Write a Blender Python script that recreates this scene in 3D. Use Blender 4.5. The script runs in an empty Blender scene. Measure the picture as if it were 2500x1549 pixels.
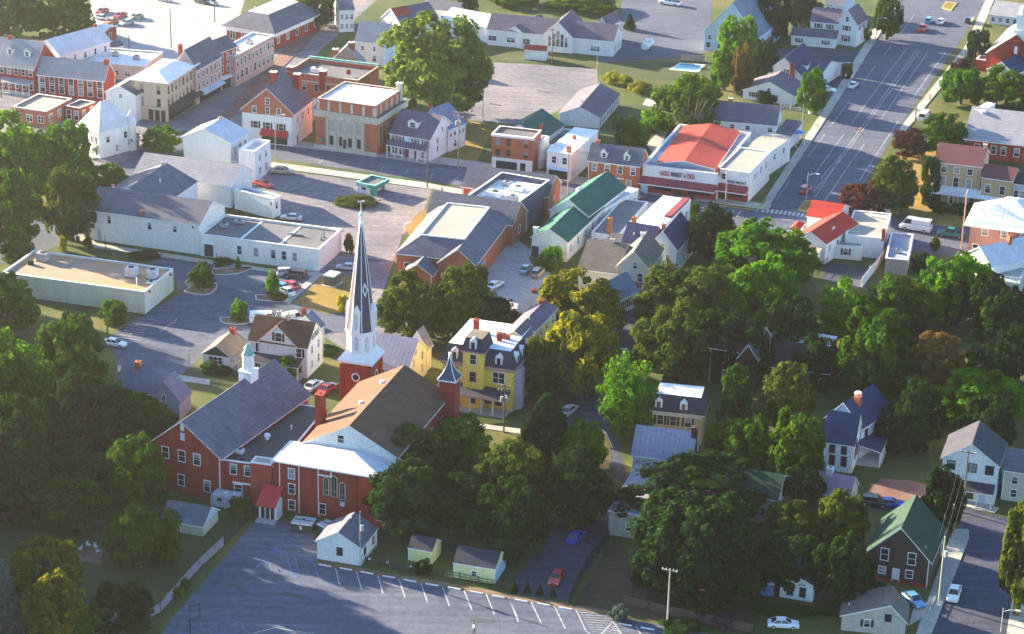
import bpy, math, random
import numpy as np
from mathutils import Vector, Matrix
R_=math.radians
random.seed(7); rng=np.random.default_rng(7)
SC=bpy.context.scene; COL=SC.collection
# ---------------------------------------------------------------- camera
F_PX=6000.; PITCH=R_(22.); ROLL=R_(1.35); CAMH=178.
fw=Vector((0,math.cos(PITCH),-math.sin(PITCH))); rt0=Vector((1,0,0)); up0=rt0.cross(fw)
rt=rt0*math.cos(ROLL)+up0*math.sin(ROLL); up=-rt0*math.sin(ROLL)+up0*math.cos(ROLL)
cam=bpy.data.cameras.new('camera'); camo=bpy.data.objects.new('camera',cam); COL.objects.link(camo)
M=Matrix((rt,up,-fw)).transposed().to_4x4(); M.translation=Vector((0,0,CAMH)); camo.matrix_world=M
cam.sensor_width=36; cam.lens=F_PX/2500*36; cam.clip_start=1; cam.clip_end=12000
SC.camera=camo
# ---------------------------------------------------------------- light
SUN_EL=R_(15.); SHADOW=R_(-32.)            # direction the shadows fall, in the ground plane
w=bpy.data.worlds.new('World'); SC.world=w; w.use_nodes=True
nt=w.node_tree; bg=nt.nodes['Background']; sk=nt.nodes.new('ShaderNodeTexSky'); sk.sky_type='NISHITA'
sk.sun_disc=False; sk.sun_elevation=SUN_EL; sk.altitude=100; sk.air_density=1.0; sk.dust_density=.6; sk.ozone_density=3.6
sd=Vector((-math.cos(SHADOW)*math.cos(SUN_EL),-math.sin(SHADOW)*math.cos(SUN_EL),math.sin(SUN_EL)))
sk.sun_rotation=math.atan2(sd.x,sd.y)
nt.links.new(sk.outputs[0],bg.inputs[0]); bg.inputs[1].default_value=.08
sl=bpy.data.lights.new('sun','SUN'); sl.energy=5.; sl.angle=R_(.6); sl.color=(1,.84,.58)
so=bpy.data.objects.new('sun',sl); COL.objects.link(so); so.rotation_euler=(-sd).to_track_quat('-Z','Y').to_euler(); so.location=(-200,600,200)
SC.view_settings.view_transform='Standard'; SC.view_settings.look='None'; SC.view_settings.exposure=2.83; SC.view_settings.gamma=1
SC.cycles.max_bounces=5; SC.cycles.diffuse_bounces=3; SC.cycles.transparent_max_bounces=4; SC.cycles.volume_bounces=0
SC.cycles.use_adaptive_sampling=True; SC.cycles.adaptive_threshold=.03
try:
    SC.cycles.use_denoising=True
except Exception: pass
# ---------------------------------------------------------------- survey: where a point of the plan stands
TS=2419/640
OX={'0':0,'1':620,'2':1240,'3':1860}; OY={'a':0,'b':380,'c':760,'d':1149}
def src(t,p):
    if len(p)==3: t,p=p[0],p[1:]
    if t=='m': return p[0]*2500/2440, p[1]*2500/2440
    return OX[t[1]]+p[0]/TS, OY[t[0]]+p[1]/TS
def G(t,p,z=0.):
    x,y=src(t,p); r=fw*F_PX+rt*(x-1250)-up*(y-774.5); k=(z-CAMH)/r.z
    return Vector((r.x*k,r.y*k,z))
def py(wp):
    v=Vector(wp)-Vector((0,0,CAMH)); return 774.5-v.dot(up)/v.dot(fw)*F_PX
def px(wp):
    v=Vector(wp)-Vector((0,0,CAMH)); return 1250+v.dot(rt)/v.dot(fw)*F_PX
def hgt(t,x,yb,yt,xt=None):
    """height of a point seen at yt that stands over the ground point seen at yb"""
    g=G(t,(x,yb)); Y=src(t,(x,yt))[1]; lo,hi=0.,70.
    for _ in range(40):
        m=(lo+hi)/2
        if py((g.x,g.y,m))>Y: lo=m
        else: hi=m
    return lo
# ---------------------------------------------------------------- materials
MT={}
def mat(name,c,c2=None,sc=.6,rough=.8,stripe=None,st=.25,sc2=None,metal=0,coord='Object',contrast=.5,bump=0,spec=.3):
    if name in MT: return MT[name]
    m=bpy.data.materials.new(name); MT[name]=m; m.use_nodes=True; N=m.node_tree.nodes; L=m.node_tree.links
    b=N['Principled BSDF']; b.inputs['Roughness'].default_value=rough; b.inputs['Metallic'].default_value=metal
    b.inputs['Specular IOR Level'].default_value=spec
    if c2 is None: c2=tuple(x*.8 for x in c)
    tc=N.new('ShaderNodeTexCoord'); o=tc.outputs['Object']
    if coord=='World': o=N.new('ShaderNodeNewGeometry').outputs['Position']
    n=N.new('ShaderNodeTexNoise'); n.inputs['Scale'].default_value=sc; n.inputs['Detail'].default_value=6; n.inputs['Roughness'].default_value=.65
    if any(k in name for k in('siding','stucco','block','brick','concrete','limestone')):
        mp=N.new('ShaderNodeMapping'); mp.inputs['Scale'].default_value=(1.6,1.6,.35); L.new(o,mp.inputs['Vector']); L.new(mp.outputs[0],n.inputs['Vector'])
    else: L.new(o,n.inputs['Vector'])
    if 'shingle' in name and not stripe: stripe=('Z',.42); st=.22
    r=N.new('ShaderNodeValToRGB'); r.color_ramp.elements[0].position=.5-contrast*.35; r.color_ramp.elements[1].position=.5+contrast*.35
    r.color_ramp.elements[0].color=(*c2,1); r.color_ramp.elements[1].color=(*c,1); L.new(n.outputs['Fac'],r.inputs[0]); out=r.outputs[0]
    n2=N.new('ShaderNodeTexNoise'); n2.inputs['Scale'].default_value=sc2 or sc*9; n2.inputs['Detail'].default_value=4; L.new(o,n2.inputs['Vector'])
    mx=N.new('ShaderNodeMix'); mx.data_type='RGBA'; mx.blend_type='MULTIPLY'; mx.inputs[0].default_value=.55
    r2=N.new('ShaderNodeValToRGB'); r2.color_ramp.elements[0].position=.3; r2.color_ramp.elements[0].color=(.62,.62,.62,1); r2.color_ramp.elements[1].position=.62
    L.new(n2.outputs['Fac'],r2.inputs[0]); L.new(out,mx.inputs[6]); L.new(r2.outputs[0],mx.inputs[7]); out=mx.outputs[2]
    if stripe:
        ax,per=stripe
        sx=N.new('ShaderNodeSeparateXYZ'); L.new(o,sx.inputs[0])
        mm=N.new('ShaderNodeMath'); mm.operation='MULTIPLY'; mm.inputs[1].default_value=1/per; L.new(sx.outputs['XYZ'.index(ax)],mm.inputs[0])
        fr=N.new('ShaderNodeMath'); fr.operation='FRACT'; L.new(mm.outputs[0],fr.inputs[0])
        gt=N.new('ShaderNodeMath'); gt.operation='LESS_THAN'; gt.inputs[1].default_value=.22; L.new(fr.outputs[0],gt.inputs[0])
        ml=N.new('ShaderNodeMath'); ml.operation='MULTIPLY'; ml.inputs[1].default_value=st; L.new(gt.outputs[0],ml.inputs[0])
        m3=N.new('ShaderNodeMix'); m3.data_type='RGBA'; L.new(ml.outputs[0],m3.inputs[0]); L.new(out,m3.inputs[6]); m3.inputs[7].default_value=(*[x*.25 for x in c],1); out=m3.outputs[2]
    L.new(out,b.inputs['Base Color'])
    if bump:
        bp=N.new('ShaderNodeBump'); bp.inputs['Strength'].default_value=bump; bp.inputs['Distance'].default_value=.1; L.new(n2.outputs['Fac'],bp.inputs['Height']); L.new(bp.outputs[0],b.inputs['Normal'])
    return m
def ground_mat(name,stops,s1,s2,rough=.95,streak=0):
    m=bpy.data.materials.new(name); MT[name]=m; m.use_nodes=True; N=m.node_tree.nodes; L=m.node_tree.links
    b=N['Principled BSDF']; b.inputs['Roughness'].default_value=rough; b.inputs['Specular IOR Level'].default_value=.2
    o=N.new('ShaderNodeNewGeometry').outputs['Position']
    n=N.new('ShaderNodeTexNoise'); n.inputs['Scale'].default_value=s1; n.inputs['Detail'].default_value=7; n.inputs['Roughness'].default_value=.62; L.new(o,n.inputs['Vector'])
    r=N.new('ShaderNodeValToRGB'); el=r.color_ramp.elements
    el[0].position=stops[0][0]; el[0].color=(*stops[0][1],1); el[1].position=stops[-1][0]; el[1].color=(*stops[-1][1],1)
    for p,c in stops[1:-1]: e=el.new(p); e.color=(*c,1)
    L.new(n.outputs['Fac'],r.inputs[0])
    n2=N.new('ShaderNodeTexNoise'); n2.inputs['Scale'].default_value=s2; n2.inputs['Detail'].default_value=5; L.new(o,n2.inputs['Vector'])
    r2=N.new('ShaderNodeValToRGB'); r2.color_ramp.elements[0].position=.3; r2.color_ramp.elements[0].color=(.6,.6,.6,1); r2.color_ramp.elements[1].position=.68
    L.new(n2.outputs['Fac'],r2.inputs[0])
    mx=N.new('ShaderNodeMix'); mx.data_type='RGBA'; mx.blend_type='MULTIPLY'; mx.inputs[0].default_value=.8
    L.new(r.outputs[0],mx.inputs[6]); L.new(r2.outputs[0],mx.inputs[7]); out=mx.outputs[2]
    if streak:
        mp=N.new('ShaderNodeMapping'); mp.inputs['Rotation'].default_value=(0,0,R_(19)); mp.inputs['Scale'].default_value=(.05,.8,1); L.new(o,mp.inputs['Vector'])
        n3=N.new('ShaderNodeTexNoise'); n3.inputs['Scale'].default_value=1.; n3.inputs['Detail'].default_value=6; L.new(mp.outputs[0],n3.inputs['Vector'])
        r3=N.new('ShaderNodeValToRGB'); r3.color_ramp.elements[0].position=.35; r3.color_ramp.elements[0].color=(.72,.72,.74,1); r3.color_ramp.elements[1].position=.72; r3.color_ramp.elements[1].color=(1.5,1.5,1.5,1); L.new(n3.outputs['Fac'],r3.inputs[0])
        m4=N.new('ShaderNodeMix'); m4.data_type='RGBA'; m4.blend_type='MULTIPLY'; m4.inputs[0].default_value=streak; L.new(out,m4.inputs[6]); L.new(r3.outputs[0],m4.inputs[7]); out=m4.outputs[2]
        vo=N.new('ShaderNodeTexVoronoi'); vo.feature='DISTANCE_TO_EDGE'; vo.inputs['Scale'].default_value=.09; L.new(o,vo.inputs['Vector'])
        ct=N.new('ShaderNodeMath'); ct.operation='LESS_THAN'; ct.inputs[1].default_value=.006; L.new(vo.outputs['Distance'],ct.inputs[0])
        cm=N.new('ShaderNodeMath'); cm.operation='MULTIPLY'; cm.inputs[1].default_value=.45; L.new(ct.outputs[0],cm.inputs[0])
        m5=N.new('ShaderNodeMix'); m5.data_type='RGBA'; m5.blend_type='MIX'; L.new(cm.outputs[0],m5.inputs[0]); L.new(out,m5.inputs[6]); m5.inputs[7].default_value=(.05,.05,.06,1); out=m5.outputs[2]
    L.new(out,b.inputs['Base Color'])
    return m
white=mat('white_siding',(.80,.79,.76),(.68,.67,.65),.35)
white2=mat('white_trim',(.82,.81,.79),(.74,.73,.71),.5)
cream=mat('cream_stucco',(.88,.84,.75),(.80,.76,.67),.3)
creamy=mat('cream_block',(.72,.68,.52),(.60,.56,.42),.3)
yellow=mat('yellow_siding',(.9,.64,.11),(.8,.55,.09),.4)
paleyel=mat('pale_yellow_siding',(.74,.74,.34),(.64,.64,.3),.5)
tan=mat('tan_siding',(.60,.53,.41),(.5,.44,.34),.4)
tanb=mat('yellow_brick',(.50,.37,.20),(.40,.29,.15),.8)
brick=mat('red_brick',(.36,.042,.024),(.23,.025,.015),.5,sc2=3.)
brick2=mat('orange_brick',(.48,.15,.075),(.34,.09,.05),.5,sc2=3.)
brickd=mat('dark_shaded_brick',(.05,.018,.015),(.03,.012,.011),.5,sc2=3.)  # extra dark: deep shade among the trees is put into the colour
brickp=mat('pink_painted_brick',(.58,.40,.34),(.48,.31,.27),.4)
pinkst=mat('peach_stucco',(.66,.50,.36),(.56,.41,.29),.4)
redp=mat('red_painted_brick',(.48,.06,.045),(.36,.04,.03),.5)
stone=mat('limestone',(.56,.51,.42),(.44,.40,.33),.5)
grstone=mat('grey_concrete',(.42,.41,.39),(.32,.31,.30),.4)
ltblue=mat('light_blue_siding',(.50,.62,.72),(.42,.54,.64),.5)
blsid=mat('blue_grey_siding',(.33,.40,.48),(.26,.32,.4),.5)
pinktrim=mat('pink_wood_trim',(.58,.30,.27),(.45,.22,.2),.8)
shg=mat('grey_shingle',(.14,.14,.175),(.085,.085,.115),.45,sc2=3,rough=.9)
shd=mat('charcoal_shingle',(.055,.053,.075),(.03,.03,.045),.4,sc2=6,rough=.9)
shl=mat('light_grey_shingle',(.33,.32,.34),(.24,.235,.26),.4,sc2=6,rough=.9)
shp=mat('purple_grey_shingle',(.16,.13,.17),(.10,.08,.11),.4,sc2=6,rough=.9)
shb=mat('brown_shingle',(.145,.072,.042),(.085,.042,.027),.45,sc2=5,rough=.9)
sht=mat('taupe_shingle',(.20,.16,.13),(.12,.095,.08),.45,sc2=5,rough=.9)
shblue=mat('blue_black_shingle',(.035,.045,.12),(.02,.026,.075),.4,sc2=5,rough=.9)
shbg=mat('blue_grey_shingle',(.20,.23,.32),(.13,.15,.22),.4,sc2=5,rough=.9)
shred=mat('maroon_shingle',(.17,.06,.065),(.11,.035,.04),.4,sc2=5,rough=.9)
grn=mat('teal_green_shingle',(.022,.12,.092),(.012,.075,.06),.4,sc2=5,rough=.85)
grnd=mat('dark_green_shingle',(.014,.05,.028),(.008,.03,.018),.4,sc2=5,rough=.85)
redroof=mat('red_painted_roof',(.42,.045,.03),(.28,.025,.02),.12,sc2=1.4,rough=.8)
orroof=mat('orange_red_roof',(.5,.035,.018),(.36,.02,.012),.3,sc2=3,rough=.8)
metw=mat('white_metal_roof',(.78,.80,.82),(.66,.68,.71),.2,stripe=('X',.9),st=.3,rough=.5)
metw2=mat('silver_coated_roof',(.66,.67,.70),(.48,.49,.53),.22,rough=.6)
metp=mat('weathered_metal_roof',(.30,.29,.36),(.20,.19,.25),.25,stripe=('X',.8),st=.3,rough=.6)
whroof=mat('white_membrane_roof',(.86,.85,.82),(.72,.72,.72),.15)
tarroof=mat('grey_tar_roof',(.17,.165,.175),(.10,.10,.11),.15)
dkroof=mat('dark_tar_roof',(.055,.065,.06),(.035,.04,.038),.15)
tanroof=mat('rusty_gravel_roof',(.52,.25,.10),(.27,.23,.20),.09,sc2=1.5)
tanroof2=mat('tan_gravel_roof',(.42,.36,.29),(.28,.26,.24),.09,sc2=1.5)
bluroof=mat('blue_grey_tar_roof',(.30,.33,.42),(.20,.22,.29),.15)
blind=mat('window_blind',(.34,.34,.33),(.2,.2,.2),1.5)
glass=mat('window_glass',(.03,.035,.045),(.015,.018,.024),1.5,rough=.15,spec=.6)
shut=mat('black_shutter',(.03,.03,.035),(.02,.02,.025),1)
shutb=mat('blue_shutter',(.05,.10,.2),(.035,.07,.15),1)
doorm=mat('dark_door',(.06,.05,.05),(.03,.03,.03),1)
doorr=mat('red_door',(.3,.04,.03),(.2,.03,.02),1)
doorb=mat('pale_blue_door',(.45,.58,.66),None,1)
redaw=mat('red_awning',(.50,.03,.03),(.36,.02,.02),.5)
maraw=mat('maroon_awning',(.30,.05,.07),(.2,.03,.05),.5)
tealc=mat('teal_cladding',(.02,.36,.27),(.01,.26,.19),.8)
copper=mat('green_copper',(.20,.48,.40),(.15,.36,.31),.8,stripe=('X',1.8),st=.3)
wood=mat('weathered_wood',(.12,.085,.065),(.07,.05,.04),.8)
woodg=mat('grey_weathered_wood',(.30,.27,.30),(.2,.18,.21),.7,stripe=('X',.25),st=.3)
dkmetal=mat('dark_metal',(.035,.045,.05),(.02,.025,.03),1)
gmetal=mat('galvanised_metal',(.42,.43,.44),(.3,.31,.32),1,rough=.5)
rubber=mat('tyre_rubber',(.02,.02,.02),None,2)
hub=mat('wheel_hub',(.45,.45,.46),None,2,rough=.4)
lampm=mat('clear_headlight',(.75,.75,.7),None,2,rough=.2)
tailm=mat('red_tail_light',(.4,.01,.01),None,2,rough=.3)
conc=mat('pale_concrete',(.52,.49,.44),(.40,.38,.35),.25,coord='World')
# ---------------------------------------------------------------- mesh builder
class MB:
    def __init__(s): s.v=[]; s.f=[]; s.m=[]
    def poly(s,pts,m=0):
        i=len(s.v); s.v+=[tuple(p) for p in pts]; s.f.append(tuple(range(i,i+len(pts)))); s.m.append(m)
    def box(s,x0,x1,y0,y1,z0,z1,m=0,mt=None,mb=None):
        i=len(s.v); s.v+=[(x0,y0,z0),(x1,y0,z0),(x1,y1,z0),(x0,y1,z0),(x0,y0,z1),(x1,y0,z1),(x1,y1,z1),(x0,y1,z1)]
        for f,k in (((0,3,2,1),mb),((4,5,6,7),mt),((0,1,5,4),None),((1,2,6,5),None),((2,3,7,6),None),((3,0,4,7),None)):
            s.f.append(tuple(i+a for a in f)); s.m.append(m if k is None else k)
    def prism(s,prof,a0,a1,axis,m=0,mf=None):
        """extrude a 2D profile [(u,z)] along axis ('x': u is y, 'y': u is x)"""
        n=len(prof); i=len(s.v)
        for a in (a0,a1):
            for u,z in prof: s.v.append((a,u,z) if axis=='x' else (u,a,z))
        s.f.append(tuple(range(i,i+n))); s.m.append(m); s.f.append(tuple(range(i+2*n-1,i+n-1,-1))); s.m.append(m)
        for k in range(n):
            s.f.append((i+k,i+(k+1)%n,i+n+(k+1)%n,i+n+k)); s.m.append(m if mf is None else mf[k])
    def cyl(s,c,r0,r1,z0,z1,n=10,m=0,mt=None,rot=0):
        i=len(s.v)
        for z,r in ((z0,r0),(z1,r1)):
            for k in range(n): a=rot+k*2*math.pi/n; s.v.append((c[0]+r*math.cos(a),c[1]+r*math.sin(a),z))
        for k in range(n): s.f.append((i+k,i+(k+1)%n,i+n+(k+1)%n,i+n+k)); s.m.append(m)
        s.f.append(tuple(range(i+n-1,i-1,-1))); s.m.append(m)
        if r1>1e-3: s.f.append(tuple(range(i+n,i+2*n))); s.m.append(m if mt is None else mt)
    def tube(s,p,q,r0,r1=None,n=6,m=0):
        p=Vector(p);q=Vector(q);d=(q-p).normalized(); a=d.orthogonal().normalized(); b=d.cross(a); r1=r0 if r1 is None else r1; i=len(s.v)
        for c,r in ((p,r0),(q,r1)):
            for k in range(n): t=k*2*math.pi/n; s.v.append(tuple(c+a*(r*math.cos(t))+b*(r*math.sin(t))))
        for k in range(n): s.f.append((i+k,i+(k+1)%n,i+n+(k+1)%n,i+n+k)); s.m.append(m)
        s.f.append(tuple(range(i+n-1,i-1,-1))); s.f.append(tuple(range(i+n,i+2*n))); s.m+=[m,m]
    def mesh(s,name,mats):
        me=bpy.data.meshes.new(name); me.from_pydata(s.v,[],s.f)
        if not isinstance(mats,(list,tuple)): mats=[mats]
        for x in mats: me.materials.append(x)
        me.polygons.foreach_set('material_index',s.m); me.validate(); me.update()
        return me
def ob(name,me,parent=None,loc=(0,0,0),rz=0,sc=None):
    o=bpy.data.objects.new(name,me); COL.objects.link(o); o.parent=parent; o.location=loc; o.rotation_euler=(0,0,rz)
    if sc is not None: o.scale=sc
    return o
def tag(o,label,cat,group=None):
    o['label']=label; o['category']=cat
    if group: o['group']=group
    return o
def fixnormals(me):
    import bmesh
    bm=bmesh.new(); bm.from_mesh(me); bmesh.ops.recalc_face_normals(bm,faces=bm.faces); bm.to_mesh(me); bm.free()
# ---------------------------------------------------------------- buildings
WC={}
def winmesh(w,h,st,fm,gm=None):
    k=(round(w,2),round(h,2),st,fm.name)
    if k in WC: return WC[k]
    b=MB(); t=.11 if w<1.6 else .13; d=-.07
    b.box(-w/2-t,-w/2,d,0.0,0,h); b.box(w/2,w/2+t,d,0.0,0,h); b.box(-w/2-t,w/2+t,d-.03,0.0,-t,0); b.box(-w/2-t-.04,w/2+t+.04,d-.02,0.0,h,h+t*1.2)
    if st!='plain':
        b.box(-w/2,w/2,d+.02,0.0,h*.5-.03,h*.5+.03)
        n=max(1,int(round(w/.9)))
        for i in range(1,n): x=-w/2+w*i/n; b.box(x-.05,x+.05,d+.015,0.0,0,h*.5-.03); b.box(x-.05,x+.05,d+.015,0.0,h*.5+.03,h)
    f=b.mesh('window_frame',fm)
    gs=[]
    for fr_ in (0,0,0,.35,.55,1.):
        g=MB(); zz_=h*(1-fr_)
        if zz_>.01: g.poly([(-w/2,-.02,0),(w/2,-.02,0),(w/2,-.02,zz_),(-w/2,-.02,zz_)],0)
        if fr_: g.poly([(-w/2,-.02,zz_),(w/2,-.02,zz_),(w/2,-.02,h),(-w/2,-.02,h)],1)
        gs.append(g.mesh('pane',[gm or glass,blind]))
    g=gs
    WC[k]=(f,g); return WC[k]
SH={}
def shutmesh(w,h,m):
    k=(round(w,2),round(h,2),m.name)
    if k not in SH:
        b=MB(); b.box(-w/2,w/2,-.05,0,0,h); SH[k]=b.mesh('shutter',m)
    return SH[k]
class Sec:
    def __init__(s,t,A,B,C,h=None,hb=None,kind='flat',ap=None,rh=None,wall=None,roof=None,trim=None,ov=.35,af=.5,root=None,info=None,inset=None,z0=0,deck=None,par=.5,ridge=None,nowall=False,top=None):
        if h is None: h=hgt(t,B[-2],hb,B[-1])
        s.h=h; a=G(t,A,h); b=G(t,B,h); c=G(t,C,h)
        u=(b-a); s.W=u.length; u.normalize(); v=Vector((-u.y,u.x,0)); s.D=max(1.,(c-b).dot(v)); s.u=u; s.v=v
        ctr=a+u*(s.W/2)+v*(s.D/2); ctr.z=0; s.ctr=ctr; s.ang=math.atan2(u.y,u.x)
        s.wallm=wall; s.roofm=roof; s.trim=trim or white2; s.kind=kind; s.af=af
        if root is None:
            nm,lab,cat,grp=info; root=bpy.data.objects.new(nm,None); COL.objects.link(root); root.empty_display_size=1
            root.location=ctr; root.rotation_euler=(0,0,s.ang); tag(root,lab,cat,grp); s.root=root; s.loc=Vector((0,0,0)); s.rot=0; root['_a']=s.ang
        else:
            s.root=root; a0=root['_a']; d=ctr-root.location; s.loc=Vector((d.x*math.cos(-a0)-d.y*math.sin(-a0),d.x*math.sin(-a0)+d.y*math.cos(-a0),0)); s.rot=s.ang-a0
        # rise of the roof read from the apex seen in the photograph
        if rh is None and ap is not None:
            mid=(b+c)/2 if kind in('gx','hip') else a.lerp(b,af); mid.z=h; Y=src(t,(0,ap))[1] if not isinstance(ap,tuple) else src(t,ap)[1]; lo,hi=0,25
            for _ in range(40):
                m=(lo+hi)/2
                if py((mid.x,mid.y,h+m))>Y: lo=m
                else: hi=m
            rh=max(.6,lo)
        s.rh=rh or 2.; W,D,rh=s.W,s.D,s.rh; x,y=W/2,D/2
        wb=MB(); rb=MB()
        if kind=='flat':
            s.top=h
            if par>0:
                wb.box(-x,x,-y,y,z0,h-par); p=.28
                pb=MB(); 
                for q in ((-x,x,-y,-y+p),(-x,x,y-p,y),(-x,-x+p,-y+p,y-p),(x-p,x,-y+p,y-p)): pb.box(*q,h-par,h-.12)
                cb=MB(); e=.05
                for q in ((-x-e,x+e,-y-e,-y+p+e),(-x-e,x+e,y-p-e,y+e),(-x-e,-x+p+e,-y+p+e,y-p-e),(x-p-e,x+e,-y+p+e,y-p-e)): cb.box(*q,h-.12,h)
                s.par=s.add('parapet',pb.mesh('parapet',wall)); s.add('coping',cb.mesh('coping',s.trim))
                rb.box(-x+p,x-p,-y+p,y-p,h-par,h-par+.06)
                s.roof=s.add('roof',rb.mesh('roof',roof))
            else:
                wb.box(-x,x,-y,y,z0,h); rb.box(-x-ov,x+ov,-y-ov,y+ov,h+.004,h+.25,1,0); s.roof=s.add('roof',rb.mesh('roof',[roof,s.trim]))
            s.wall=s.add('wall',wb.mesh('wall',wall)) if not nowall else None
        elif kind in('gx','gy'):
            sp,ln=(D,W) if kind=='gx' else (W,D); ax='x' if kind=='gx' else 'y'; l,r=-sp/2,sp/2; c=l+sp*af
            prof=[(l,z0),(r,z0),(r,h),(c,h+rh),(l,h)]
            wb.prism(prof,-ln/2,ln/2,ax); sl_=rh/(c-l); sr=rh/(r-c); th=.2; g=.01
            lo=[(l-ov,h-ov*sl_+g),(c,h+rh+g),(r+ov,h-ov*sr+g)]
            pr=lo+[(r+ov,h-ov*sr+g+th),(c,h+rh+g+th),(l-ov,h-ov*sl_+g+th)]
            rb.prism(pr,-ln/2-ov*.8,ln/2+ov*.8,ax,1,[1,1,1,0,0,1])
            s.wall=s.add('wall',wb.mesh('wall',wall)) if not nowall else None
            if not nowall and s.h>2.5: s.pipes()
            me=rb.mesh('roof',[roof,s.trim]); fixnormals(me); s.roof=s.add('roof',me)
            if s.wall: fixnormals(s.wall.data)
        elif kind in('hip','pyr','deck'):
            wb.box(-x,x,-y,y,z0,h); X,Y=x+ov,y+ov
            if kind=='deck': ix=iy=inset or 1.; rx,ry=X-ix,Y-iy
            elif kind=='pyr': rx=ry=.05
            else:
                rx,ry=(max(X-Y,.05),.05) if X>=Y else (.05,max(Y-X,.05))
                if ridge: rx*=ridge
            b0=[(-X,-Y,h+.004),(X,-Y,h+.004),(X,Y,h+.004),(-X,Y,h+.004)]; b1=[(p[0],p[1],h+.2) for p in b0]; tp=[(-rx,-ry,h+rh),(rx,-ry,h+rh),(rx,ry,h+rh),(-rx,ry,h+rh)]
            rb.poly(b0[::-1],1)
            for k in range(4):
                rb.poly([b0[k],b0[(k+1)%4],b1[(k+1)%4],b1[k]],1); rb.poly([b1[k],b1[(k+1)%4],tp[(k+1)%4],tp[k]],0)
            rb.poly(tp,2 if kind=='deck' else 0)
            s.wall=s.add('wall',wb.mesh('wall',wall)) if not nowall else None; s.roof=s.add('roof',rb.mesh('roof',[roof,s.trim,deck or roof])); s.rx,s.ry=rx,ry
        elif kind=='shed':   # high at the back
            prof=[(-y,z0),(y,z0),(y,h+rh),(-y,h)]; wb.prism(prof,-x,x,'x'); sl_=rh/D; th=.18; g=.01
            pr=[(-y-ov,h-ov*sl_+g),(y+.0,h+rh+g),(y+.0,h+rh+g+th),(-y-ov,h-ov*sl_+g+th)]
            rb.prism(pr,-x-ov,x+ov,'x',1,[1,1,0,1]); s.wall=s.add('wall',wb.mesh('wall',wall)); me=rb.mesh('roof',[roof,s.trim]); fixnormals(me); fixnormals(s.wall.data); s.roof=s.add('roof',me)
    def pipes(s):
        if s.W>4: s.pipe('f',.012 if s.kind!='gy' else .99); s.pipe('r',.985)
    def add(s,name,me,loc=(0,0,0),rz=0,parent=None):
        if parent is not None: return ob(name,me,parent,loc,rz)
        l=Vector(loc); c,n=math.cos(s.rot),math.sin(s.rot)
        return ob(name,me,s.root,(s.loc.x+l.x*c-l.y*n,s.loc.y+l.x*n+l.y*c,l.z),s.rot+rz)
    def sec(s,t,A,B,C,**k): return Sec(t,A,B,C,root=s.root,**k)
    def side(s,sd,f):
        """point on a wall: f in 0..1 along the wall as seen from outside"""
        x,y=s.W/2,s.D/2
        return {'f':((-x+s.W*f,-y),0),'r':((x,-y+s.D*f),R_(90)),'b':((x-s.W*f,y),R_(180)),'l':((-x,y-s.D*f),R_(-90))}[sd]
    def win(s,sd,z,pos,w=.95,h=1.5,sh=None,st='',fm=None,name='window',g=None,marg=.5):
        if isinstance(pos,int): pos=[(i+.5)/pos for i in range(pos)]
        f,gm=winmesh(w,h,st,fm or s.trim,g)
        for q in pos:
            (X,Y),a=s.side(sd,q); o=s.add(name,f,(X,Y,z),a); ob('pane',random.choice(gm),o)
            if sh:
                m=shutmesh(.42,h,sh)
                for sg in (-1,1):
                    dx=sg*(w/2+.36); s.add('shutter',m,(X+dx*math.cos(a),Y+dx*math.sin(a),z),a)
    def door(s,sd,f,w=1.,h=2.1,m=None,z=.1,fm=None):
        (X,Y),a=s.side(sd,f); b=MB(); t=.12
        b.box(-w/2-t,-w/2,-.08,0,z,z+h); b.box(w/2,w/2+t,-.08,0,z,z+h); b.box(-w/2-t,w/2+t,-.1,0,z+h,z+h+t); o=s.add('door',b.mesh('door_frame',fm or s.trim),(X,Y,0),a)
        b=MB(); b.box(-w/2,w/2,-.04,0,z,z+h); ob('door_leaf',b.mesh('door_leaf',m or doorm),o)
    def chim(s,fx,fy,top,w=.8,d=.8,m=None,cap=None,z0=None):
        X,Y=-s.W/2+s.W*fx,-s.D/2+s.D*fy; b=MB(); z0=s.h-.6 if z0 is None else z0
        b.box(X-w/2,X+w/2,Y-d/2,Y+d/2,z0,top-.15,0); b.box(X-w/2-.08,X+w/2+.08,Y-d/2-.08,Y+d/2+.08,top-.15,top,1)
        b.cyl((X,Y),.16,.14,top,top+.25,8,2)
        ob('chimney',b.mesh('chimney',[m or brick,cap or m or brick,shred]),s.roof)
    def unit(s,fx,fy,w,d,hh,m=None,z=None,name='air_conditioner'):
        X,Y=-s.W/2+s.W*fx,-s.D/2+s.D*fy; z=s.h-.44 if z is None else z; b=MB()
        b.box(X-w/2,X+w/2,Y-d/2,Y+d/2,z,z+.12,1); b.box(X-w/2+.06,X+w/2-.06,Y-d/2+.06,Y+d/2-.06,z+.12,z+hh,0)
        b.cyl((X,Y),min(w,d)*.3,min(w,d)*.3,z+hh,z+hh+.12,12,1)
        for k in range(3): b.box(X-w/2+.03,X-w/2+.06,Y-d/2+.2,Y+d/2-.2,z+.3+k*.25,z+.42+k*.25,1)
        ob(name,b.mesh(name,[m or gmetal,dkmetal]),s.roof)
    def vent(s,fx,fy,z,r=.25,hh=.6,m=None):
        X,Y=-s.W/2+s.W*fx,-s.D/2+s.D*fy; b=MB(); b.cyl((X,Y),r*.6,r*.6,z-.4,z+hh*.6,10); b.cyl((X,Y),r,r*.8,z+hh*.6,z+hh,10); ob('roof_vent',b.mesh('roof_vent',m or white2),s.roof)
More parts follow.
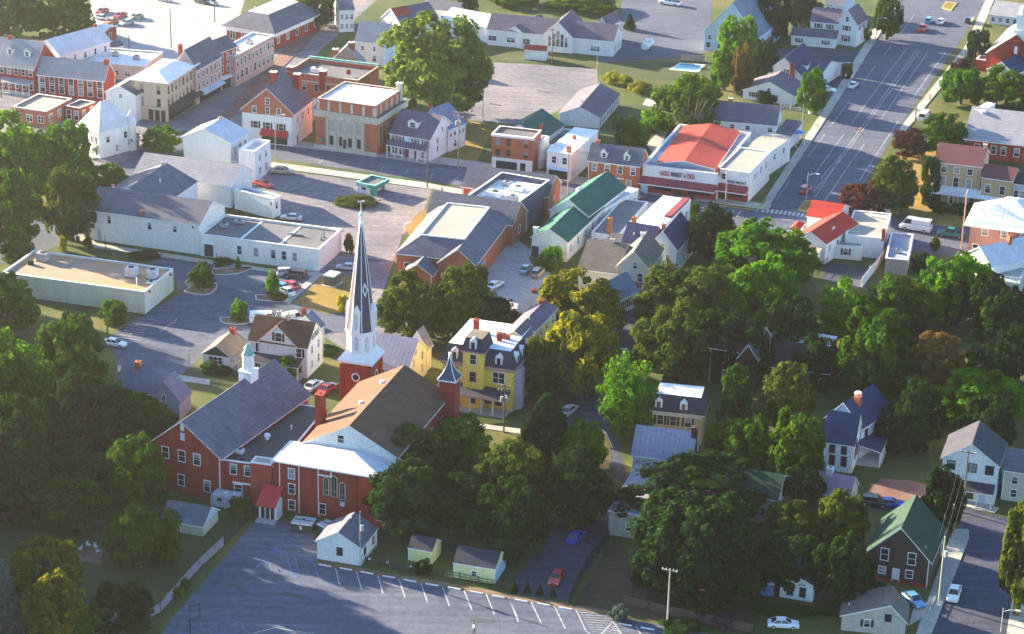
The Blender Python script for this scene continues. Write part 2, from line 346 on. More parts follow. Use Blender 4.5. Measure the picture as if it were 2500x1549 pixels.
    def dormer(s,fx,fy=.22,w=1.5,hh=1.5,roofm=None,wallm=None,rise=.7):
        """small gabled window on the front slope of a ridge-left-to-right roof"""
        X=-s.W/2+s.W*fx; Y=-s.D/2+s.D*fy; zs=s.h+s.rh*(fy/.5); dep=s.D*(.5-fy)*min(1,hh/(s.rh*(1-fy/.5)+.01))+.1; x=w/2
        b=MB(); b.prism([(X-x,zs-.2),(X+x,zs-.2),(X+x,zs+hh),(X,zs+hh+rise),(X-x,zs+hh)],Y,Y+dep,'y')
        me=b.mesh('dormer',wallm or s.trim); fixnormals(me); o=ob('dormer',me,s.roof)
        r=MB(); e=.2; k=rise/x; dd=dep+rise/(s.rh/(s.D/2)+.01)
        pr=[(X-x-e,zs+hh-e*k+.01),(X,zs+hh+rise+.01),(X+x+e,zs+hh-e*k+.01),(X+x+e,zs+hh-e*k+.12),(X,zs+hh+rise+.14),(X-x-e,zs+hh-e*k+.12)]
        r.prism(pr,Y-.2,Y+dd,'y',1,[1,1,1,0,0,1]); me=r.mesh('dormer_roof',[roofm or s.roofm,s.trim]); fixnormals(me); ob('dormer_roof',me,o)
        f,g=winmesh(w*.5,hh*.75,'',s.trim); q=ob('window',f,o,(X,Y,zs+.25)); 
        # glazing lies in the same sub-part
        g2=MB(); g2.poly([(X-w*.25,Y-.02,zs+.25),(X+w*.25,Y-.02,zs+.25),(X+w*.25,Y-.02,zs+.25+hh*.75),(X-w*.25,Y-.02,zs+.25+hh*.75)]); ob('pane',g2.mesh('pane',glass),o)
    def porch(s,sd,f0,f1,dep,z,rise=.6,n=4,roofm=None,post=None,floor=True,rail=False,th=.18):
        (x0,y0),a=s.side(sd,f0); (x1,y1),_=s.side(sd,f1); L=math.hypot(x1-x0,y1-y0); o=((x0+x1)/2,(y0+y1)/2,0)
        b=MB(); b.prism([(-dep,z),(-.0,z+rise),(-.0,z+rise+th),(-dep,z+th)],-L/2-.15,L/2+.15,'x',1,[1,1,0,1]); me=b.mesh('porch_roof',[roofm or s.roofm,s.trim]); fixnormals(me)
        pr=s.add('porch_roof',me,o,a)
        pm=MB(); pm.box(-.09,.09,-.09,.09,.25,z); pme=pm.mesh('porch_post',post or white2)
        c,q=math.cos(a),math.sin(a)
        for i in range(n):
            t=-L/2+.15+(L-.3)*i/max(1,n-1); yy=-dep+.2; s.add('porch_post',pme,(o[0]+t*c-yy*q,o[1]+t*q+yy*c,0),a)
        if floor:
            fb=MB(); fb.box(-L/2,L/2,-dep,-.004,0,.25); s.add('porch_floor',fb.mesh('porch_floor',grstone if floor is True else floor),o,a)
        if rail:
            rb=MB(); rb.box(-L/2,L/2,-dep+.17,-dep+.23,.95,1.05); rb.box(-L/2,L/2,-dep+.17,-dep+.23,.4,.48)
            for i in range(int(L/.3)): t=-L/2+.3*i; rb.box(t,t+.05,-dep+.18,-dep+.22,.48,.95)
            s.add('porch_railing',rb.mesh('porch_railing',white2),o,a)
        return pr
    def box(s,name,sd,f0,f1,z0,z1,out,m,slope=0):
        """a projecting box or sloping awning on a wall"""
        (x0,y0),a=s.side(sd,f0); (x1,y1),_=s.side(sd,f1); L=math.hypot(x1-x0,y1-y0); o=((x0+x1)/2,(y0+y1)/2,0)
        b=MB(); b.prism([(-out,z0),(0,z0),(0,z1),(-out,z1-slope)],-L/2,L/2,'x'); me=b.mesh(name,m); fixnormals(me)
        return s.add(name,me,o,a)
    def pipe(s,sd,f,z0=.1,z1=None):
        (X,Y),a=s.side(sd,f); b=MB(); b.box(-.06,.06,-.13,-.01,z0,z1 or s.h); s.add('downpipe',b.mesh('downpipe',white2),(X,Y,0),a)
def bld(nm,lab,cat,t,A,B,C,grp=None,**k): return Sec(t,A,B,C,info=(nm,lab,cat,grp),**k)
# ================================================================ BUILDINGS
# ---- row a, far left street
b=bld('brick_house','long red brick house with two white dormers at the far upper left','house','a0',(-150,578),(312,640),(540,545),hb=880,kind='gx',ap=400,wall=brick,roof=shl)
b.win('f',b.h-2.,7,1.,1.6); b.win('f',1.2,7,1.,1.6); b.porch('f',.3,.98,2.2,2.9,.6,6,rail=True); b.dormer(.45,.2); b.dormer(.79,.2); b.win('r',b.h-1.6,2,.9,1.4); b.chim(.33,.5,b.h+b.rh+.8)
b=bld('brick_hall','red brick hall with two rows of tall white windows at upper left','hall','a0',(345,682),(962,745),(1125,690),hb=940,kind='gx',ap=590,wall=brick,roof=shl)
b.win('f',b.h-2.5,7,1.25,2.1,fm=white2); b.win('f',.9,7,1.25,2.3); b.chim(.97,.5,b.h+b.rh+.9,1,1); b.pipe('f',.02); b.pipe('f',.98)
b=bld('white_house','tall white house with pale blue roof behind the brick hall','house','a0',(330,455),(548,512),(835,335),h=6.5,kind='gy',ap=372,wall=white,roof=metw2)
b.win('r',4.1,5,.7,1.5); b.win('r',1.1,[.15,.35,.55,.8],.8,1.5); b.chim(.5,.95,b.h+b.rh+.7,.6,.6)
b=bld('white_house','small white house with grey roof beside the pale car park','house','a0',(780,455),(852,482),(1000,372),h=3.4,kind='gy',ap=440,wall=white,roof=shg)
b.win('r',1.2,[.2,.6,.85],.7,1.2)
b=bld('flat_roofed_store','long low store with pale flat roof behind the brick hall','store','a0',(800,572),(1335,615),(1500,480),h=4,wall=stone,roof=whroof)
b.unit(.3,.6,1.6,1.4,1.1); b.unit(.7,.5,1.6,1.4,1.1); b.win('f',1.2,5,1.4,1.2); b.vent(.5,.3,b.h-.4)
b=bld('red_brick_shed','small red and white outbuilding by the pale car park','outbuilding','a0',(852,285),(955,300),(990,235),h=3.2,kind='gx',ap=250,wall=brick,roof=whroof)
b.win('f',1,2,.9,1.2); b.door('r',.5)
# corner building
b=bld('corner_building','cream stuccoed three storey corner building with white hipped roof','building','a0',(1242,735),(1533,768),(1868,600),hb=1128,kind='hip',rh=1.5,wall=pinkst,roof=whroof,ov=.9)
H=b.h
b.win('f',H-3.1,[.22,.75],1.,2.2,fm=pinkst); b.win('f',H-6.3,[.22,.75],1.,2.2,fm=pinkst); b.win('r',H-3.1,8,.9,2.,fm=pinkst); b.win('r',H-6.3,8,.9,2.,fm=pinkst)
b.box('shopfront','f',.4,.98,.1,2.9,.15,glass); b.box('cornice','f',.38,1.,3.,3.5,.9,pinkst); b.box('awning','r',.05,.98,2.6,3.7,2.2,dkmetal,.9); b.box('shopfront','r',.05,.98,.1,2.5,.12,glass)
for f in (.4,.6,.8,.98): b.box('pilaster','f',f-.02,f+.02,.1,3,.3,pinkst)
b=bld('row_building','pink painted row building between the corner building and the red facade','building','a0',(1600,612),(1812,640),(2012,510),h=9,kind='gy',ap=470,wall=brickp,roof=shg)
b.win('r',6.3,6,.8,1.6); b.win('r',3.6,6,.8,1.6); b.box('awning','r',.1,.95,2.3,3.1,1.6,ltblue,.6); b.box('shopfront','r',.1,.95,.1,2.2,.1,glass); b.chim(.1,.2,b.h+b.rh+.6)
b=bld('red_facade_building','narrow three storey building with bright red painted facade','building','a0',(1820,452),(2018,490),(2166,425),h=9.6,kind='gy',ap=395,wall=redp,roof=shg)
for z in (7,4.3): b.win('r',z,3,.9,1.7)
b.box('shopfront','r',.08,.92,.1,2.6,.3,glass); b.box('awning','r',.05,.95,2.7,3.3,1.1,white2,.4); b.win('f',7,2,.8,1.5)
b=bld('brick_block','long brick block with white flat roof running up the upper left street','building','a0',(1960,492),(2170,520),(2560,330),h=8,wall=brickp,roof=whroof)
b.win('r',5,10,.9,1.7); b.win('r',1.6,9,1.3,2); b.unit(.5,.3,1.5,1.5,1); b.unit(.6,.6,1.5,1.5,1)
b=bld('bank_building','square brick bank with white cornice and grey hipped roof at top','building','m',(540,62),(652,80),(712,24),hb=120,kind='deck',rh=3.6,inset=5.2,wall=brick,roof=shg,deck=whroof,ov=1.1)
b.win('f',1.3,4,1.5,3,fm=white2); b.win('r',1.3,5,1.1,3); b.box('cornice','f',0,1,b.h-1.1,b.h-.1,.4,white2); b.box('cornice','r',0,1,b.h-1.1,b.h-.1,.4,white2)
for k in (.3,.5,.7): b.vent(k,.3,b.h+3.6,.3,.7,gmetal)
b=bld('white_garage','white gabled garage with grey roof beside the cream corner building','garage','a0',(975,852),(1252,885),(1400,730),hb=1130,kind='gy',ap=802,wall=white,roof=shg)
b.door('f',.3,.9,2); b.win('f',b.h-1,[.5],.8,1)
b=bld('metal_roofed_house','white house with pale blue metal hipped roof and little turret','house','a0',(715,1170),(912,1238),(1050,1090),h=6,kind='hip',ap=930,wall=white,roof=metw2)
b.win('f',3.4,2,.9,1.5,sh=shut); b.win('f',.8,2,.9,1.5,sh=shut); b.win('r',3.4,2,.9,1.5); b.win('r',.8,[.5],.9,1.5); b.porch('f',.1,.9,1.8,2.6,.5,4)
m=MB(); m.cyl((b.W/2-.5,b.D/2-.5),1.3,1.3,0,6.4,8); m.cyl((b.W/2-.5,b.D/2-.5),1.6,.05,6.41,9.3,8,1); b.add('turret',m.mesh('turret',[white,metw2]))
b=bld('low_brick_store','low brick store with peach flat roof in front of the brick hall','store','a0',(112,985),(425,1030),(600,900),h=4,wall=brick2,roof=tanroof2)
b.win('r',1.2,3,1.4,1.6); b.win('f',1,3,1.5,1.6); b.door('r',.9)
b=bld('brick_store_annex','red brick annex with glazed front below the brick hall','store','a0',(600,975),(735,1000),(790,925),h=3.6,wall=brick,roof=tarroof)
b.win('f',.5,2,1.2,2.2); b.win('r',.5,2,1,2.2)
# barn etc
b=bld('white_barn','big windowless white building with pale blue roof','building','a0',(1690,1262),(2130,1325),(2290,1222),h=7.4,kind='gy',ap=(1900,1192),wall=white,roof=metw2,af=.45)
b.win('r',4.5,[.2,.5,.8],.8,1.6); b.win('r',1.5,[.3,.7],.8,1.6); b.porch('r',.05,.95,1.5,2.6,.5,4,post=white2); b.chim(.46,.85,b.h+b.rh+.7,.6,.6,m=brickp)
b=bld('grey_roofed_building','long white building with pale grey roof left of the small parking court','building','b0',(1240,168),(2128,282),(2352,140),h=5,kind='gx',ap=92,wall=white,roof=shl)
b.win('r',1.3,[.3,.7],.6,1.4); b.chim(.45,.02,b.h+1.6,.7,.7,m=brickp); b.door('r',.2)
b=bld('white_parapet_building','narrow white building with stepped parapet at the main street','building','b0',(2200,-60),(2352,-70+30),(2490,-140),h=7.2,wall=white,roof=metw2,par=.9)
b.win('r',4.2,[.3,.7],.8,1.5); b.win('r',1.2,[.3,.7],.8,1.5)
# warehouse
b=bld('cream_warehouse','long cream warehouse with dark roof and low flat wing','warehouse','b0',(800,498),(1838,640),(2110,470),hb=918,kind='gx',ap=432,wall=cream,roof=shg)
H=b.h
b.win('f',H-2.4,[.2],.8,1.7,fm=cream); b.win('f',H-2.5,[.56],.8,1.5); b.win('f',H-2.3,[.785],.8,1.3); b.door('f',.105,1.,2.5,m=doorb); b.chim(.48,.04,H+1.2,.6,.6,m=brick2)
b.box('sign','f',.008,.065,H-3.9,H-3.,.08,shut); b.win('r',2.6,[.35,.6],.7,1.7); b.pipe('f',.965)
b.box('wall_lamp','f',.94,.948,H-.9,H-.5,.3,dkmetal)
s2=b.sec('b0',(905,400),(1480,480),(1850,250),h=H,kind='gy',ap=305,wall=white,roof=shg,ov=.2); s2.vent(.7,.5,H+s2.rh*.6,.2,1); s2.chim(.5,.93,H+s2.rh+.8,.7,.7,m=stone)
s3=b.sec('b1',(-180,310),(168,400),(284,378),hb=585,wall=cream,roof=bluroof,par=.4); s3.win('f',s3.h-1.6,[.97],.5,.9); s3.win('r',s3.h-2.6,[.5],.7,1.6)
s4=b.sec('b1',(-500,722),(597,866),(832,682),hb=1072,wall=cream,roof=tarroof,par=.55)
for f in (.335,.475): s4.win('f',1.5,[f],.95,1.8)
for f in (.62,.71,.8): s4.win('f',1.6,[f-.0],.95,1.8)
s4.door('f',.075,2.,2.6,m=dkmetal); s4.door('f',.93,1.3,2.3,m=white); s4.box('canopy','f',.03,.12,2.9,3.05,.6,white2)
s4.unit(.93,.62,.6,.5,1.2); s4.unit(.93,.5,.6,.5,1.2); s4.unit(.7,.55,3.4,.4,.5,name='roof_hatch'); s4.unit(.18,.75,2.2,1.2,.7); s4.unit(.1,.5,1.6,1.4,.9)
for k in (.33,.66): 
    m=MB(); x=-s4.W/2+s4.W*k; m.box(x-.25,x+.25,-s4.D/2+.35,s4.D/2-.35,s4.h-.48,s4.h-.4); ob('roof_seam',m.mesh('roof_seam',white2),s4.roof)
b=bld('flat_roofed_building','cream block building with rusty tan flat roof in the car park','building','b0',(20,1078),(1332,1258),(1640,1048),hb=1465,wall=creamy,roof=tanroof,par=.5)
b.unit(.13,.72,2.4,2,1.7,gmetal); b.unit(.09,.5,1.,1,.8,dkmetal); b.unit(.79,.58,2.2,2,1.9,metw2); b.unit(.93,.62,2.,1.9,1.8,metw2); b.unit(.965,.4,1.6,1.4,.5,white2); b.vent(.89,.28,b.h-.4,.14,1.6)
b.door('r',.22,.9,2.1,m=metw2); b.door('r',.5,.9,2.1,m=metw2); b.door('r',.12,.6,2,m=metw2); b.box('wall_lamp','r',.14,.17,b.h-.9,b.h-.5,.3,dkmetal); b.box('wall_lamp','r',.86,.89,b.h-.9,b.h-.5,.3,dkmetal)
# ---- a1
b=bld('gambrel_shop','white and brick gabled shop with red awning and two tall chimneys','shop','a1',(-110,1002),(362,1055),(562,925),hb=1358,kind='gy',ap=822,wall=white,roof=shg)
H=b.h; m=MB(); W=b.W
m.prism([(-W/2+.0,H-.9),(W/2,H-.9),(W/2,H),(0,H+b.rh-.05),(-W/2,H)],-b.D/2-.018,-b.D/2-.004,'y'); b.add('brick_gable',m.mesh('brick_gable',brick2))
b.win('f',H-.6,[.24,.72],.9,1.5); b.win('f',H-.6,[.5],.9,1.5); b.win('f',H+1.7,[.5],.9,1.4); b.win('f',H-4.3,[.26,.5,.76],1.1,1.6,sh=shut)
b.box('awning','f',.38,.9,2.4,3.7,1.5,redaw,1.); b.box('shopfront','f',.38,.88,.3,2.2,.1,glass); b.win('r',H-2.8,[.2,.5,.8],.8,1.5); b.chim(.3,.85,H+b.rh+1.1,1.5,1.3,cap=white2); b.chim(.75,.9,H+b.rh+1,1.5,1.3,cap=white2)
b.door('r',.2,1.,2.2,m=doorr); b.pipe('f',.99); b.sec('a1',(415,1010),(520,1020),(560,960),h=3.4,kind='shed',rh=1.2,wall=grstone,roof=shg)
b=bld('brick_arcade_building','broad brick building with dark roof and green copper edge behind the bank','building','a1',(300,660),(962,742),(1135,610),h=7.5,wall=brick2,roof=tarroof,par=1.1,trim=stone)
m=MB(); m.box(-b.W/2,b.W/2,b.D/2+.05,b.D/2+.7,b.h-.9,b.h+.35); b.add('copper_cornice',m.mesh('copper_cornice',copper))
b.unit(.35,.25,3,1.6,1.2,white2); b.unit(.75,.4,1,.8,1,brick); b.box('string_course','f',0,1,b.h-2,b.h-1.7,.15,stone); b.win('f',3.4,6,1.,1.7); b.chim(.05,.06,b.h+1.2,1.6,1.6,m=brick,cap=white2,z0=4); b.chim(.5,.04,b.h+1.2,1.5,1.5,m=brick,cap=white2,z0=4)
b=bld('brick_gable_house','old house with brick gable, two big chimneys and white side','house','a1',(700,575),(1008,592),(1040,560),h=4.2,kind='gy',ap=432,wall=brickp,roof=shl)
b.chim(.14,.4,b.h+3.2,1.4,1.2,m=brick2,cap=white2); b.chim(.62,.4,b.h+5.2,1.4,1.2,m=brick2,cap=white2)
s2=b.sec('a1',(935,378),(1205,402),(1300,310),h=6.2,kind='gx',ap=225,wall=white,roof=shl); s2.win('f',3.9,[.25,.65],.7,1.1); s2.win('f',1.2,[.65],.9,1.5)
b=bld('white_red_gable_house','white gabled house with red and grey roof at top centre','house','a1',(1178,165),(1358,232),(1560,120),h=4.6,kind='gy',ap=85,wall=white,roof=shg)
b.win('f',3.4,[.5],.8,1.2); m=MB(); m.poly([(b.W/2+.3,-b.D/2-.2,b.h-.1),(b.W/2+.3,-b.D/2+5,b.h-.1),(.05,-b.D/2+5,b.h+b.rh+.25),(.05,-b.D/2-.2,b.h+b.rh+.25)]); ob('red_roof_patch',m.mesh('red_roof_patch',redroof),b.roof)
b=bld('low_white_store','low white building with grey roof behind the big lit tree','building','a1',(1540,80),(1860,115),(1920,40),h=3.6,kind='gx',ap=30,wall=white,roof=shg); b.win('f',1,4,.8,1.2)
b=bld('white_townhouse','white townhouse at the very top beside the upper left street','house','a1',(740,10),(790,130-30),(880,20),h=6,kind='gy',ap=0,wall=white,roof=shg); b.win('r',3.6,3,.7,1.3); b.win('r',1,3,.7,1.3)
# bank with stone front
b=bld('bank_building','brick bank with pale stone pilastered front and white flat roof','bank','a1',(568,1010),(1135,1095),(1388,925),hb=1448,kind='flat',wall=brick2,roof=tarroof,par=0,ov=.75,trim=stone)
H=b.h; W,D=b.W,b.D
s2=b.sec('a1',(585,905),(1120,980),(1380,825),h=H+3,wall=brick2,roof=whroof,par=.45,trim=stone,z0=H+.26)
for f in (.02,.2,.4,.6,.8,.98): s2.box('attic_pier','f',max(0,f-.02),min(1,f+.02),H+.3,H+2.5,.18,stone); s2.box('attic_pier','r',max(0,f-.02),min(1,f+.02),H+.3,H+2.5,.18,stone)
s2.chim(.97,.97,H+4.6,1.3,1.3,m=stone,cap=white2,z0=H)
b.box('entablature','f',-.02,1.02,H-1.5,H-.02,.35,stone); b.box('entablature','r',-.02,1.02,H-1.5,H-.02,.35,stone)
b.box('stone_frontispiece','f',.18,.8,.6,H-1.55,.2,stone)
for f in (.2,.33,.5-.02,.65,.78): b.box('pilaster','f',f-.018,f+.018,.6,H-1.6,.5,stone)
o=b.box('stone_base','f',-.01,1.01,0,.9,.6,stone)
m=MB(); 
for f in (.265,.43,.6,.715):
    pass
def glaz(sec,sd,f0,f1,z0,z1,out,m_,name='window'):
    return sec.box(name,sd,f0,f1,z0,z1,out,m_)
for f in (.265,.42+.0,.57,.715): 
    glaz(b,'f',f-.045,f+.045,4.6,H-2.,.24,grstone); glaz(b,'f',f-.03,f+.03,1.3,3.5,.24,glass)
glaz(b,'f',.45,.53,.9,3.4,.5,stone,'doorway'); glaz(b,'f',.465,.515,.9,3.1,.55,glass,'door')
b.win('r',2.2,4,1.1,4.5,fm=stone); b.box('lamp','f',.11,.135,1.8,2.3,.8,tealc); b.box('lamp','f',.84,.865,1.8,2.3,.8,tealc)
# white house with dormer on main street
b=bld('white_house','white house with blue shutters, dormer and grey roofed porch','house','a1',(1256,1228),(1622,1292),(1788,1150),hb=1500,kind='gx',ap=1068,wall=white,roof=shp)
H=b.h; b.win('f',H-1.9,[.08,.26,.46+.18,.9],.95,1.6,sh=shutb); b.box('blue_panel','f',.44,.52,H-1.9,H-.3,.05,ltblue); b.dormer(.47,.16,2.6,1.5); b.porch('f',.0,.98,1.9,2.9,.9,6); b.win('f',.7,[.12,.3,.85],1.2,1.6); b.door('f',.55,1.1,2.2,m=white2)
b.box('brick_panel','f',.36,.48,.3,2.4,.05,brick); b.box('brick_panel','f',.62,.68,.3,2.4,.05,brick); b.win('r',H-1.8,[.3,.7],.7,1.3); b.win('r',1.6,[.3,.7],.7,1.3); b.win('r',H+.3,[.5],.6,1.1); b.pipe('f',.99)
s2=b.sec('a1',(1530,1130),(1797,1195),(1878,1118),h=5.6,kind='gy',ap=(1640,1010),wall=white,roof=shbg,af=.4); s2.win('r',3.6,4,.8,.9); s2.win('r',.9,[.4],.9,1.6); s2.chim(.3,.1,s2.h+s2.rh+.8,.6,.6)
s2.win('f',1.2,[.4,.75],.8,1.4)
# ---- funeral-home like long white building
b=bld('white_hall','long low white hall with dark roof and arched gable window','hall','a2',(-190,270),(972,382),(1080,300),hb=528,kind='gx',ap=238,wall=white,roof=shp)
H=b.h; b.win('f',1.3,[.04,.19,.31],2.2,1.3); b.win('f',1.2,[.86],2.4,1.2); b.win('r',.9,[.3,.7],.8,1.5)
s2=b.sec('a2',(325,325),(600,352),(720,232),h=H+.05,kind='gy',ap=213,wall=white,roof=shp,ov=.3)
s2.win('f',1.6,[.5],.9,4.2); s2.win('f',1.6,[.36,.64],.8,3.4); s2.win('f',1.6,[.22,.78],.7,2.6)
s3=b.sec('a2',(0,282),(135,305),(300,190),h=H+.05,kind='gy',ap=245,wall=white,roof=shp,ov=.3)
s4=b.sec('a2',(-600,180),(-160,290-30),(-20,180),h=H,kind='gx',ap=150,wall=white,roof=whroof)
b.sec('a2',(825,225),(915,240),(1010,180),h=H+1,kind='gy',ap=165,wall=white,roof=shp)
b=bld('white_shed','little white shed with bright red roof on the grass','shed','a2',(150,462),(352,478),(378,455),hb=567,kind='gx',ap=432,wall=white,roof=redroof,ov=.15); b.door('f',.5,1.2,1.6,m=white2)
b=bld('blue_white_barn','large pale blue gabled house under the top edge','house','a2',(1818,285),(2300,350),(2600,150),h=5.2,kind='gy',ap=30,wall=ltblue,roof=shbg)
b.win('f',3,[.1,.3,.5],.9,1.3); b.win('f',.8,[.08,.3],1.2,1.4); b.win('r',2.5,4,.9,1.4)
b=bld('long_dark_roofed_shed','long low shed with dark purple roof and row of white doors','shed','a2',(478,1052),(846,1090),(1112,882),h=2.7,kind='gy',ap=(640,992),wall=white,roof=shp)
b.win('r',.4,11,.9,1.8,st='plain'); b.vent(.45,.35,b.h+b.rh,.25,.6); b.vent(.45,.2,b.h+b.rh,.2,.5,brick)
b=bld('green_roofed_building','white building with sea green roof behind the brick storefront','building','a2',(-60,1245),(320,1300),(487,1150),h=4,kind='gy',ap=(140,1155),wall=white,roof=grn,af=.45)
b.chim(.8,.3,b.h+2.6,.7,.7,m=brick2); b.vent(.6,.7,b.h+1.2); b.win('r',1,3,.9,1.4); b.sec('a2',(330,1330),(520,1350),(640,1200),h=3,kind='flat',wall=grstone,roof=tarroof)
b=bld('brick_storefront','three storey brick storefront with cream ground floor and white cornice','building','a2',(-148,1232),(240,1275),(308,1202),h=8.6,wall=brick2,roof=tarroof,par=.5)
b.win('f',6,[.15,.4,.82],1.,1.7,fm=brick2); b.win('f',3.6,[.15,.4,.82],1.,1.5,fm=brick2); b.box('cream_storefront','f',.02,.98,.1,3.1,.2,cream); b.box('shopfront','f',.12,.62,.5,2.4,.3,glass); b.box('door','f',.7,.82,.2,2.4,.3,glass); b.box('cornice','f',-.01,1.01,8.05,8.55,.4,white2)
b.sec('a2',(242,1300),(304,1310),(330,1250),h=6.6,wall=white,roof=metw2,par=.3)
b=bld('white_shop','plain white shop with broad white flat roof beside the brick storefront','shop','a2',(362,1402),(582,1432),(846,1215),h=6.4,kind='flat',par=0,ov=.15,wall=white,roof=whroof)
b.win('f',4,[.3,.75],1.,1.5); b.box('shopfront','f',.1,.9,.5,2.4,.15,glass); b.box('awning','f',.05,.95,2.6,3.1,.8,ltblue,.3); b.chim(.5,.55,b.h+1,.7,.7,m=brick2); b.chim(.85,.05,b.h+1.6,.9,.8,m=brick2)
b.sec('a2',(360,1360),(405,1370),(530,1260),h=4.5,wall=white,roof=metw2)
b=bld('brick_house','brick townhouse with two white dormers beside the market','house','b2',(742,42),(1216,98),(1292,15),hb=345,kind='gx',ap=-58,wall=brick2,roof=shg)
H=b.h; b.win('f',H-2.3,4,1.05,1.7); b.win('f',.8,[.55,.8],1.1,1.8); b.dormer(.29,.1,1.4,1.3); b.dormer(.73,.1,1.4,1.3); b.chim(.1,.5,H+b.rh+.9,.9,.9,m=brick2); b.door('f',.3,1.1,2.2); b.box('canopy','f',.46,.7,2.8,2.95,.5,white2)
# ---- market
b=bld('market','white fronted corner market with red roof, maroon awning and brick base','market','b2',(1243,82),(1932,168),('a2',2255,1225),h=6.3,wall=white,roof=bluroof,par=.7)
H=b.h
s2=b.sec('b2',(1370,75),(1915,135),('a2',2180,1225),h=H-.3,kind='gy',ap=(1640,58),wall=bluroof,roof=redroof,ov=.05,nowall=False,af=.47)
s3=b.sec('b2',(1936,118),(2228,160),(2420,-40),hb=436,wall=white,roof=tanroof2,par=.35)
m=MB(); 
aw=b.box('awning','f',-.02,1.0,2.5,3.7,1.9,maraw,.85); s3.box('awning','f',0,1.0,2.5,3.7,1.9,maraw,.85); b.box('awning_valance','f',-.02,1.,2.25,2.48,1.9,white2); s3.box('awning_valance','f',0,1.,2.25,2.48,1.9,white2)
b.box('brick_base','f',0,1,.05,2.2,.1,brick); s3.box('brick_base','f',0,1,.05,2.2,.1,brick)
b.box('shopfront','f',.17,.4,.8,2.15,.16,tealc if 0 else glass); b.box('shopfront','f',.62,.93,.8,2.15,.16,glass); b.box('door','f',.43,.54,.1,2.2,.2,doorm); b.box('vending_case','f',.0,.09,.1,2.1,.9,ltblue); s3.box('shopfront','f',.4,.85,.9,2.1,.16,glass); s3.box('door','f',.1,.3,.1,2.1,.2,doorm)
s3.win('f',4.7,[.2],.9,1.2); s3.win('r',4,[.25,.55,.8],.9,1.6); s3.box('cover','r',.3,.45,3.8,5.4,.08,ltblue)
s4=b.sec('b2',(2180,-60),(2400,-20),(2520,-180),h=5.6,kind='flat',wall=white,roof=tanroof2,par=0); s4.win('r',3,[.3,.7],.9,1.3)
def sign(sec,sd,f,z,text,wd,ht,m_,out=.12,ext=.03,name='lettering'):
    cu=bpy.data.curves.new('txt','FONT'); cu.body=text; cu.size=1; cu.align_x='CENTER'; cu.extrude=ext; cu.offset=.012
    o=bpy.data.objects.new('txt',cu); COL.objects.link(o); bpy.context.view_layer.update()
    me=bpy.data.meshes.new_from_object(o.evaluated_get(bpy.context.evaluated_depsgraph_get())); bpy.data.objects.remove(o)
    me.materials.clear(); me.materials.append(m_); me.name=name
    xs=[v.co.x for v in me.vertices]; ys=[v.co.y for v in me.vertices]; me.transform(Matrix.Diagonal((wd/(max(xs)-min(xs)),ht/(max(ys)-min(ys)),1,1))@Matrix.Translation((-(max(xs)+min(xs))/2,-min(ys),0)))
    me.transform(Matrix.Rotation(R_(90),4,'X')); (X,Y),a=sec.side(sd,f); d=Vector((math.sin(a),-math.cos(a),0))*out
    return sec.add(name,me,(X+d.x,Y+d.y,z),a)
w_=b.W; sign(b,'f',.30,4.35,'CHOICE',w_*.125,1.1,redaw); sign(b,'f',.465,4.35,'MARKET',w_*.15,1.1,dkmetal); sign(b,'f',.574,4.35,'&',w_*.022,.8,dkmetal); sign(b,'f',.655,4.35,'DELI',w_*.10,1.1,redaw)
sign(s3,'f',.62,4.0,'FINE MEAT',s3.W*.62,.65,dkmetal)
b.chim(.99,.03,H+1,.8,.8,m=brick)
# ---- right of market
b=bld('l_shaped_house','off white two storey house with purple grey roof behind the market','house','a2',(1825,1102),(2475,1160),(2560,1050),h=5.4,kind='gx',ap=985,wall=white,roof=shp)
b.win('f',3.7,[.38,.6,.92],1.,1.); b.win('f',1.2,[.8,.93],.9,1.5); b.chim(.3,.5,b.h+b.rh+1,.9,.9,m=brick2,cap=white2); b.win('r',3,[.5],.9,1.4)
s2=b.sec('a3',(112,1262),(245,1282),(290,1160),h=3.,kind='shed',rh=1.2,wall=white,roof=shp); s2.win('f',1,[.5],.8,1.1)
b=bld('canopy','blue canopy on white posts at the back of the white house','canopy','a3',(262,1225),(320,1250),(345,1210),h=3,kind='hip',rh=.5,wall=None,roof=mat('blue_canvas',(.04,.2,.6),None,1),nowall=True,ov=.1)
m=MB(); [m.box(x-.07,x+.07,y-.07,y+.07,0,3) for x in (-b.W/2+.1,b.W/2-.1) for y in (-b.D/2+.1,b.D/2-.1)]; b.add('post',m.mesh('post',white2))
b=bld('white_farmhouse','white two storey house with tall front gable and cream wing at top right','house','a3',(692,200),(880,228),(952,165),hb=438,kind='gy',ap=98,wall=white,roof=shp)
H=b.h; b.win('f',H-2.1,[.5],1.1,1.3,sh=shut); b.win('f',1.2,[.5],1.1,1.7,sh=shut); b.win('f',H+.4,[.5],.8,1.3); b.win('r',H-2.,[.3,.7],.8,1.4,sh=shut); b.win('r',1,[.5],.8,1.4)
s2=b.sec('a3',(450,200),(700,222),(800,130),h=H-.5,kind='gx',ap=95,wall=white,roof=shp); s2.win('f',s2.h-1.6,[.3,.72],.9,1.2,sh=shut)
s3=b.sec('a3',(272,328),(682,364),(735,300),hb=452,kind='gx',ap=290,wall=cream,roof=shp); s3.win('f',.9,[.18,.78],.9,1.1,sh=shut); s3.door('f',.42,.9,1.7,m=white2)
b=bld('white_cottage','white cottage with blue dormer, brick chimney and steep dark roof','cottage','a3',(35,665),(372,712),(545,575),h=3.6,kind='gy',ap=(240,540),wall=white,roof=shblue,af=.5)
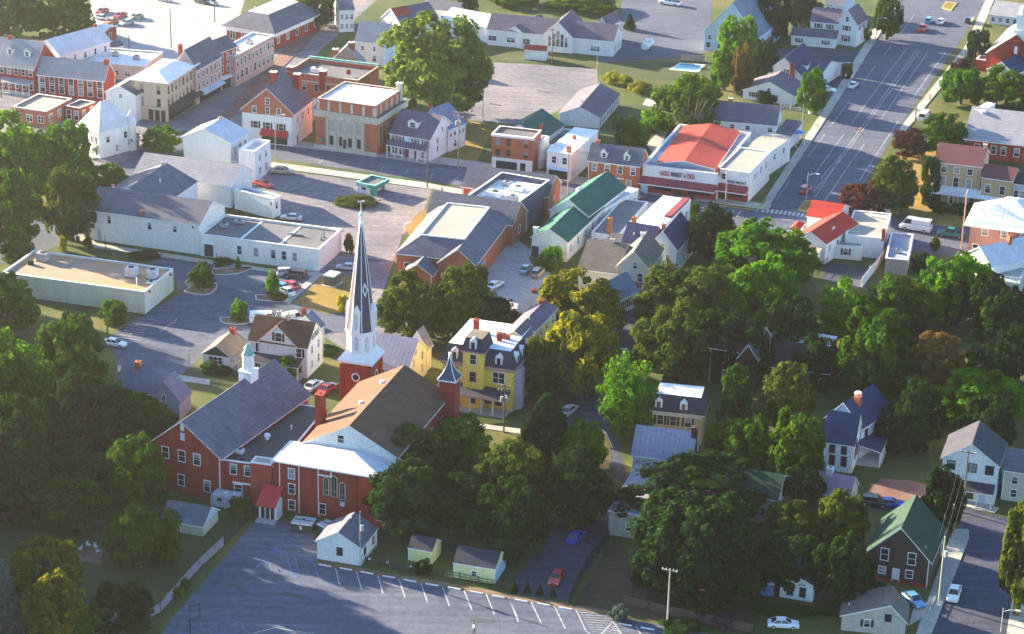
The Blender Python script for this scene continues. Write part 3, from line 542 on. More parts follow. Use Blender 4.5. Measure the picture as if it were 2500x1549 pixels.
b.win('f',3.6,[.6],.8,1.4,sh=shut); b.win('f',1,[.2,.5],.9,1.4,sh=shut); b.chim(.75,-.06,b.h+3.4,1.,.9,m=brick,z0=0); s2=b.sec('a3',(360,600),(420,608),(430,590),h=5.2,kind='shed',rh=.5,wall=white,roof=shblue); b.sec('a3',(470,700),(530,710),(560,560),h=3.2,kind='gx',rh=2.2,wall=white,roof=shblue)
b=bld('white_cottage','low white cottage with one sunlit roof slope beside the birch','cottage','a3',(-172,832),(302,895),(392,790),hb=978,kind='gy',ap=(92,762),wall=white,roof=shp)
b.win('f',.9,[.6],.9,1.2,sh=shut); b.win('r',.8,[.3,.75],.8,1.2,sh=shut); b.win('f',.9,[.2],.9,1.2,sh=shut); b.win('f',b.h+.3,[.5],.8,1)
b=bld('brick_church','brick church with tan roof and white belfry at the right edge','church','a3',(2072,492),(2600,560),(2800,330),h=5.2,kind='gy',ap=(2335,320),wall=brick,roof=tanroof2)
H=b.h; b.box('brick_pier','f',.44,.58,H-2,H+4.5,.8,brick); b.box('white_panel','f',.49,.54,H+1,H+3,.86,white2)
m=MB(); x0=b.W*.04; m.box(x0-1.6,x0+1.6,-b.D/2+.2,-b.D/2+3.4,H+2,H+7); m.box(x0-1.2,x0+1.2,-b.D/2+.6,-b.D/2+3,H+7,H+11); m.cyl((x0,-b.D/2+1.8),1.2,.7,H+11,H+13,8); b.add('belfry',m.mesh('belfry',white2))
s2=b.sec('a3',(2085,640),(2330,690),(2480,560),h=3.4,kind='gy',ap=(2230,575),wall=white,roof=shblue,af=.5); s2.win('r',1,3,.8,1.3)
b.sec('a3',(1975,545),(2085,560),(2110,520),h=3,wall=brick,roof=grstone)
b=bld('white_bungalow','white bungalow with light grey roof at the upper right corner','house','a3',(2105,135),(2372,168),(2450,60),h=2.6,kind='gx',ap=40,wall=white,roof=shl); b.win('f',.8,4,.9,1.2)
b=bld('white_house','white house at the very top left of the wide road','house','a3',(590,30),(740,50),(830,-40),h=5.,kind='gx',rh=2,wall=ltblue,roof=shg); b.win('f',2.8,3,.8,1.2); b.win('f',.6,3,.8,1.2)
b=bld('brick_hall','long brick hall with broad grey roof at the right edge','hall','a3',(1878,1278),(2520,1352),(2690,1110),h=4.6,kind='gx',ap=(0,1065),wall=brick,roof=shl,ov=.6)
b.win('f',1.6,[.18,.42,.56,.75,.9],1.1,1.9); b.vent(.15,.42,b.h+b.rh*.8,.9,.9)
s2=b.sec('a3',(1962,1010),(2040,1025),(2068,940),h=8.8,kind='flat',wall=white,roof=white,par=.1,z0=5); s2.win('f',7,[.5],1,.9)
b=bld('yellow_brick_house','three storey yellow brick house with white porch and maroon roof','house','b3',(1600,58),(2030,108),('a3',2075,1405),h=9.8,kind='gx',ap=-65,wall=tanb,roof=shred)
H=b.h; b.win('f',H-2.1,[.2,.48,.76],1.1,1.3,fm=white2); b.win('f',H-5.2,[.2,.48,.76],1.1,2.1,fm=white2); b.porch('f',.0,1.55,2.6,3.3,1.1,5,roofm=metw,rail=False); b.win('f',.6,[.15,.4,.62,.85],1.,2.1); b.chim(.97,.5,H+b.rh+1,.8,.8,m=stone)
s2=b.sec('b3',(2032,200),(2312,238),(2345,150),h=8.,kind='gx',ap=120,wall=tanb,roof=shred); s2.win('f',4.6,[.22,.7],1.1,1.9); s2.win('f',.6,[.3,.7],1.1,1.9); s2.win('r',4.6,[.5],.9,1.8)
b=bld('white_outbuilding','blue and white house side at the right edge behind the yellow brick house','house','b3',(2325,60+200),(2500,290),(2600,120),h=7,kind='gx',rh=1.5,wall=ltblue,roof=shd); b.win('f',4,3,.9,1.5)
b=bld('metal_roofed_building','brick building with ribbed white metal roof and cupola at the right edge','building','b3',(1925,640),(2560,720),(2720,560),h=7.2,kind='hip',ap=(0,440),wall=mat('weathered_brick',(.40,.19,.15),(.28,.12,.1),.5),roof=metw,ov=1.2,ridge=1)
H=b.h; b.win('f',H-1.9,[.22,.5,.78],1.2,1.5); b.win('f',1.4,[.1,.35,.6,.85],1.1,1.7); b.chim(.12,.45,H+1.9,1.,1.,m=brick,cap=brick)
s2=b.sec('b3',(2240,480),(2440,505),(2500,420),h=H+3.2,kind='hip',rh=1,wall=white,roof=metw,ov=.4,z0=H); s2.win('f',H+1.5,4,.7,.9)
s3=b.sec('b3',(1855,915),(2125,1035),(2290,800),h=4.8,kind='gy',ap=(2045,850),wall=white,roof=metw2,af=.55); s3.chim(.6,.55,s3.h+s3.rh+1.4,.9,.9,m=brick2); s3.win('r',1.4,3,.9,1.8,sh=shut); s3.win('f',1.2,[.3,.7],.9,1.5)
b.porch('r',.0,.2,2,3,.5,3)
b=bld('white_deck','white railed porch deck beneath the metal roofed wing','porch','b3',(2165,1160),(2380,1190),(2480,1060),h=3.,kind='flat',par=0,ov=.05,wall=grstone,roof=grstone)
m=MB(); 
for x0_,x1_,y0_,y1_ in ((-b.W/2,b.W/2,-b.D/2,-b.D/2+.08),(b.W/2-.08,b.W/2,-b.D/2,b.D/2)): m.box(x0_,x1_,y0_,y1_,4.2,4.3); m.box(x0_,x1_,y0_,y1_,3.5,3.6)
for i in range(8): x=-b.W/2+i*b.W/7; m.box(x-.06,x+.06,-b.D/2,-b.D/2+.1,3.25,4.4)
b.add('railing',m.mesh('railing',white2))
b=bld('orange_roofed_house','white gabled house with bright orange red roof at the crossroads','house','b3',(300,752),(592,818),(775,610),hb=1005,kind='gy',ap=(440,708),wall=white,roof=orroof,ov=.3)
s2=b.sec('b3',(420,560),(700,600),(775,470),h=b.h,kind='gx',ap=(0,455),wall=white,roof=orroof); b.sec('b3',(262,690),(330,700),(400,640),h=b.h-.4,kind='hip',rh=1.,wall=white,roof=orroof)
s3=b.sec('b3',(300,885),(498,920),(560,822),h=2.9,kind='shed',rh=.7,wall=white,roof=tanroof2); s3.win('r',.8,[.5],.8,1.2); b.win('r',2.3,4,.8,1.4); b.vent(.8,.4,b.h+b.rh*.5,.12,.6); b.vent(.8,.45,b.h+b.rh*.5,.12,.6)
b=bld('flat_roofed_house','bluish white building with stained tan flat roof at the crossroads','building','b3',(668,826),(930,848),(1022,740),hb=972,wall=white,roof=tanroof2,par=.2)
b.win('f',1,[.42],.9,1.4,sh=shut); b.door('f',.85,.9,2,m=white2); s2=b.sec('b3',(770,728),(1122,764),(1278,545),h=4.6,wall=blsid if 0 else white,roof=tanroof2,par=.3); s2.win('r',2.,6,.8,1.6); s2.chim(.99,.02,6.4,.7,.7,m=brick); s2.vent(.5,.85,4.4,.3,1.)
s2.sec('b3',(780,520),(960,545),(1010,480),h=4.4,wall=white,roof=bluroof,par=.2) if 0 else None
b=bld('low_blue_building','low building with blue grey flat roof and pink side wall','building','b3',(1140,945),(1350,965),(1492,735),h=3.4,wall=brickp,roof=bluroof,par=.5); b.win('r',1.1,4,.8,1.2); b.unit(.5,.3,1.4,1,.8)
# ---- brick fire hall
b=bld('brick_municipal_building','sprawling brick building with many grey gables and two flat roof wells','building','b1',(1560,850),(2050,905),(2868,250),h=4.5,par=0,ov=.05,wall=brick2,roof=tarroof)
s=b.sec('b1',(1320,908),(2064,989),(2520,590),h=4.7,kind='deck',rh=3.,inset=4.2,wall=brick2,roof=shg,deck=tanroof2); s.win('f',1.4,[.12,.2,.4],1.,1.6); s.win('r',1,[.2],1,2)
m=MB(); ix,iy=s.rx,s.ry
for q in ((-ix,ix,-iy-.12,-iy+.12),(-ix,ix,iy-.12,iy+.12),(-ix-.12,-ix+.12,-iy,iy),(ix-.12,ix+.12,-iy,iy)): m.box(*q,s.h+3.02,s.h+3.3)
ob('deck_edge',m.mesh('deck_edge',white2),s.roof)
s=b.sec('b1',(1602,532),(2385,640),(2560,520),h=4.75,kind='gx',ap=440,wall=brick2,roof=shg); s.win('r',1.5,[.5],1,1.6); s.win('l',1.5,[.5],1,1.6)
s=b.sec('b1',(1945,385),(2400,462),(2670,215),h=7.6,wall=shg,roof=whroof,par=1.2); s.unit(.35,.35,3.5,2.4,1.2,white2,z=6.4); s.unit(.6,.65,3.2,2.2,1.1,white2,z=6.4); s.unit(.75,.3,2.4,1.6,1.3,gmetal,z=6.4); s.unit(.3,.75,1.8,1.5,1.,gmetal,z=6.4)
s=b.sec('b1',(1925,285),(2712,380),(2868,255),h=4.75,kind='gx',ap=190,wall=brick2,roof=shg); s.win('r',1.2,[.5],1.2,2); s.win('l',1.5,[.5],1,1.6)
s=b.sec('b1',(1700,990),(2062,1030),(2110,985),h=4.3,kind='gy',ap=872,wall=brick2,roof=shg)
s=b.sec('b1',(1380,1080),(1640,1110),(1850,905),h=2.9,kind='gy',ap=(1510,1010),wall=brick2,roof=shg)
for f in (.1,.25,.45,.62,.8): b.box('brick_pier','r',f,f+.01,0,4.4,.3,brick)
# ---- green roofed hall
b=bld('green_roofed_hall','long cream hall with stepped teal green roofs beside the brick building','hall','b2',(222,752),(547,800),(868,478),hb=985,kind='gy',ap=(398,682),wall=cream,roof=grn)
b.win('r',1.6,5,.8,1.7); b.door('f',.1,1.6,2.4,m=doorm); b.chim(.05,.05,b.h+1.8,.9,.8,m=cream,z0=0); b.win('f',1.,[.55,.8],.8,1.4)
s=b.sec('b2',(390,500),(740,560),(1040,290),h=b.h+.8,kind='gy',ap=(600,410),wall=cream,roof=grn); m=MB(); m.cyl((-s.W*.14,-s.D*.1),.75,.75,s.h+.5,s.h+s.rh*.9,12); m.cyl((-s.W*.14,-s.D*.1),.75,.2,s.h+s.rh*.9,s.h+s.rh*.9+.4,12); ob('roof_vent',m.mesh('roof_vent',white2),s.roof)
s=b.sec('b2',(800,478),(893,498),(1118,302),h=4.1,kind='flat',par=0,ov=.15,wall=cream,roof=metw2); s.win('r',1.5,5,.7,1.3)
b=bld('white_flat_roofed_shop','building with bright white flat roof south of the market','building','b2',(1138,658),(1398,698),(1618,408),h=5,kind='flat',par=0,ov=.05,wall=white,roof=whroof)
m=MB(); m.box(b.W/2-1.6,b.W/2-.1,-b.D*.12,b.D/2-.4,5.26,5.7); ob('maroon_roof_ledge',m.mesh('maroon_roof_ledge',maraw),b.roof); b.chim(-.02,.1,6.4,.8,.8,m=brick2); b.win('r',2,4,.8,1.4)
b=bld('dark_flat_roofed_building','low building with dark grey flat roof and a lone brick chimney','building','b2',(770,712),(1020,745),(1275,425),h=3.6,wall=white,roof=tarroof,par=.15); b.chim(.62,.04,7.,.9,.9,m=brick2,z0=2); b.win('f',1.2,3,.9,1.3)
b=bld('blue_roofed_house','pale blue house with navy roofs and front gable','house','b2',(1300,832),(1556,868),(1702,685),h=5.4,kind='gy',ap=(1418,706),wall=ltblue,roof=shblue)
b.win('f',b.h-.6,[.5],.8,1.5); b.win('f',2.6,[.3,.7],.8,1.4); b.win('r',2.8,5,.8,1.6); b.win('r',.6,5,.8,1.5); b.chim(.35,.25,b.h+b.rh+.5,.7,.7,m=brick2)
s=b.sec('b2',(1060,802),(1330,842),(1420,735),h=5.2,kind='gx',ap=660,wall=ltblue,roof=shblue); s.vent(.3,.2,s.h+.8,.1,1.2); b.sec('b2',(905,790),(1050,812),(1085,745),h=4.6,kind='flat',wall=white,roof=shd,par=0)
b=bld('tan_house','tan two storey house with brown roof, front gable and red porch roof','house','b2',(1012,1018),(1304,1052),(1462,868),h=6,kind='gy',ap=(1187,890),wall=tan,roof=sht)
b.win('f',b.h-.2,[.55],.8,1.4); b.win('f',3.2,[.28,.72],1.,1.7); b.porch('f',.02,.98,1.8,2.3,.6,4,roofm=maraw); b.win('r',3.2,3,.8,1.6,sh=shut); b.win('r',.8,3,.8,1.6); b.chim(.45,.75,b.h+b.rh+.9,.7,.7,m=white)
s=b.sec('b2',(655,1042),(1012,1090),(1190,890),h=4.6,kind='gx',ap=(0,822),wall=tan,roof=sht); s.chim(.62,.5,s.h+s.rh+.8,.7,.7,m=stone); s.win('f',1.4,3,.9,1.5)
b=bld('grey_roofed_cottage','white cottage with slate blue roof below the tan house','cottage','b2',(760,1290),(962,1350),(1102,1215),h=3.6,kind='gy',ap=(858,1190),wall=white,roof=shbg); b.win('r',.9,4,.7,1.7,sh=shut); b.win('f',1,2,.8,1.3)
b=bld('brick_fronted_cottage','small cottage with brick front, grey roof and red chimney near the yellow tree','cottage','b2',(92,1435),(240,1455),(330,1335),h=3.4,kind='gx',ap=(0,1290),wall=brick2,roof=shbg); b.win('f',1,[.4],.9,1.2); b.door('f',.8,.9,2,m=doorr); b.chim(.6,.6,b.h+b.rh+.8,.8,.8,m=brick)
# ---- mansard house
b=bld('mansard_house','yellow three storey house with slate mansard roof and white dormers','house','c1',(1742,450),(2392,545),(2650,290),hb=935,kind='deck',rh=3.1,inset=1.3,wall=yellow,roof=shd,deck=whroof,trim=pinktrim,ov=.5)
H=b.h; W,D=b.W,b.D
def mdormer(s,sd,f,z,out=.25,w=1.25,hh=1.9):
    (X,Y),a=s.side(sd,f); m=MB(); x=w/2; m.prism([(-x,0),(x,0),(x,hh),(0,hh+.6),(-x,hh)],-out,1.2,'y'); me=m.mesh('dormer',white2); fixnormals(me); o=s.add('dormer',me,(X,Y,z),a)
    g=MB(); g.poly([(-w*.28,-out-.03,.35),(w*.28,-out-.03,.35),(w*.28,-out-.03,hh-.2),(-w*.28,-out-.03,hh-.2)]); ob('pane',g.mesh('pane',glass),o)
mdormer(b,'f',.17,H+.25); mdormer(b,'f',.8,H+.25); 
for f in (.15,.38,.62,.86): mdormer(b,'r',f,H+.25)
b.box('cornice','f',-.01,1.01,H-.45,H-.02,.4,pinktrim); b.box('cornice','r',-.01,1.01,H-.45,H-.02,.4,pinktrim)
b.win('f',H-2.8,[.16],1.1,1.8,fm=pinktrim); b.win('f',H-2.9,[.8],2.1,2.,fm=white2); b.win('f',1.,[.16,.65,.8],1.3,1.9,fm=pinktrim); b.win('r',H-2.8,[.2,.45,.75],1.1,1.9,fm=white2); b.win('r',1,[.2,.45,.75],1.1,1.9,fm=white2)
s=b.sec('c1',(1955,478),(2160,505),(2185,470),h=H+2.8,kind='deck',rh=2.3,inset=.9,wall=yellow,roof=shd,deck=sht,trim=pinktrim,ov=.45) if 0 else None
# centre bay placed in the house's own plan
def subbox(b,x0,x1,y0,y1,z0,z1,m_,name,mt=None):
    m=MB(); m.box(x0,x1,y0,y1,z0,z1,0,mt=1 if mt else None); return b.add(name,m.mesh(name,[m_,mt] if mt else m_))
cx=-W/2+W*.46; bw=W*.145
subbox(b,cx-bw,cx+bw,-D/2-1.1,-D/2+3.5,.1,H+2.7,yellow,'centre_bay'); 
m=MB(); e=.35; X0,X1,Y0,Y1=cx-bw-e,cx+bw+e,-D/2-1.1-e,-D/2+3.5; z=H+2.72; i=.7
m.box(X0,X1,Y0,Y1,z,z+.25,1); q0=[(X0,Y0,z+.25),(X1,Y0,z+.25),(X1,Y1,z+.25),(X0,Y1,z+.25)]; q1=[(X0+i,Y0+i,z+2.6),(X1-i,Y0+i,z+2.6),(X1-i,Y1-i*.3,z+2.6),(X0+i,Y1-i*.3,z+2.6)]
for k in range(4): m.poly([q0[k],q0[(k+1)%4],q1[(k+1)%4],q1[k]],0)
m.poly(q1,2); b.add('bay_mansard_roof',m.mesh('bay_mansard_roof',[shd,pinktrim,sht]))
for zz in (H+.5,H-2.8,1.2):
    f_,g_=winmesh(1.1,1.8,'',pinktrim if zz<H else white2); o=b.add('window',f_,(cx,-D/2-1.1,zz)); ob('pane',g_[0],o)
m=MB(); m.prism([(-.65,0),(.65,0),(.65,1.9),(0,2.5),(-.65,1.9)],-.2,1.,'y'); me=m.mesh('dormer',white2); fixnormals(me); o=b.add('dormer',me,(cx,-D/2-1.1,z+.3)); g=MB(); g.poly([(-.35,-.23,.3),(.35,-.23,.3),(.35,-.23,1.7),(-.35,-.23,1.7)]); ob('pane',g.mesh('pane',glass),o)
b.porch('f',-.03,.97,3.2,3.1,.9,7,roofm=shd,th=.25); b.chim(.28,.55,H+5.4,.9,.9,m=brick,z0=H+2.5); b.chim(.68,.35,H+4.6,.8,.8,m=brick,z0=H+2.5); b.chim(.72,.45,H+3.9,2,.7,m=brick2,z0=H+2.5)
s=b.sec('c1',(2300,228),(2510,262),(2790,-20),h=H+2.5,kind='gy',ap=(2400,190),wall=yellow,roof=shp); s.win('r',H+.3,5,.9,1.5,fm=white2); s.win('r',H-2.6,5,.8,1.6,fm=white2); s.chim(.5,.9,s.h+s.rh+.9,.8,.8,m=brick); s.vent(.6,.4,s.h+s.rh*.8,.1,.8)
bm_=MB(); bm_.cyl((W/2-.6,-D/2+2.5),1.9,1.9,.1,H-.5,8,rot=.39); b.add('bay_tower',bm_.mesh('bay_tower',mat('lilac_trim',(.42,.36,.42),None,.6)))
# ---- church hall
b=bld('church_hall','red brick church hall with grey roof and white cupola','hall','c0',(1400,1203),(2032,1352),(2745,745),hb=1772,kind='gy',ap=(1662,1018),wall=brick,roof=shg,ov=.5,af=.46)
H=b.h; b.win('f',H-2.3,[.44,.66],1.2,1.9); b.win('f',1.5,[.42,.8],1.1,1.9); b.win('f',H-2.3,[.2],1.2,1.9); b.box('gable_vent','f',.43,.49,H+1.5,H+2.8,.08,metw2); b.box('gable_board','f',.435,.485,H+3.2,H+b.rh-.4,.1,white2)
cy=b.D*.22; cx=-b.W/2+b.W*.46; zr=H+b.rh
m=MB(); m.box(cx-1.2,cx+1.2,cy-1.2,cy+1.2,zr-1.7,zr+1.1); m.box(cx-1.3,cx+1.3,cy-1.3,cy+1.3,zr+1.1,zr+1.35); m.cyl((cx,cy),1.,.98,zr+1.35,zr+3.9,8,rot=.39); m.cyl((cx,cy),1.15,1.12,zr+3.9,zr+4.1,8,rot=.39); o=b.add('cupola',m.mesh('cupola',white2))
m=MB(); m.cyl((cx,cy),1.05,.55,zr+4.11,zr+5.1,8,rot=.39); m.cyl((cx,cy),.6,.08,zr+5.1,zr+6.2,8,rot=.39); m.cyl((cx,cy),.05,.05,zr+6.2,zr+8,6); ob('cupola_roof',m.mesh('cupola_roof',copper),o)
b=bld('church_link','brick link wing with dark flat roof between hall and church','building','c0',(2038,1368),(2560,1440),(3130,905),h=H-.8,wall=brick,roof=dkroof,par=.25)
h=b.h; b.win('f',h-2.3,[.22,.47],1.,1.7); b.win('f',2,[.3,.6],1.2,1.2); b.box('lintel','f',.2,.65,3.4,3.7,.1,white2); b.unit(.2,.15,1.3,1.1,.9,metw2); b.unit(.33,.05,.8,.6,.8,dkmetal); b.vent(.45,.4,h-.2,.6,1.,white2); b.vent(.7,.6,h-.2,.2,.8)
s=b.sec('c0',(2310,1395),(2500,1420),(2545,1360),h=h+.5,wall=redp,roof=tanroof2,par=.1)
# ---- church
ch=bld('brick_church','large red brick church with brown gabled nave and white spired tower','church','c1',(470,1212),(1312,1342),(1872,792),h=10,kind='gy',ap=(892,1060),wall=brick,roof=shb,ov=.5)
H=ch.h; W,D=ch.W,ch.D
m=MB(); m.prism([(-W/2,H-2),(W/2,H-2),(W/2,H),(0,H+ch.rh-.02),(-W/2,H)],-D/2-.12,-D/2-.01,'y'); me=m.mesh('white_gable',white); fixnormals(me); ch.add('white_gable',me)
f_,g_=winmesh(1.,1.3,'',white2); o=ch.add('window',f_,(-W*.1,-D/2-.12,H+1.)); ob('pane',g_[0],o)
ch.vent(.36,.42,H+ch.rh*.7,.45,.8); ch.vent(.4,.75,H+ch.rh*.75,.5,.9)
m=MB(); m.box(.0,.0,.0,.0,0,0)
# side windows of nave (lean-to of tall arches)
ch.win('r',3,5,1.2,4.2,fm=stone)
ann=ch.sec('c1',(182,1382),(1182,1548),(1350,1380),h=8.6,kind='hip',rh=2.1,wall=brick,roof=metw2,ov=.45,ridge=.55)
h=ann.h; ann.win('f',h-2.6,[.165],1.,1.7); ann.win('f',h-5.3,[.165],1.,1.7); ann.win('f',h-8.1,[.165],1.,1.6); ann.win('f',.6,[.45],1.,1.8); ann.win('f',1.2,[.98],1.,1.2)
def archwin(sec,sd,f,z,w,hh,fm,gm=glass,n=8,out=.0):
    (X,Y),a=sec.side(sd,f); m=MB()
    def arch(w_,h_,z0=0): return [(-w_/2,z0),(w_/2,z0)]+[(w_/2*math.cos(k*math.pi/n),h_-w_/2+w_/2*math.sin(k*math.pi/n)) for k in range(n+1)]
    m.prism(arch(w+.3,hh+.15,-.12),-.07-out,0,'y'); me=m.mesh('window_frame',fm); fixnormals(me); o=sec.add('window',me,(X,Y,z),a)
    m=MB(); m.prism(arch(w,hh),-.1-out,-.075-out,'y'); me=m.mesh('pane',gm); fixnormals(me); ob('pane',me,o)
    m=MB(); m.box(-w/2,w/2,-.13-out,-.1-out,hh*.25,hh*.25+.06); m.box(-.03,.03,-.13-out,-.1-out,0,hh*.9); ob('glazing_bar',m.mesh('glazing_bar',fm),o)
archwin(ann,'f',.487,h-4.4,.75,2.9,stone); archwin(ann,'f',.562,h-4.5,.85,3.5,stone); archwin(ann,'f',.637,h-4.7,.75,2.8,stone)
ann.unit(.64,-.01,.9,.6,.9,metw2,z=2.6,name='window_air_conditioner'); ann.pipe('f',.055); ann.pipe('f',.235); ann.pipe('f',.415)
ann.box('downpipe_arm','f',.41,.54,h-1.15,h-.95,.25,white2); ann.box('downpipe_drop','f',.53,.542,h-1.0,h-.3,.25,white2); ann.box('red_wall_panel','f',.79,.998,.2,h-.2,.06,redp)
ch.chim(-.02,.3,H+5.4,1.4,1.4,m=brick,z0=2)
# entrance with red awning (left of annex)
en=ch.sec('d1',(45,300),(205,325),(245,260),h=2.9,wall=white2,roof=white2,par=0,ov=0,kind='flat') 
en.box('awning','f',-.08,1.05,2.9,5.0,.3,redaw,.0) if 0 else None
m=MB(); m.prism([(-en.D/2-.9,2.75),(en.D/2,4.9),(en.D/2,5.),(-en.D/2-.9,2.87)],-en.W/2-.2,en.W/2+.2,'x'); me=m.mesh('awning',redaw); fixnormals(me); en.add('awning',me)
for f in (.22,.5,.78): en.box('door','f',f-.11,f+.11,.35,2.6,.03,glass)
en.box('step','f',-.05,1.05,0,.35,1.3,grstone)
# right rear turret with concave slate roof
def tower(sec_,x,y,half,h0,mwall,name):
    m=MB(); m.box(x-half,x+half,y-half,y+half,.0,h0); return ch.add(name,m.mesh(name,mwall))
tx,ty=W/2+.7,D/2-1.; th_=1.35; hz=13.6
tower(ch,tx,ty,th_,hz,brick,'turret')
m=MB(); m.box(tx-th_-.25,tx+th_+.25,ty-th_-.25,ty+th_+.25,hz,hz+.29); ch.add('turret_cornice',m.mesh('turret_cornice',white2))
m=MB(); rad=[1.65,1.1,.7,.4,.2,.08]; zz=[hz+.3,hz+1.,hz+1.75,hz+2.6,hz+3.5,hz+4.3]
for k in range(5):
    a=[(tx+sx*rad[k],ty+sy*rad[k],zz[k]) for sx,sy in ((-1,-1),(1,-1),(1,1),(-1,1))]; c=[(tx+sx*rad[k+1],ty+sy*rad[k+1],zz[k+1]) for sx,sy in ((-1,-1),(1,-1),(1,1),(-1,1))]
    for q in range(4): m.poly([a[q],a[(q+1)%4],c[(q+1)%4],c[q]])
tr=ch.add('turret_roof',m.mesh('turret_roof',mat('dark_slate',(.06,.08,.13),(.04,.05,.08),.5)))
m=MB()
for k in range(5):
    for sx,sy in ((-1,-1),(1,-1),(1,1),(-1,1)): m.tube((tx+sx*rad[k],ty+sy*rad[k],zz[k]),(tx+sx*rad[k+1],ty+sy*rad[k+1],zz[k+1]),.09,.07,5)
m.cyl((tx,ty),.3,.3,hz+4.3,hz+4.8,8); ob('ridge_rib',m.mesh('ridge_rib',white2),tr)
# ---- the steeple
# tower position: its front-left top edge is seen at c1(803,460)..(1075,500); place it just left of the nave at the far end
best=None
for i in range(160):
    hh=10+i*.15
    a=G('c1',(803,462),hh); c=G('c1',(1075,502),hh); d=(a+c)/2-ch.root.location
    lx=d.x*ch.u.x+d.y*ch.u.y; ly=d.x*ch.v.x+d.y*ch.v.y; w_=(c-a).length
    if best is None or abs(lx+w_/2+W/2-.6)<best[0]: best=(abs(lx+w_/2+W/2-.6),hh,lx,ly,w_)
_,TH,lx,ly,tw=best
print('TOWER h',TH,'x',lx,'y',ly,'w',tw,'nave W D rh',W,D,ch.rh)
tw=tw/2; cx,cy=lx,ly+tw
m=MB(); m.box(cx-tw,cx+tw,cy-tw,cy+tw,0,TH)
for sx in (-1,1):
    for sy in (-1,1): m.box(cx+sx*(tw-.25)-.45,cx+sx*(tw-.25)+.45,cy+sy*(tw-.25)-.45,cy+sy*(tw-.25)+.45,0,TH-.4)
ch.add('tower',m.mesh('tower',brick))
for dx,dy,a in ((0,-1,0),(1,0,R_(90)),(-1,0,R_(-90))):
    m=MB(); n=20
    for k in range(n):
        t0,t1=k*2*math.pi/n,(k+1)*2*math.pi/n
        for r0,r1,mm in ((.0,.55,1),(.55,.8,0)):
            m.poly([(r0*math.cos(t0),-.06,r0*math.sin(t0)),(r1*math.cos(t0),-.06,r1*math.sin(t0)),(r1*math.cos(t1),-.06,r1*math.sin(t1)),(r0*math.cos(t1),-.06,r0*math.sin(t1))],mm)
    ch.add('round_window',m.mesh('round_window',[white2,glass]),(cx+dx*(tw+.0),cy+dy*(tw+.0),TH-2.6),a)
def octo(m,r0,z0,r1,z1,mm=0,cap=False):
    o_=math.pi/8
    for k in range(8):
        a0,a1=o_+k*math.pi/4,o_+(k+1)*math.pi/4
        m.poly([(cx+r0*math.cos(a0),cy+r0*math.sin(a0),z0),(cx+r0*math.cos(a1),cy+r0*math.sin(a1),z0),(cx+r1*math.cos(a1),cy+r1*math.sin(a1),z1),(cx+r1*math.cos(a0),cy+r1*math.sin(a0),z1)],mm)
    if cap: m.poly([(cx+r1*math.cos(o_+k*math.pi/4),cy+r1*math.sin(o_+k*math.pi/4),z1) for k in range(8)],mm)
m=MB(); e=.5; m.box(cx-tw-e,cx+tw+e,cy-tw-e,cy+tw+e,TH,TH+.45)
R1=tw*.93
sq=[(cx+sx*(tw+e),cy+sy*(tw+e),TH+.45) for sx,sy in ((-1,-1),(1,-1),(1,1),(-1,1))]; s1=[(cx+sx*R1*.8,cy+sy*R1*.8,TH+2.) for sx,sy in ((-1,-1),(1,-1),(1,1),(-1,1))]
for q in range(4): m.poly([sq[q],sq[(q+1)%4],s1[(q+1)%4],s1[q]])
octo(m,R1+.0,TH+.9,R1,TH+5.1); octo(m,R1+.25,TH+5.1,R1+.25,TH+5.5,cap=True); octo(m,R1,TH+5.05,R1+.25,TH+5.1)
st=ch.add('belfry',m.mesh('belfry',white2))
m=MB()
for k in range(8):
    a=k*math.pi/4; m2=R1*math.cos(math.pi/8)+.02; c_,s_=math.cos(a),math.sin(a); hw=.42
    m.poly([(cx+c_*m2+s_*hw,cy+s_*m2-c_*hw,TH+2.2),(cx+c_*m2-s_*hw,cy+s_*m2+c_*hw,TH+2.2),(cx+c_*m2-s_*hw,cy+s_*m2+c_*hw,TH+4.4),(cx+c_*m2,cy+s_*m2,TH+4.8),(cx+c_*m2+s_*hw,cy+s_*m2-c_*hw,TH+4.4)])
ob('louvre',m.mesh('louvre',mat('pale_blue_louvre',(.55,.6,.66),None,.8)),st)
# apex from the photograph
Rw=ch.root.matrix_world if False else None
gx_=ch.root.location+ch.u*cx+ch.v*cy
lo,hi=0,90; Y=src('b1',(985,640))[1]
for _ in range(40):
    q=(lo+hi)/2
    if py((gx_.x,gx_.y,q))>Y: lo=q
    else: hi=q
SPT=lo; print('spire top',SPT)
R2=R1+.02; m=MB(); octo(m,R2,TH+5.5,.28,SPT); sp=ch.add('spire',m.mesh('spire',mat('slate_spire',(.075,.065,.10),(.045,.04,.065),.5,sc2=4)))
m=MB(); o_=math.pi/8
for k in range(8):
    a=o_+k*math.pi/4; m.tube((cx+R2*math.cos(a),cy+R2*math.sin(a),TH+5.5),(cx+.28*math.cos(a),cy+.28*math.sin(a),SPT),.10,.06,5)
m.cyl((cx,cy),.3,.4,SPT-.3,SPT+.2,8); m.cyl((cx,cy),.5,.45,SPT+.2,SPT+.45,8); m.cyl((cx,cy),.24,.18,SPT+.45,SPT+1.5,8); m.cyl((cx,cy),.22,.45,SPT+1.5,SPT+1.9,10); m.cyl((cx,cy),.45,.12,SPT+1.9,SPT+2.4,10); m.cyl((cx,cy),.07,.04,SPT+2.4,SPT+4.2,6)
ob('spire_rib',m.mesh('spire_rib',white2),sp)
m=MB(); m.box(-.5,.35,-.03,.03,-.06,.06); m.poly([(-.55,0,-.3),(-.15,0,0),(-.55,0,.3)]); m.box(.3,.55,-.04,.04,-.18,.18); ob('weather_vane',m.mesh('weather_vane',white2),sp,(cx,cy,SPT+4.2),.6)
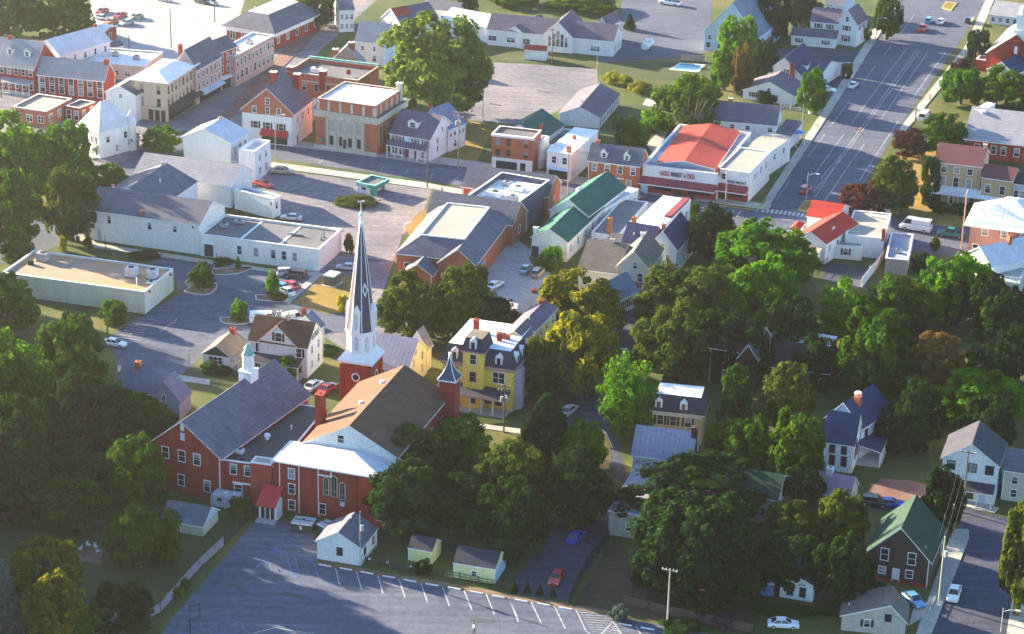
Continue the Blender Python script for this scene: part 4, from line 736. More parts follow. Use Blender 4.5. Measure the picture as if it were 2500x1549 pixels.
# gablets at the spire foot and the diamond
for k in (-2,-0,2,4):
    a=k*math.pi/4; r=R2*math.cos(math.pi/8)-.55; m=MB(); m.prism([(-.62,0),(.62,0),(.62,3.7),(0,4.9),(-.62,3.7)],-.85,.9,'y'); me=m.mesh('spire_gablet',white2); fixnormals(me)
    o=ob('spire_gablet',me,sp,(cx+r*math.cos(a),cy+r*math.sin(a),TH+5.5),a+math.pi/2); 
    g=MB(); g.poly([(-.3,-.87,.5),(.3,-.87,.5),(.3,-.87,3.5),(-.3,-.87,3.5)]); me2=g.mesh('gablet_louvre',MT['pale_blue_louvre']); ob('spire_gablet_louvre',me2,sp,o.location,a+math.pi/2)
fr=.40; zz_=TH+5.5+(SPT-TH-5.5)*fr; rr=(R2*(1-fr)+.28*fr)*math.cos(math.pi/8); a=-math.pi/4; m=MB(); tl=math.atan2((R2-.28),(SPT-TH-5.5))
pts=[(0,-1.35),(.5,0),(0,1.35),(-.5,0)]; pin=[(0,-.8),(.28,0),(0,.8),(-.28,0)]
for q in range(4): m.poly([(pts[q][0],-.1,pts[q][1]),(pts[(q+1)%4][0],-.1,pts[(q+1)%4][1]),(pin[(q+1)%4][0],-.1,pin[(q+1)%4][1]),(pin[q][0],-.1,pin[q][1])])
me=m.mesh('diamond',white2); me.transform(Matrix.Rotation(-tl,4,'X')); ob('spire_diamond',me,sp,(cx+rr*math.cos(a),cy+rr*math.sin(a),zz_),a+math.pi/2)
# ---- houses round the church
b=bld('white_house','big white house with brown roof, black shutters and wraparound porch','house','c1',(-45,262),(490,338),(637,198),hb=622,kind='gx',ap=112,wall=white,roof=shb)
H=b.h; b.win('f',H-2.1,[.22,.53,.85],1.2,1.7,sh=shut); b.win('f',.9,[.2,.5,.8],1.1,1.7,sh=shut); b.win('r',H-2,[.3,.72],.7,1.5); b.win('r',1.2,[.3,.72],.7,1.5); b.win('r',H+.6,[.42,.62],.7,1.1,sh=shut)
b.porch('f',-.05,.92,2.4,2.7,.9,6,roofm=shd); b.chim(.55,.5,H+b.rh+1.1,.7,.7,m=tan); b.chim(.36,.6,H+b.rh+1.1,.7,.7,m=tan)
s=b.sec('c1',(50,275),(390,325),(470,240),h=H+.03,kind='gy',ap=(215,138),wall=white,roof=shb); s.win('f',H+.5,[.52],1.2,1.6,sh=shut)
b=bld('slate_roofed_house','small house with blue grey gabled roof behind the brown roofed house','house','c1',(370,130),(590,165),(640,120),h=4,kind='gy',ap=(470,45),wall=white,roof=shbg); b.chim(.3,.5,b.h+b.rh+1,.7,.7)
b=bld('white_house','white house with purple grey metal roof beside the steeple','house','c1',(960,448),(1422,520),(1640,350),hb=760,kind='gx',ap=268,wall=white,roof=metp)
H=b.h; b.win('r',H-1.2,[.3,.75],.6,1.6); b.win('r',H-3.8,[.3,.75],.6,1.6); b.win('r',H+1.,[.4],.6,1.2); b.win('f',H-2.4,[.5,.6,.7,.8,.9],.7,1.3,sh=shut)
s=b.sec('c1',(1430,310),(1590,338),(1668,300),h=H-.3,kind='gy',ap=(1512,185),wall=white,roof=metp)
b=bld('green_gabled_cottage','small white cottage with dark green front gable and hedge','cottage','c0',(1872,392),(2130,428),(2300,290),hb=545,kind='gy',ap=(2008,322),wall=white,roof=sht)
W,H=b.W,b.h; m=MB(); m.prism([(-W/2,H),(W/2,H),(0,H+b.rh-.03)],-b.D/2-.08,-b.D/2-.01,'y'); me=m.mesh('green_gable',grnd); fixnormals(me); b.add('green_gable',me); b.win('f',.9,[.45],2.6,1.3); b.chim(.55,.9,b.h+b.rh+1.,.9,.9); b.door('f',.85,.9,2,m=white2); b.porch('r',.0,.6,1.6,2,.5,3)
b=bld('blue_grey_house','blue grey house with slate roofs and a brick chimney left of the hall','house','c0',(1100,700),(1560,765),(1700,690),h=3.6,kind='gx',ap=(0,560),wall=blsid,roof=shbg)
b.chim(.3,.5,b.h+b.rh+1.,.9,.9,m=brick2); b.vent(.6,.4,b.h+1.5,.12,.6)
s=b.sec('c0',(1435,805),(1660,835),(1730,740),h=3.6,kind='gy',ap=(1500,655),wall=blsid,roof=shbg,trim=pinktrim,af=.35); archwin(s,'f',.35,3.,.6,1.5,white2)
b=bld('white_garage','white garage with grey gabled roof in the church car park','garage','d1',(580,652),(985,718),(1186,545),hb=882,kind='gy',ap=(802,576),wall=white,roof=shg,ov=.3)
b.win('f',1.3,[.52],.8,1.2,fm=shut); b.win('r',1.2,[.25,.8],.7,1.5,fm=shut); b.box('base_board','r',0,1,0,.5,.04,grstone); b.vent(.5,.7,b.h+b.rh,.3,.4); b.box('corner_board','f',.96,1,0,b.h-.05,.05,white2); b.box('vent_grille','f',.18,.2,1.6,1.8,.05,grstone)
def gambrel(nm,lab,t,A,B,C,hb,ap,wallm,roofm,bright=None):
    b=bld(nm,lab,'shed',t,A,B,C,hb=hb,kind='gx',ap=ap,wall=wallm,roof=roofm,ov=.12); return b
b=gambrel('garden_shed','small yellow barn shaped shed with black roof','d1',(1423,716),(1642,757),(1745,660),872,640,paleyel,shd); b.box('corner_board','f',0,.03,0,b.h-.05,.04,white2); b.box('corner_board','f',.97,1,0,b.h-.05,.04,white2); b.door('r',.5,1.,1.7,m=paleyel)
b=gambrel('garden_shed','larger pale yellow shed with dark ribbed roof and one window','d1',(1840,857),(2226,918),(2370,775),1052,762,paleyel,mat('black_ribbed_roof',(.045,.045,.065),(.03,.03,.045),.4,stripe=('X',.6),st=.5)); b.win('f',.9,[.5],.7,.8); b.box('corner_board','f',0,.02,0,b.h-.05,.04,white2); b.box('corner_board','f',.98,1,0,b.h-.05,.04,white2); b.box('shade_blue_side','r',0.01,.99,.02,b.h-.08,.04,ltblue)  # blue side panel: bluish shade put into the right wall's colour
b=bld('grey_roofed_shed','low shed with grey shingle roof and pale gable behind the camper trailer','shed','d0',(1500,450),(1872,512),(2040,372),h=1.9,kind='gx',ap=(0,345),wall=tan,roof=shg); m=MB(); m.prism([(-b.D/2,b.h),(b.D/2,b.h),(0,b.h+b.rh-.03)],b.W/2+.01,b.W/2+.07,'x'); me=m.mesh('blue_gable',ltblue); fixnormals(me); b.add('blue_gable',me)
b=bld('small_white_shed','small shed with light blue roof at the bottom left','shed','d0',(800,1370),(1000,1412),(1074,1345),h=2.6,kind='gx',ap=(0,1290),wall=white,roof=shbg,ov=.2); b.box('corner_board','r',.45,.55,0,b.h,.04,white2)
b=bld('mansard_cottage','tan brick house with slate mansard and white flat roof among the trees','house','c2',(1335,918),(1795,965),(1905,850),h=5.6,kind='deck',rh=3.1,inset=.9,wall=tanb,roof=shd,deck=whroof,trim=tan,ov=.45)
H=b.h; mdormer(b,'f',.62,H+.2); mdormer(b,'f',.12,H+.2); b.win('f',H-2.4,[.16,.42,.72],1,1.7,sh=shut); b.win('f',.9,[.16,.42,.72],1,1.7,sh=shut); b.box('cornice','f',0,1,H-.6,H-.1,.3,tan); b.win('r',H-2.4,[.5],1,1.7)
b=bld('metal_roofed_house','brick house with silver grey metal roof and long rear wing','house','c2',(1152,1318),(1688,1385),(1790,1235),h=5.6,kind='gx',ap=(0,1125),wall=tan,roof=metp)
b.chim(.99,.45,b.h+b.rh+1.2,.9,1,m=brickd); b.win('f',3.2,[.1,.4,.7],.9,1.5); b.vent(.4,.3,b.h+1.2,.1,.5)
s=b.sec('d2',(935,378),(1240,425),(1465,-120),hb=640,kind='flat',par=0,ov=.15,wall=mat('greige_siding',(.46,.44,.38),None,.4,stripe=('Z',.3),st=.2),roof=metp); s.win('f',1.2,[.6],.8,1.3)
b=bld('green_roofed_barn','large dark green roofed barn half hidden behind the great dark tree','barn','d3',(-560,160),(140,272),(270,70),h=4.6,kind='gx',ap=(0,50),wall=tan,roof=grnd); b.win('f',1.4,3,.9,1.3); b.pipe('f',.99)
b=bld('navy_roofed_house','white house with navy roofs and columned side porch in the shade','house','c3',(578,1192),(850,1232),(925,1090),hb=1500,kind='gx',ap=(0,960),wall=white,roof=shblue)
H=b.h; b.win('f',H-2.,[.28,.68],.8,1.7,fm=shut); b.win('f',1.2,[.3,.7],.8,1.6,fm=shut); b.win('r',2,[.3,.6],.8,1.7,fm=shut); b.win('r',H-1.6,[.4],.7,1.3,fm=shut)
s=b.sec('c3',(595,975),(925,1075),(1065,870),h=H+.6,kind='gy',ap=(745,850),wall=ltblue,roof=shblue,af=.45); s.win('r',H-1.7,3,.8,1.4,fm=shut); s.chim(.6,.3,s.h+s.rh+.6,1.,1.,m=brick2); s.vent(.45,.5,s.h+s.rh-.3,.7,.7)
b.porch('r',.55,1.7,4.2,2.8,.9,5,roofm=shblue)
b=bld('white_gabled_house','white house with dark roof, front gable and columned porch at lower right','house','c3',(1672,1350),(2178,1425),(2284,1222),hb=1800,kind='gy',ap=(1940,1228),wall=white,roof=shd,ov=.45)
H=b.h; b.win('f',H-1.8,[.16,.55,.86],1.2,1.4,fm=shut); b.porch('f',.15,.98,2.2,2.8,.9,4,roofm=shd); b.win('f',.8,[.35,.55],1,1.6,fm=shut); b.door('f',.78,1.1,2.1,m=ltblue); b.win('r',H-2,3,.8,1.4); b.box('shade_blue_side','r',0,1,.05,H-.1,.02,ltblue)  # pale blue panel paints cool shade onto the white right wall
b=bld('tan_house','tan sided house cut by the right edge beside the white gabled house','house','c3',(2235,1465),(2600,1520),(2700,1330),h=5.4,kind='gx',ap=(0,1330),wall=tan,roof=shp); b.win('f',3.2,[.3,.75],.9,1.3); b.win('f',.8,[.3,.75],.9,1.3); b.pipe('f',.005)
b=bld('brown_barn','dark brown gabled barn with green roof and white framed windows','barn','d3',(990,735),(1548,832),(1668,532),hb=1085,kind='gy',ap=(1290,532),wall=mat('dark_brown_siding',(.075,.048,.04),(.05,.03,.026),.5),roof=grnd,ov=.5)
H=b.h; b.win('f',H-1.2,[.26],1.1,1.9); b.win('f',H-1.2,[.71],1.1,1.9); b.win('f',1.2,[.24],1.,1.1); b.win('f',1.2,[.69],1.,1.2); b.door('f',.47,.9,2.2,m=white); b.box('brick_plinth','f',0,1,0,.5,.06,brick); b.vent(.88,.15,b.h+.9,.25,.5,gmetal)
b=bld('tan_cottage','tan cottage with brown roof and shuttered window at bottom right','cottage','d3',(738,1342),(1330,1402),(1432,1235),hb=1535,kind='gy',ap=(1205,1250),wall=mat('tan_lap_siding',(.50,.46,.38),(.43,.39,.32),.4,stripe=('Z',.25),st=.2),roof=sht,af=.74,ov=.35)
b.win('f',1.,[.4],.8,1.2,sh=mat('dark_green_shutter',(.02,.05,.03),None,1)); b.win('f',b.h-.1,[.72],.8,1.,fm=shut); b.vent(.1,.4,b.h+.4,.12,.6)
b=bld('playhouse','tiny white outbuilding with peaked blue grey roof','shed','d3',(172,1022),(480,1072),(582,905),hb=1218,kind='gy',ap=(330,985),wall=white,roof=shbg,ov=.25); b.win('f',.7,[.3,.68],.8,1.4,fm=shut)
m=MB(); W,D=b.W,b.D; zz=b.h+b.rh; 
for k in range(4):
    q=[(-W*.42,-D*.1,b.h+.4),(W*.42,-D*.1,b.h+.4),(W*.42,D*.45,b.h+.4),(-W*.42,D*.45,b.h+.4)]; m.poly([q[k],q[(k+1)%4],(0,D*.12,zz+1.9)])
ob('peaked_roof',m.mesh('peaked_roof',shbg),b.roof)
b=bld('blue_tarp_shelter','low shelter under a blue tarpaulin left of the tiny outbuilding','shelter','d3',(-40,1040),(115,1050),(140,1020),hb=1165,kind='gx',rh=.5,wall=mat('blue_tarpaulin',(.1,.2,.4),None,1),roof=MT['blue_tarpaulin'],ov=.1)
b=bld('mural_walled_building','beige walled building with pinkish roof behind the shrubs','building','d3',(478,190),(800,255),(942,145),hb=340,kind='gx',ap=(0,75),wall=tan,roof=mat('pink_stained_roof',(.42,.25,.3),(.3,.2,.28),.4)); b.chim(.3,.5,b.h+b.rh+1,1.,1.,m=white)
b=bld('low_brick_outbuilding','low brick outbuilding with black roof beside the dark barn','shed','d3',(655,1068),(836,1102),(880,1015),h=1.7,kind='gx',rh=1.5,wall=brick,roof=shd,ov=.2); b.door('f',.5,.9,1.4,m=doorr)
b=bld('white_dormered_house','white house with black roof and white dormer between the trees','house','c3',(100,505),(620,570),(700,440),h=4.2,kind='gx',ap=(0,340),wall=brickd,roof=mat('black_shingle',(.02,.02,.025),(.012,.012,.016),.5)); b.dormer(.68,.2,1.6,1.4); b.win('f',1.4,4,.9,1.4)  # walls take the brick tone darkened for deep shade
s=b.sec('c3',(150,330),(560,400),(680,250),h=5.5,kind='flat',par=0,wall=white,roof=whroof) 
b=bld('dark_brick_house','dark brick house in deep shade behind the tall bright tree','house','c2',(1870,330),(2290,400),(2415,230),h=7,kind='gx',ap=(0,150),wall=brickd,roof=mat('shaded_maroon_roof',(.06,.02,.02),(.035,.012,.014),.5))  # wall and roof colours darkened to carry the deep shade
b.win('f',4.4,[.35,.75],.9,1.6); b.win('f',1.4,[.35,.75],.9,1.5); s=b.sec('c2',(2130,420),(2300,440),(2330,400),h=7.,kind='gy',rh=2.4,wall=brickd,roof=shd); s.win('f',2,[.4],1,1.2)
b=bld('white_cabin','small pale blue cabin cut by the right edge','cabin','c3',(2372,310),(2500,330),(2550,260),h=3,kind='gx',rh=1.2,wall=ltblue,roof=shblue); b.door('f',.3)
b=bld('gold_cottage','narrow gold walled cottage among the trees by the side lane','cottage','c2',(850,1240),(945,1225),(1010,1160),h=4.6,kind='gy',ap=(898,1130),wall=mat('gold_siding',(.62,.45,.2),None,.5),roof=shd); b.win('f',2,[.5],.6,1)  # even gold wall colour under a charcoal roof
# ---- kiosk, transformer
b=bld('drive_up_kiosk','teal roofed drive up bank kiosk on the central car park','kiosk','b1',(957,275),(1070,300),(1140,235),hb=365,kind='flat',par=0,ov=.02,wall=white,roof=white2)
W,D,H=b.W,b.D,b.h
s=b.sec('b1',(945,243),(1115,280),(1218,205),h=H+1.1,wall=tealc,roof=tarroof,par=.5,z0=H+.27,trim=mat('pale_teal',(.3,.6,.55),None,1)); s.box('panel','f',.1,.6,H+.4,H+1,.1,MT['pale_teal'])
subbox(b,W/2+.3,W/2+1.5,-D/2,-D/2+.8,0,H+.25,tealc,'pillar'); subbox(b,W/2+.3,W/2+.7,D/2-.5,D/2,0,H+.25,tealc,'pillar'); b.win('f',.9,[.5],1.2,1.1); b.box('sign','r',.1,.9,1,1.9,.8,maraw)
b=bld('transformer_cabinet','green louvred transformer cabinet on a pad beside the lawn','cabinet','b1',(640,1112),(735,1130),(785,1085),hb=1218,kind='flat',par=0,ov=.06,wall=mat('olive_metal',(.13,.17,.11),None,1,stripe=('Z',.3),st=.5),roof=mat('pale_green_metal',(.45,.52,.40),None,1))
subbox(b,-b.W/2-.4,b.W/2+.4,-b.D/2-.4,b.D/2+.4,.06,.16,conc,'pad')
print('buildings done',len(bpy.data.objects))
# ================================================================ GROUND
ground_mat('grass',[(.25,(.035,.05,.018)),(.45,(.055,.085,.02)),(.6,(.12,.115,.03)),(.8,(.20,.15,.05))],.045,1.2)
ground_mat('lawn_green',[(.3,(.035,.06,.02)),(.7,(.085,.095,.035))],.12,2.)
ground_mat('dry_lawn',[(.3,(.10,.12,.025)),(.5,(.26,.17,.04)),(.75,(.34,.19,.06))],.12,2.)
ground_mat('asphalt',[(.25,(.055,.068,.105)),(.5,(.085,.10,.145)),(.75,(.13,.138,.175))],.05,.9,streak=.6)
ground_mat('asphalt_dark',[(.25,(.038,.043,.065)),(.5,(.058,.064,.095)),(.8,(.085,.088,.12))],.06,.9,streak=.6)
ground_mat('asphalt_worn',[(.28,(.11,.11,.14)),(.5,(.19,.175,.20)),(.75,(.32,.25,.22))],.045,.8,streak=.5)
ground_mat('pavement',[(.3,(.34,.32,.28)),(.7,(.50,.47,.41))],.2,1.5)
ground_mat('brick_paving',[(.3,(.16,.085,.075)),(.7,(.26,.15,.125))],.2,2)
ground_mat('dirt',[(.3,(.13,.085,.05)),(.7,(.26,.17,.11))],.15,1.5)
ground_mat('dark_dirt',[(.3,(.05,.036,.024)),(.7,(.11,.075,.048))],.15,1.5)
ground_mat('gravel',[(.3,(.30,.29,.30)),(.7,(.45,.43,.42))],.15,1.5)
paint=mat('worn_white_paint',(.66,.66,.66),(.2,.2,.22),1.4,coord='World'); paintb=mat('faded_blue_paint',(.09,.16,.36),(.07,.10,.2),.9,coord='World'); painty=mat('yellow_kerb_paint',(.6,.42,.08),(.4,.3,.1),.8,coord='World')
def struct(name,me,label=None):
    o=ob(name,me); o['kind']='structure'
    if label: o['label']=label
    return o
m=MB(); m.poly([(-2600,-900,0),(2600,-900,0),(2600,4600,0),(-2600,4600,0)]); struct('ground',m.mesh('ground',MT['grass']))
def patch(name,t,pts,z,mt,skirt=True):
    P=[G(t,p,z) for p in pts]; m=MB(); ar=sum(P[i].x*P[(i+1)%len(P)].y-P[(i+1)%len(P)].x*P[i].y for i in range(len(P)))
    if ar<0: P=P[::-1]
    m.poly(P)
    if skirt and z>.05:
        for i in range(len(P)):
            a,b_=P[i],P[(i+1)%len(P)]; m.poly([(a.x,a.y,.002),(b_.x,b_.y,.002),tuple(b_),tuple(a)])
    o=struct(name,m.mesh(name,MT[mt])); return o
# m = main view coordinates
patch('street','m',[(560,365),(2460,640),(2460,560),(2140,520),(1830,472),(1790,500),(1230,412),(640,340)],.016,'asphalt')
patch('pavement','m',[(640,342),(1125,400),(1400,442),(1830,500),(1838,488),(1400,424),(1130,384),(700,335)],.14,'pavement')
patch('pavement','m',[(640,398),(1010,448),(1300,500),(1300,488),(1015,436),(650,386)],.14,'pavement')
patch('street','m',[(2160,-60),(1820,500),(2010,522),(2125,330),(2400,-60)],.022,'asphalt')
patch('pavement','m',[(2148,-40),(1995,210),(1812,490),(1830,494),(2015,212),(2172,-40)],.15,'pavement')
patch('pavement','m',[(2366,-40),(2300,110),(2140,310),(2150,322),(2322,112),(2385,-40)],.15,'pavement')
patch('street','m',[(820,-60),(700,80),(440,330),(560,352),(720,160),(965,-60)],.018,'asphalt_worn')
patch('brick_pavement','m',[(828,-40),(640,155),(520,280),(545,285),(660,175),(875,-40)],.14,'brick_paving')
patch('street','m',[(-60,560),(60,520),(230,430),(330,360),(440,310),(520,330),(380,385),(200,560),(40,625),(-80,640)],.012,'asphalt')
patch('yard','m',[(-80,60),(230,120),(560,60),(640,120),(470,320),(330,372),(250,400),(0,330),(-80,300)],.007,'asphalt_worn')
patch('car_park','m',[(215,-60),(215,140),(460,170),(560,80),(600,-60)],.014,'gravel')
patch('car_park','m',[(600,398),(1030,452),(1000,530),(960,560),(900,730),(700,700),(690,520),(560,500),(560,420)],.024,'asphalt_worn')
patch('car_park','m',[(1090,285),(1160,148),(1240,152),(1420,165),(1430,210),(1300,280),(1260,300)],.013,'asphalt_worn')
patch('car_park','m',[(1420,150),(1470,60),(1500,-60),(1700,-60),(1690,125),(1600,140)],.015,'asphalt')
patch('driveway','m',[(1820,120),(1960,112),(2080,128),(2015,235),(1950,230),(1900,150)],.013,'asphalt_dark')
patch('car_park','m',[(310,610),(650,645),(780,660),(850,620),(900,640),(900,760),(820,790),(500,860),(440,900),(280,872),(262,800),(430,700),(410,640)],.02,'asphalt')
patch('pavement','m',[(190,545),(230,580),(640,640),(770,650),(770,658),(640,648),(225,590),(180,570)],.12,'pavement')
patch('pavement','m',[(770,652),(690,722),(676,718),(756,648)],.13,'pavement')
patch('street','m',[(560,760),(905,690),(960,760),(1010,780),(860,860),(770,800)],.017,'asphalt_worn')
patch('street','m',[(1180,690),(1250,600),(1275,640),(1310,650),(1250,740),(1200,740)],.028,'gravel')
patch('lane','m',[(1220,560),(1270,600),(1200,700),(1130,690)],.012,'gravel')
patch('street','m',[(1560,700),(1490,860),(1440,960),(1480,1090),(1500,1160),(1400,1100),(1330,1000),(1385,900),(1420,800),(1490,690)],.017,'asphalt_dark')
patch('church_car_park','m',[(360,1560),(395,1490),(560,1300),(612,1232),(745,1258),(758,1345),(1010,1388),(1362,1450),(1700,1512),(1760,1560)],.03,'asphalt')
patch('dirt_strip','m',[(755,1336),(1362,1440),(1500,1465),(1500,1475),(1362,1451),(750,1347)],.05,'dirt')
patch('driveway','m',[(1222,1412),(1225,1380),(1330,1250),(1400,1190),(1455,1180),(1450,1290),(1350,1432)],.018,'asphalt_dark')
patch('dirt_path','m',[(1370,1440),(1450,1300),(1480,1290),(1530,1390),(1500,1462)],.016,'dark_dirt')
patch('dirt_yard','m',[(1480,1400),(1780,1400),(1800,1512),(1500,1470)],.01,'dark_dirt')
patch('street','m',[(2290,1210),(2420,1240),(2400,1330),(2405,1512),(2390,1600),(2190,1600),(2235,1480)],.02,'asphalt_dark')
patch('pavement','m',[(2262,1285),(2275,1260),(2308,1262),(2310,1280),(2200,1560),(2165,1560)],.14,'pavement')
patch('pavement','m',[(2290,1190),(2380,1210),(2370,1222),(2290,1208)],.14,'pavement')
patch('pavement','m',[(2415,1400),(2470,1400),(2440,1600),(2385,1600)],.14,'pavement')
patch('driveway','m',[(2180,1440),(2210,1435),(2200,1470),(2165,1490)],.15,'pavement')
patch('yard','m',[(2060,1180),(2210,1200),(2200,1225),(2080,1215)],.015,'asphalt_dark')
patch('brick_path','m',[(2060,1180),(2110,1130),(2230,1160),(2220,1200)],.02,'brick_paving')
patch('yard','m',[(1970,625),(2080,640),(2110,600),(2060,690),(1960,665)],.017,'asphalt_dark')
patch('lawn','m',[(700,722),(775,655),(850,660),(860,742),(780,748)],.06,'dry_lawn')
patch('lawn','m',[(1050,330),(1110,290),(1240,300),(1170,320),(1130,395),(1045,380)],.05,'dry_lawn')
patch('lawn','m',[(1175,120),(1420,148),(1700,148),(1640,190),(1440,190),(1420,162),(1180,146)],.05,'lawn_green')
patch('lawn','m',[(2150,470),(2140,370),(2230,360),(2230,480),(2310,520),(2300,545),(2180,530)],.06,'dry_lawn')
patch('lawn','m',[(960,545),(1000,505),(1025,500),(1025,555),(980,562)],.06,'dry_lawn')
patch('lawn','m',[(420,905),(490,840),(560,870),(520,915)],.05,'lawn_green')
patch('lawn','m',[(0,1240),(380,1180),(520,1230),(600,1225),(380,1480),(0,1512)],.04,'lawn_green')
patch('lawn','m',[(910,1260),(1240,1320),(1220,1400),(1000,1370),(870,1340)],.045,'lawn_green')
patch('lawn','m',[(80,715),(300,770),(330,750),(250,720)],.045,'lawn_green')
patch('lawn','m',[(2040,1080),(2200,1090),(2240,1150),(2100,1140)],.045,'lawn_green')
patch('pavement','m',[(1130,1008),(1240,1022),(1240,1034),(1130,1018)],.12,'pavement')
patch('pavement','m',[(280,870),(440,895),(500,905),(500,918),(430,908),(280,885)],.12,'pavement')
patch('garden_path','m',[(1540,235),(1630,255),(1620,270),(1530,250)],.03,'gravel')
patch('garden_path','m',[(1540,345),(1590,290),(1600,300),(1560,370)],.03,'gravel')
patch('patio','m',[(170,1315),(245,1305),(240,1345),(170,1335)],.05,'brick_paving')
# mended asphalt
rp=random.Random(11)
ground_mat('asphalt_mend',[(.3,(.055,.06,.08)),(.7,(.085,.09,.115))],.3,2.)
for k,(x,y) in enumerate(((700,1420),(880,1470),(560,1400),(480,1480),(1150,1480),(640,1300),(2050,300),(1950,420),(2180,150),(2090,90),(1900,470),(820,470),(760,560),(880,620),(380,780),(480,800),(600,690),(1300,220),(1180,250),(1580,80),(900,420),(1100,450),(2350,1350),(2300,1480))):
    g=G('m',(x,y),0); a=rp.uniform(-.3,.3)-.33; lx,ly=rp.uniform(.6,3.2),rp.uniform(.25,.7); c_,s_=math.cos(a),math.sin(a); m=MB(); P=[]
    for q in range(10):
        t=q/10*2*math.pi; r_=1+rp.uniform(-.12,.12); ux=max(-1,min(1,1.6*math.cos(t)))*lx*(.95+.05*r_); uy=max(-1,min(1,1.6*math.sin(t)))*ly*(.9+.1*r_); P.append((g.x+ux*c_-uy*s_,g.y+ux*s_+uy*c_,.038))
    m.poly(P); struct('asphalt_patch',m.mesh('asphalt_patch',MT['asphalt_mend']))
# planted islands with kerbs
def island(t,pts,label,soil='dirt'):
    root=bpy.data.objects.new('planted_island',None); COL.objects.link(root); P=[G(t,p,.0) for p in pts]; c=sum(P,Vector())/len(P); root.location=c
    tag(root,label,'kerbed bed','planted car park islands')
    n=len(P); Q=[]
    for i in range(n):
        for k in range(4):
            s=k/4; p0,p1,p2,p3=P[i-1],P[i],P[(i+1)%n],P[(i+2)%n]
            Q.append(.5*((2*p1)+(-p0+p2)*s+(2*p0-5*p1+4*p2-p3)*s*s+(-p0+3*p1-3*p2+p3)*s**3)-c)
    ar=sum(Q[i].x*Q[(i+1)%len(Q)].y-Q[(i+1)%len(Q)].x*Q[i].y for i in range(len(Q)))
    if ar<0: Q=Q[::-1]
    k=MB(); sl=MB(); I=[q*(1-.32/max(q.length,.5)) for q in Q]; N=len(Q)
    for i in range(N):
        a,b_,ci,d=Q[i],Q[(i+1)%N],I[(i+1)%N],I[i]
        k.poly([(a.x,a.y,0),(b_.x,b_.y,0),(b_.x,b_.y,.18),(a.x,a.y,.18)]); k.poly([(a.x,a.y,.18),(b_.x,b_.y,.18),(ci.x,ci.y,.18),(d.x,d.y,.18)]); k.poly([(d.x,d.y,.18),(ci.x,ci.y,.18),(ci.x,ci.y,.1),(d.x,d.y,.1)])
    sl.poly([(q.x,q.y,.12) for q in I])
    ob('kerb',k.mesh('kerb',conc),root); ob('soil',sl.mesh('soil',MT[soil]),root)
island('b0',[(1705,1180),(1735,1150),(1800,1190),(1990,1180),(1995,1240),(1900,1290),(1700,1265),(1745,1220)],'kerbed shrub island nearest the rusty roofed building')
island('b0',[(1960,1070),(1980,1050),(2290,1030),(2320,1050),(2180,1100),(1980,1105)],'thin curved kerbed bed along the warehouse wing')
island('b1',[(15,1315),(30,1290),(290,1295),(330,1320),(290,1355),(100,1345),(20,1335)],'kerbed bed with brown shrubs beside the red parked cars')
island('c0',[(2028,85),(2060,60),(2330,65),(2320,105),(2200,130),(2060,115)],'kerbed bed with small round tree behind the brown roofed house')
# ---- painted markings
def lines(name,L,mt,z=.045):
    m=MB()
    for t,x0,y0,x1,y1,wd in L:
        a=G(t,(x0,y0),z); b_=G(t,(x1,y1),z); d=(b_-a).normalized(); q=Vector((-d.y,d.x,0))*wd/2; m.poly([a-q,b_-q,b_+q,a+q])
    return struct(name,m.mesh(name,mt))
L=[]
for x0,y0,x1,y1 in ((745,870,790,1055),(940,915,992,1095),(1138,950,1190,1137),(1332,985,1395,1175),(1535,1025,1600,1215),(1735,1060,1803,1250),(1935,1100,2012,1290),(2140,1135,2220,1330),(2355,1185,2440,1400)): L.append(('d1',x0,y0,x1,y1,.16))
for x0,y0,x1,y1 in ((10,1180,95,1370),(215,1215,310,1415),(425,1245,530,1460),(630,1290,720,1480),(975,1400,1050,1512),(1185,1440,1235,1530)): L.append(('d2',x0,y0,x1,y1,.16))
L.append(('d2',720,1480,765,1512,.14)); L.append(('d2',970,1395,860,1512,.16))
for i in range(9): L.append(('d2',660+i*14,1310+i*22,985-i*9,1325+i*22,.1))
for i in range(7): L.append(('d2',975-i*14,1415+i*18,1005+i*10,1425+i*20,.12))
L+=[('d1',0,1190,650,1310,.12),('d1',0,1500,200,1450,.18),('d1',200,1450,560,1500,.12),('d1',800,1410,1300,1400,.1)] if 0 else [('d1',0,1500,200,1450,.18),('d1',200,1450,560,1512,.12)]
for i in range(7): x=1080+i*22; L.append(('c0',1180-i*18,130+i*22,1350-i*10,160+i*22,.14))
for x0,y0,x1,y1 in ((1250,60,1450,85),(1210,90,1400,118),(1640,70,1480,190)): L.append(('c0',x0,y0,x1,y1,.12))
lines('parking_lines',L,paint,.045)
L=[('a3',1430,460,680,1512,.14),('a3',1455,470,705,1512,.14),('a3',1335,450,820,1150,.14),('a3',1525,495,1100,1100,.14),('a3',760,1235,555,1512,.14),('a3',945,1330,810,1512,.14),('a3',1190,430,1125,515,.12),('a3',1050,605,915,790,.12),('a3',795,955,625,1175,.12),('a3',580,1240,420,1455,.12),('a3',1695,485,1620,590,.12),('a3',1615,590,1400,900,.14),('a3',1260,1120,1000,1512,.14),('a3',1405,140,1280,310,.12),
   ('b3',760,0,470,345,.14),('b3',725,0,545,210,.14),('b3',730,20,490,385,.14) ,('b3',865,0,575,430,.14),('b3',1045,10,900,230,.14),('b3',260,230,135,410,.12),('b3',615,0,490,165,.12)]
for i in range(11): L.append(('b3',5+i*40,520+i*5.2,25+i*40,488+i*5.2,.55))
for x0,y0 in ((2090,500),(2150,510)): L.append(('b2',x0,y0,x0-40,y0+60,.2))
for x0,y0 in ((850,60),(640,35),(1430,130),(1210,95),(1660,165),(1880,195)): L.append(('b1',x0,y0,x0-35,y0+32,.12))
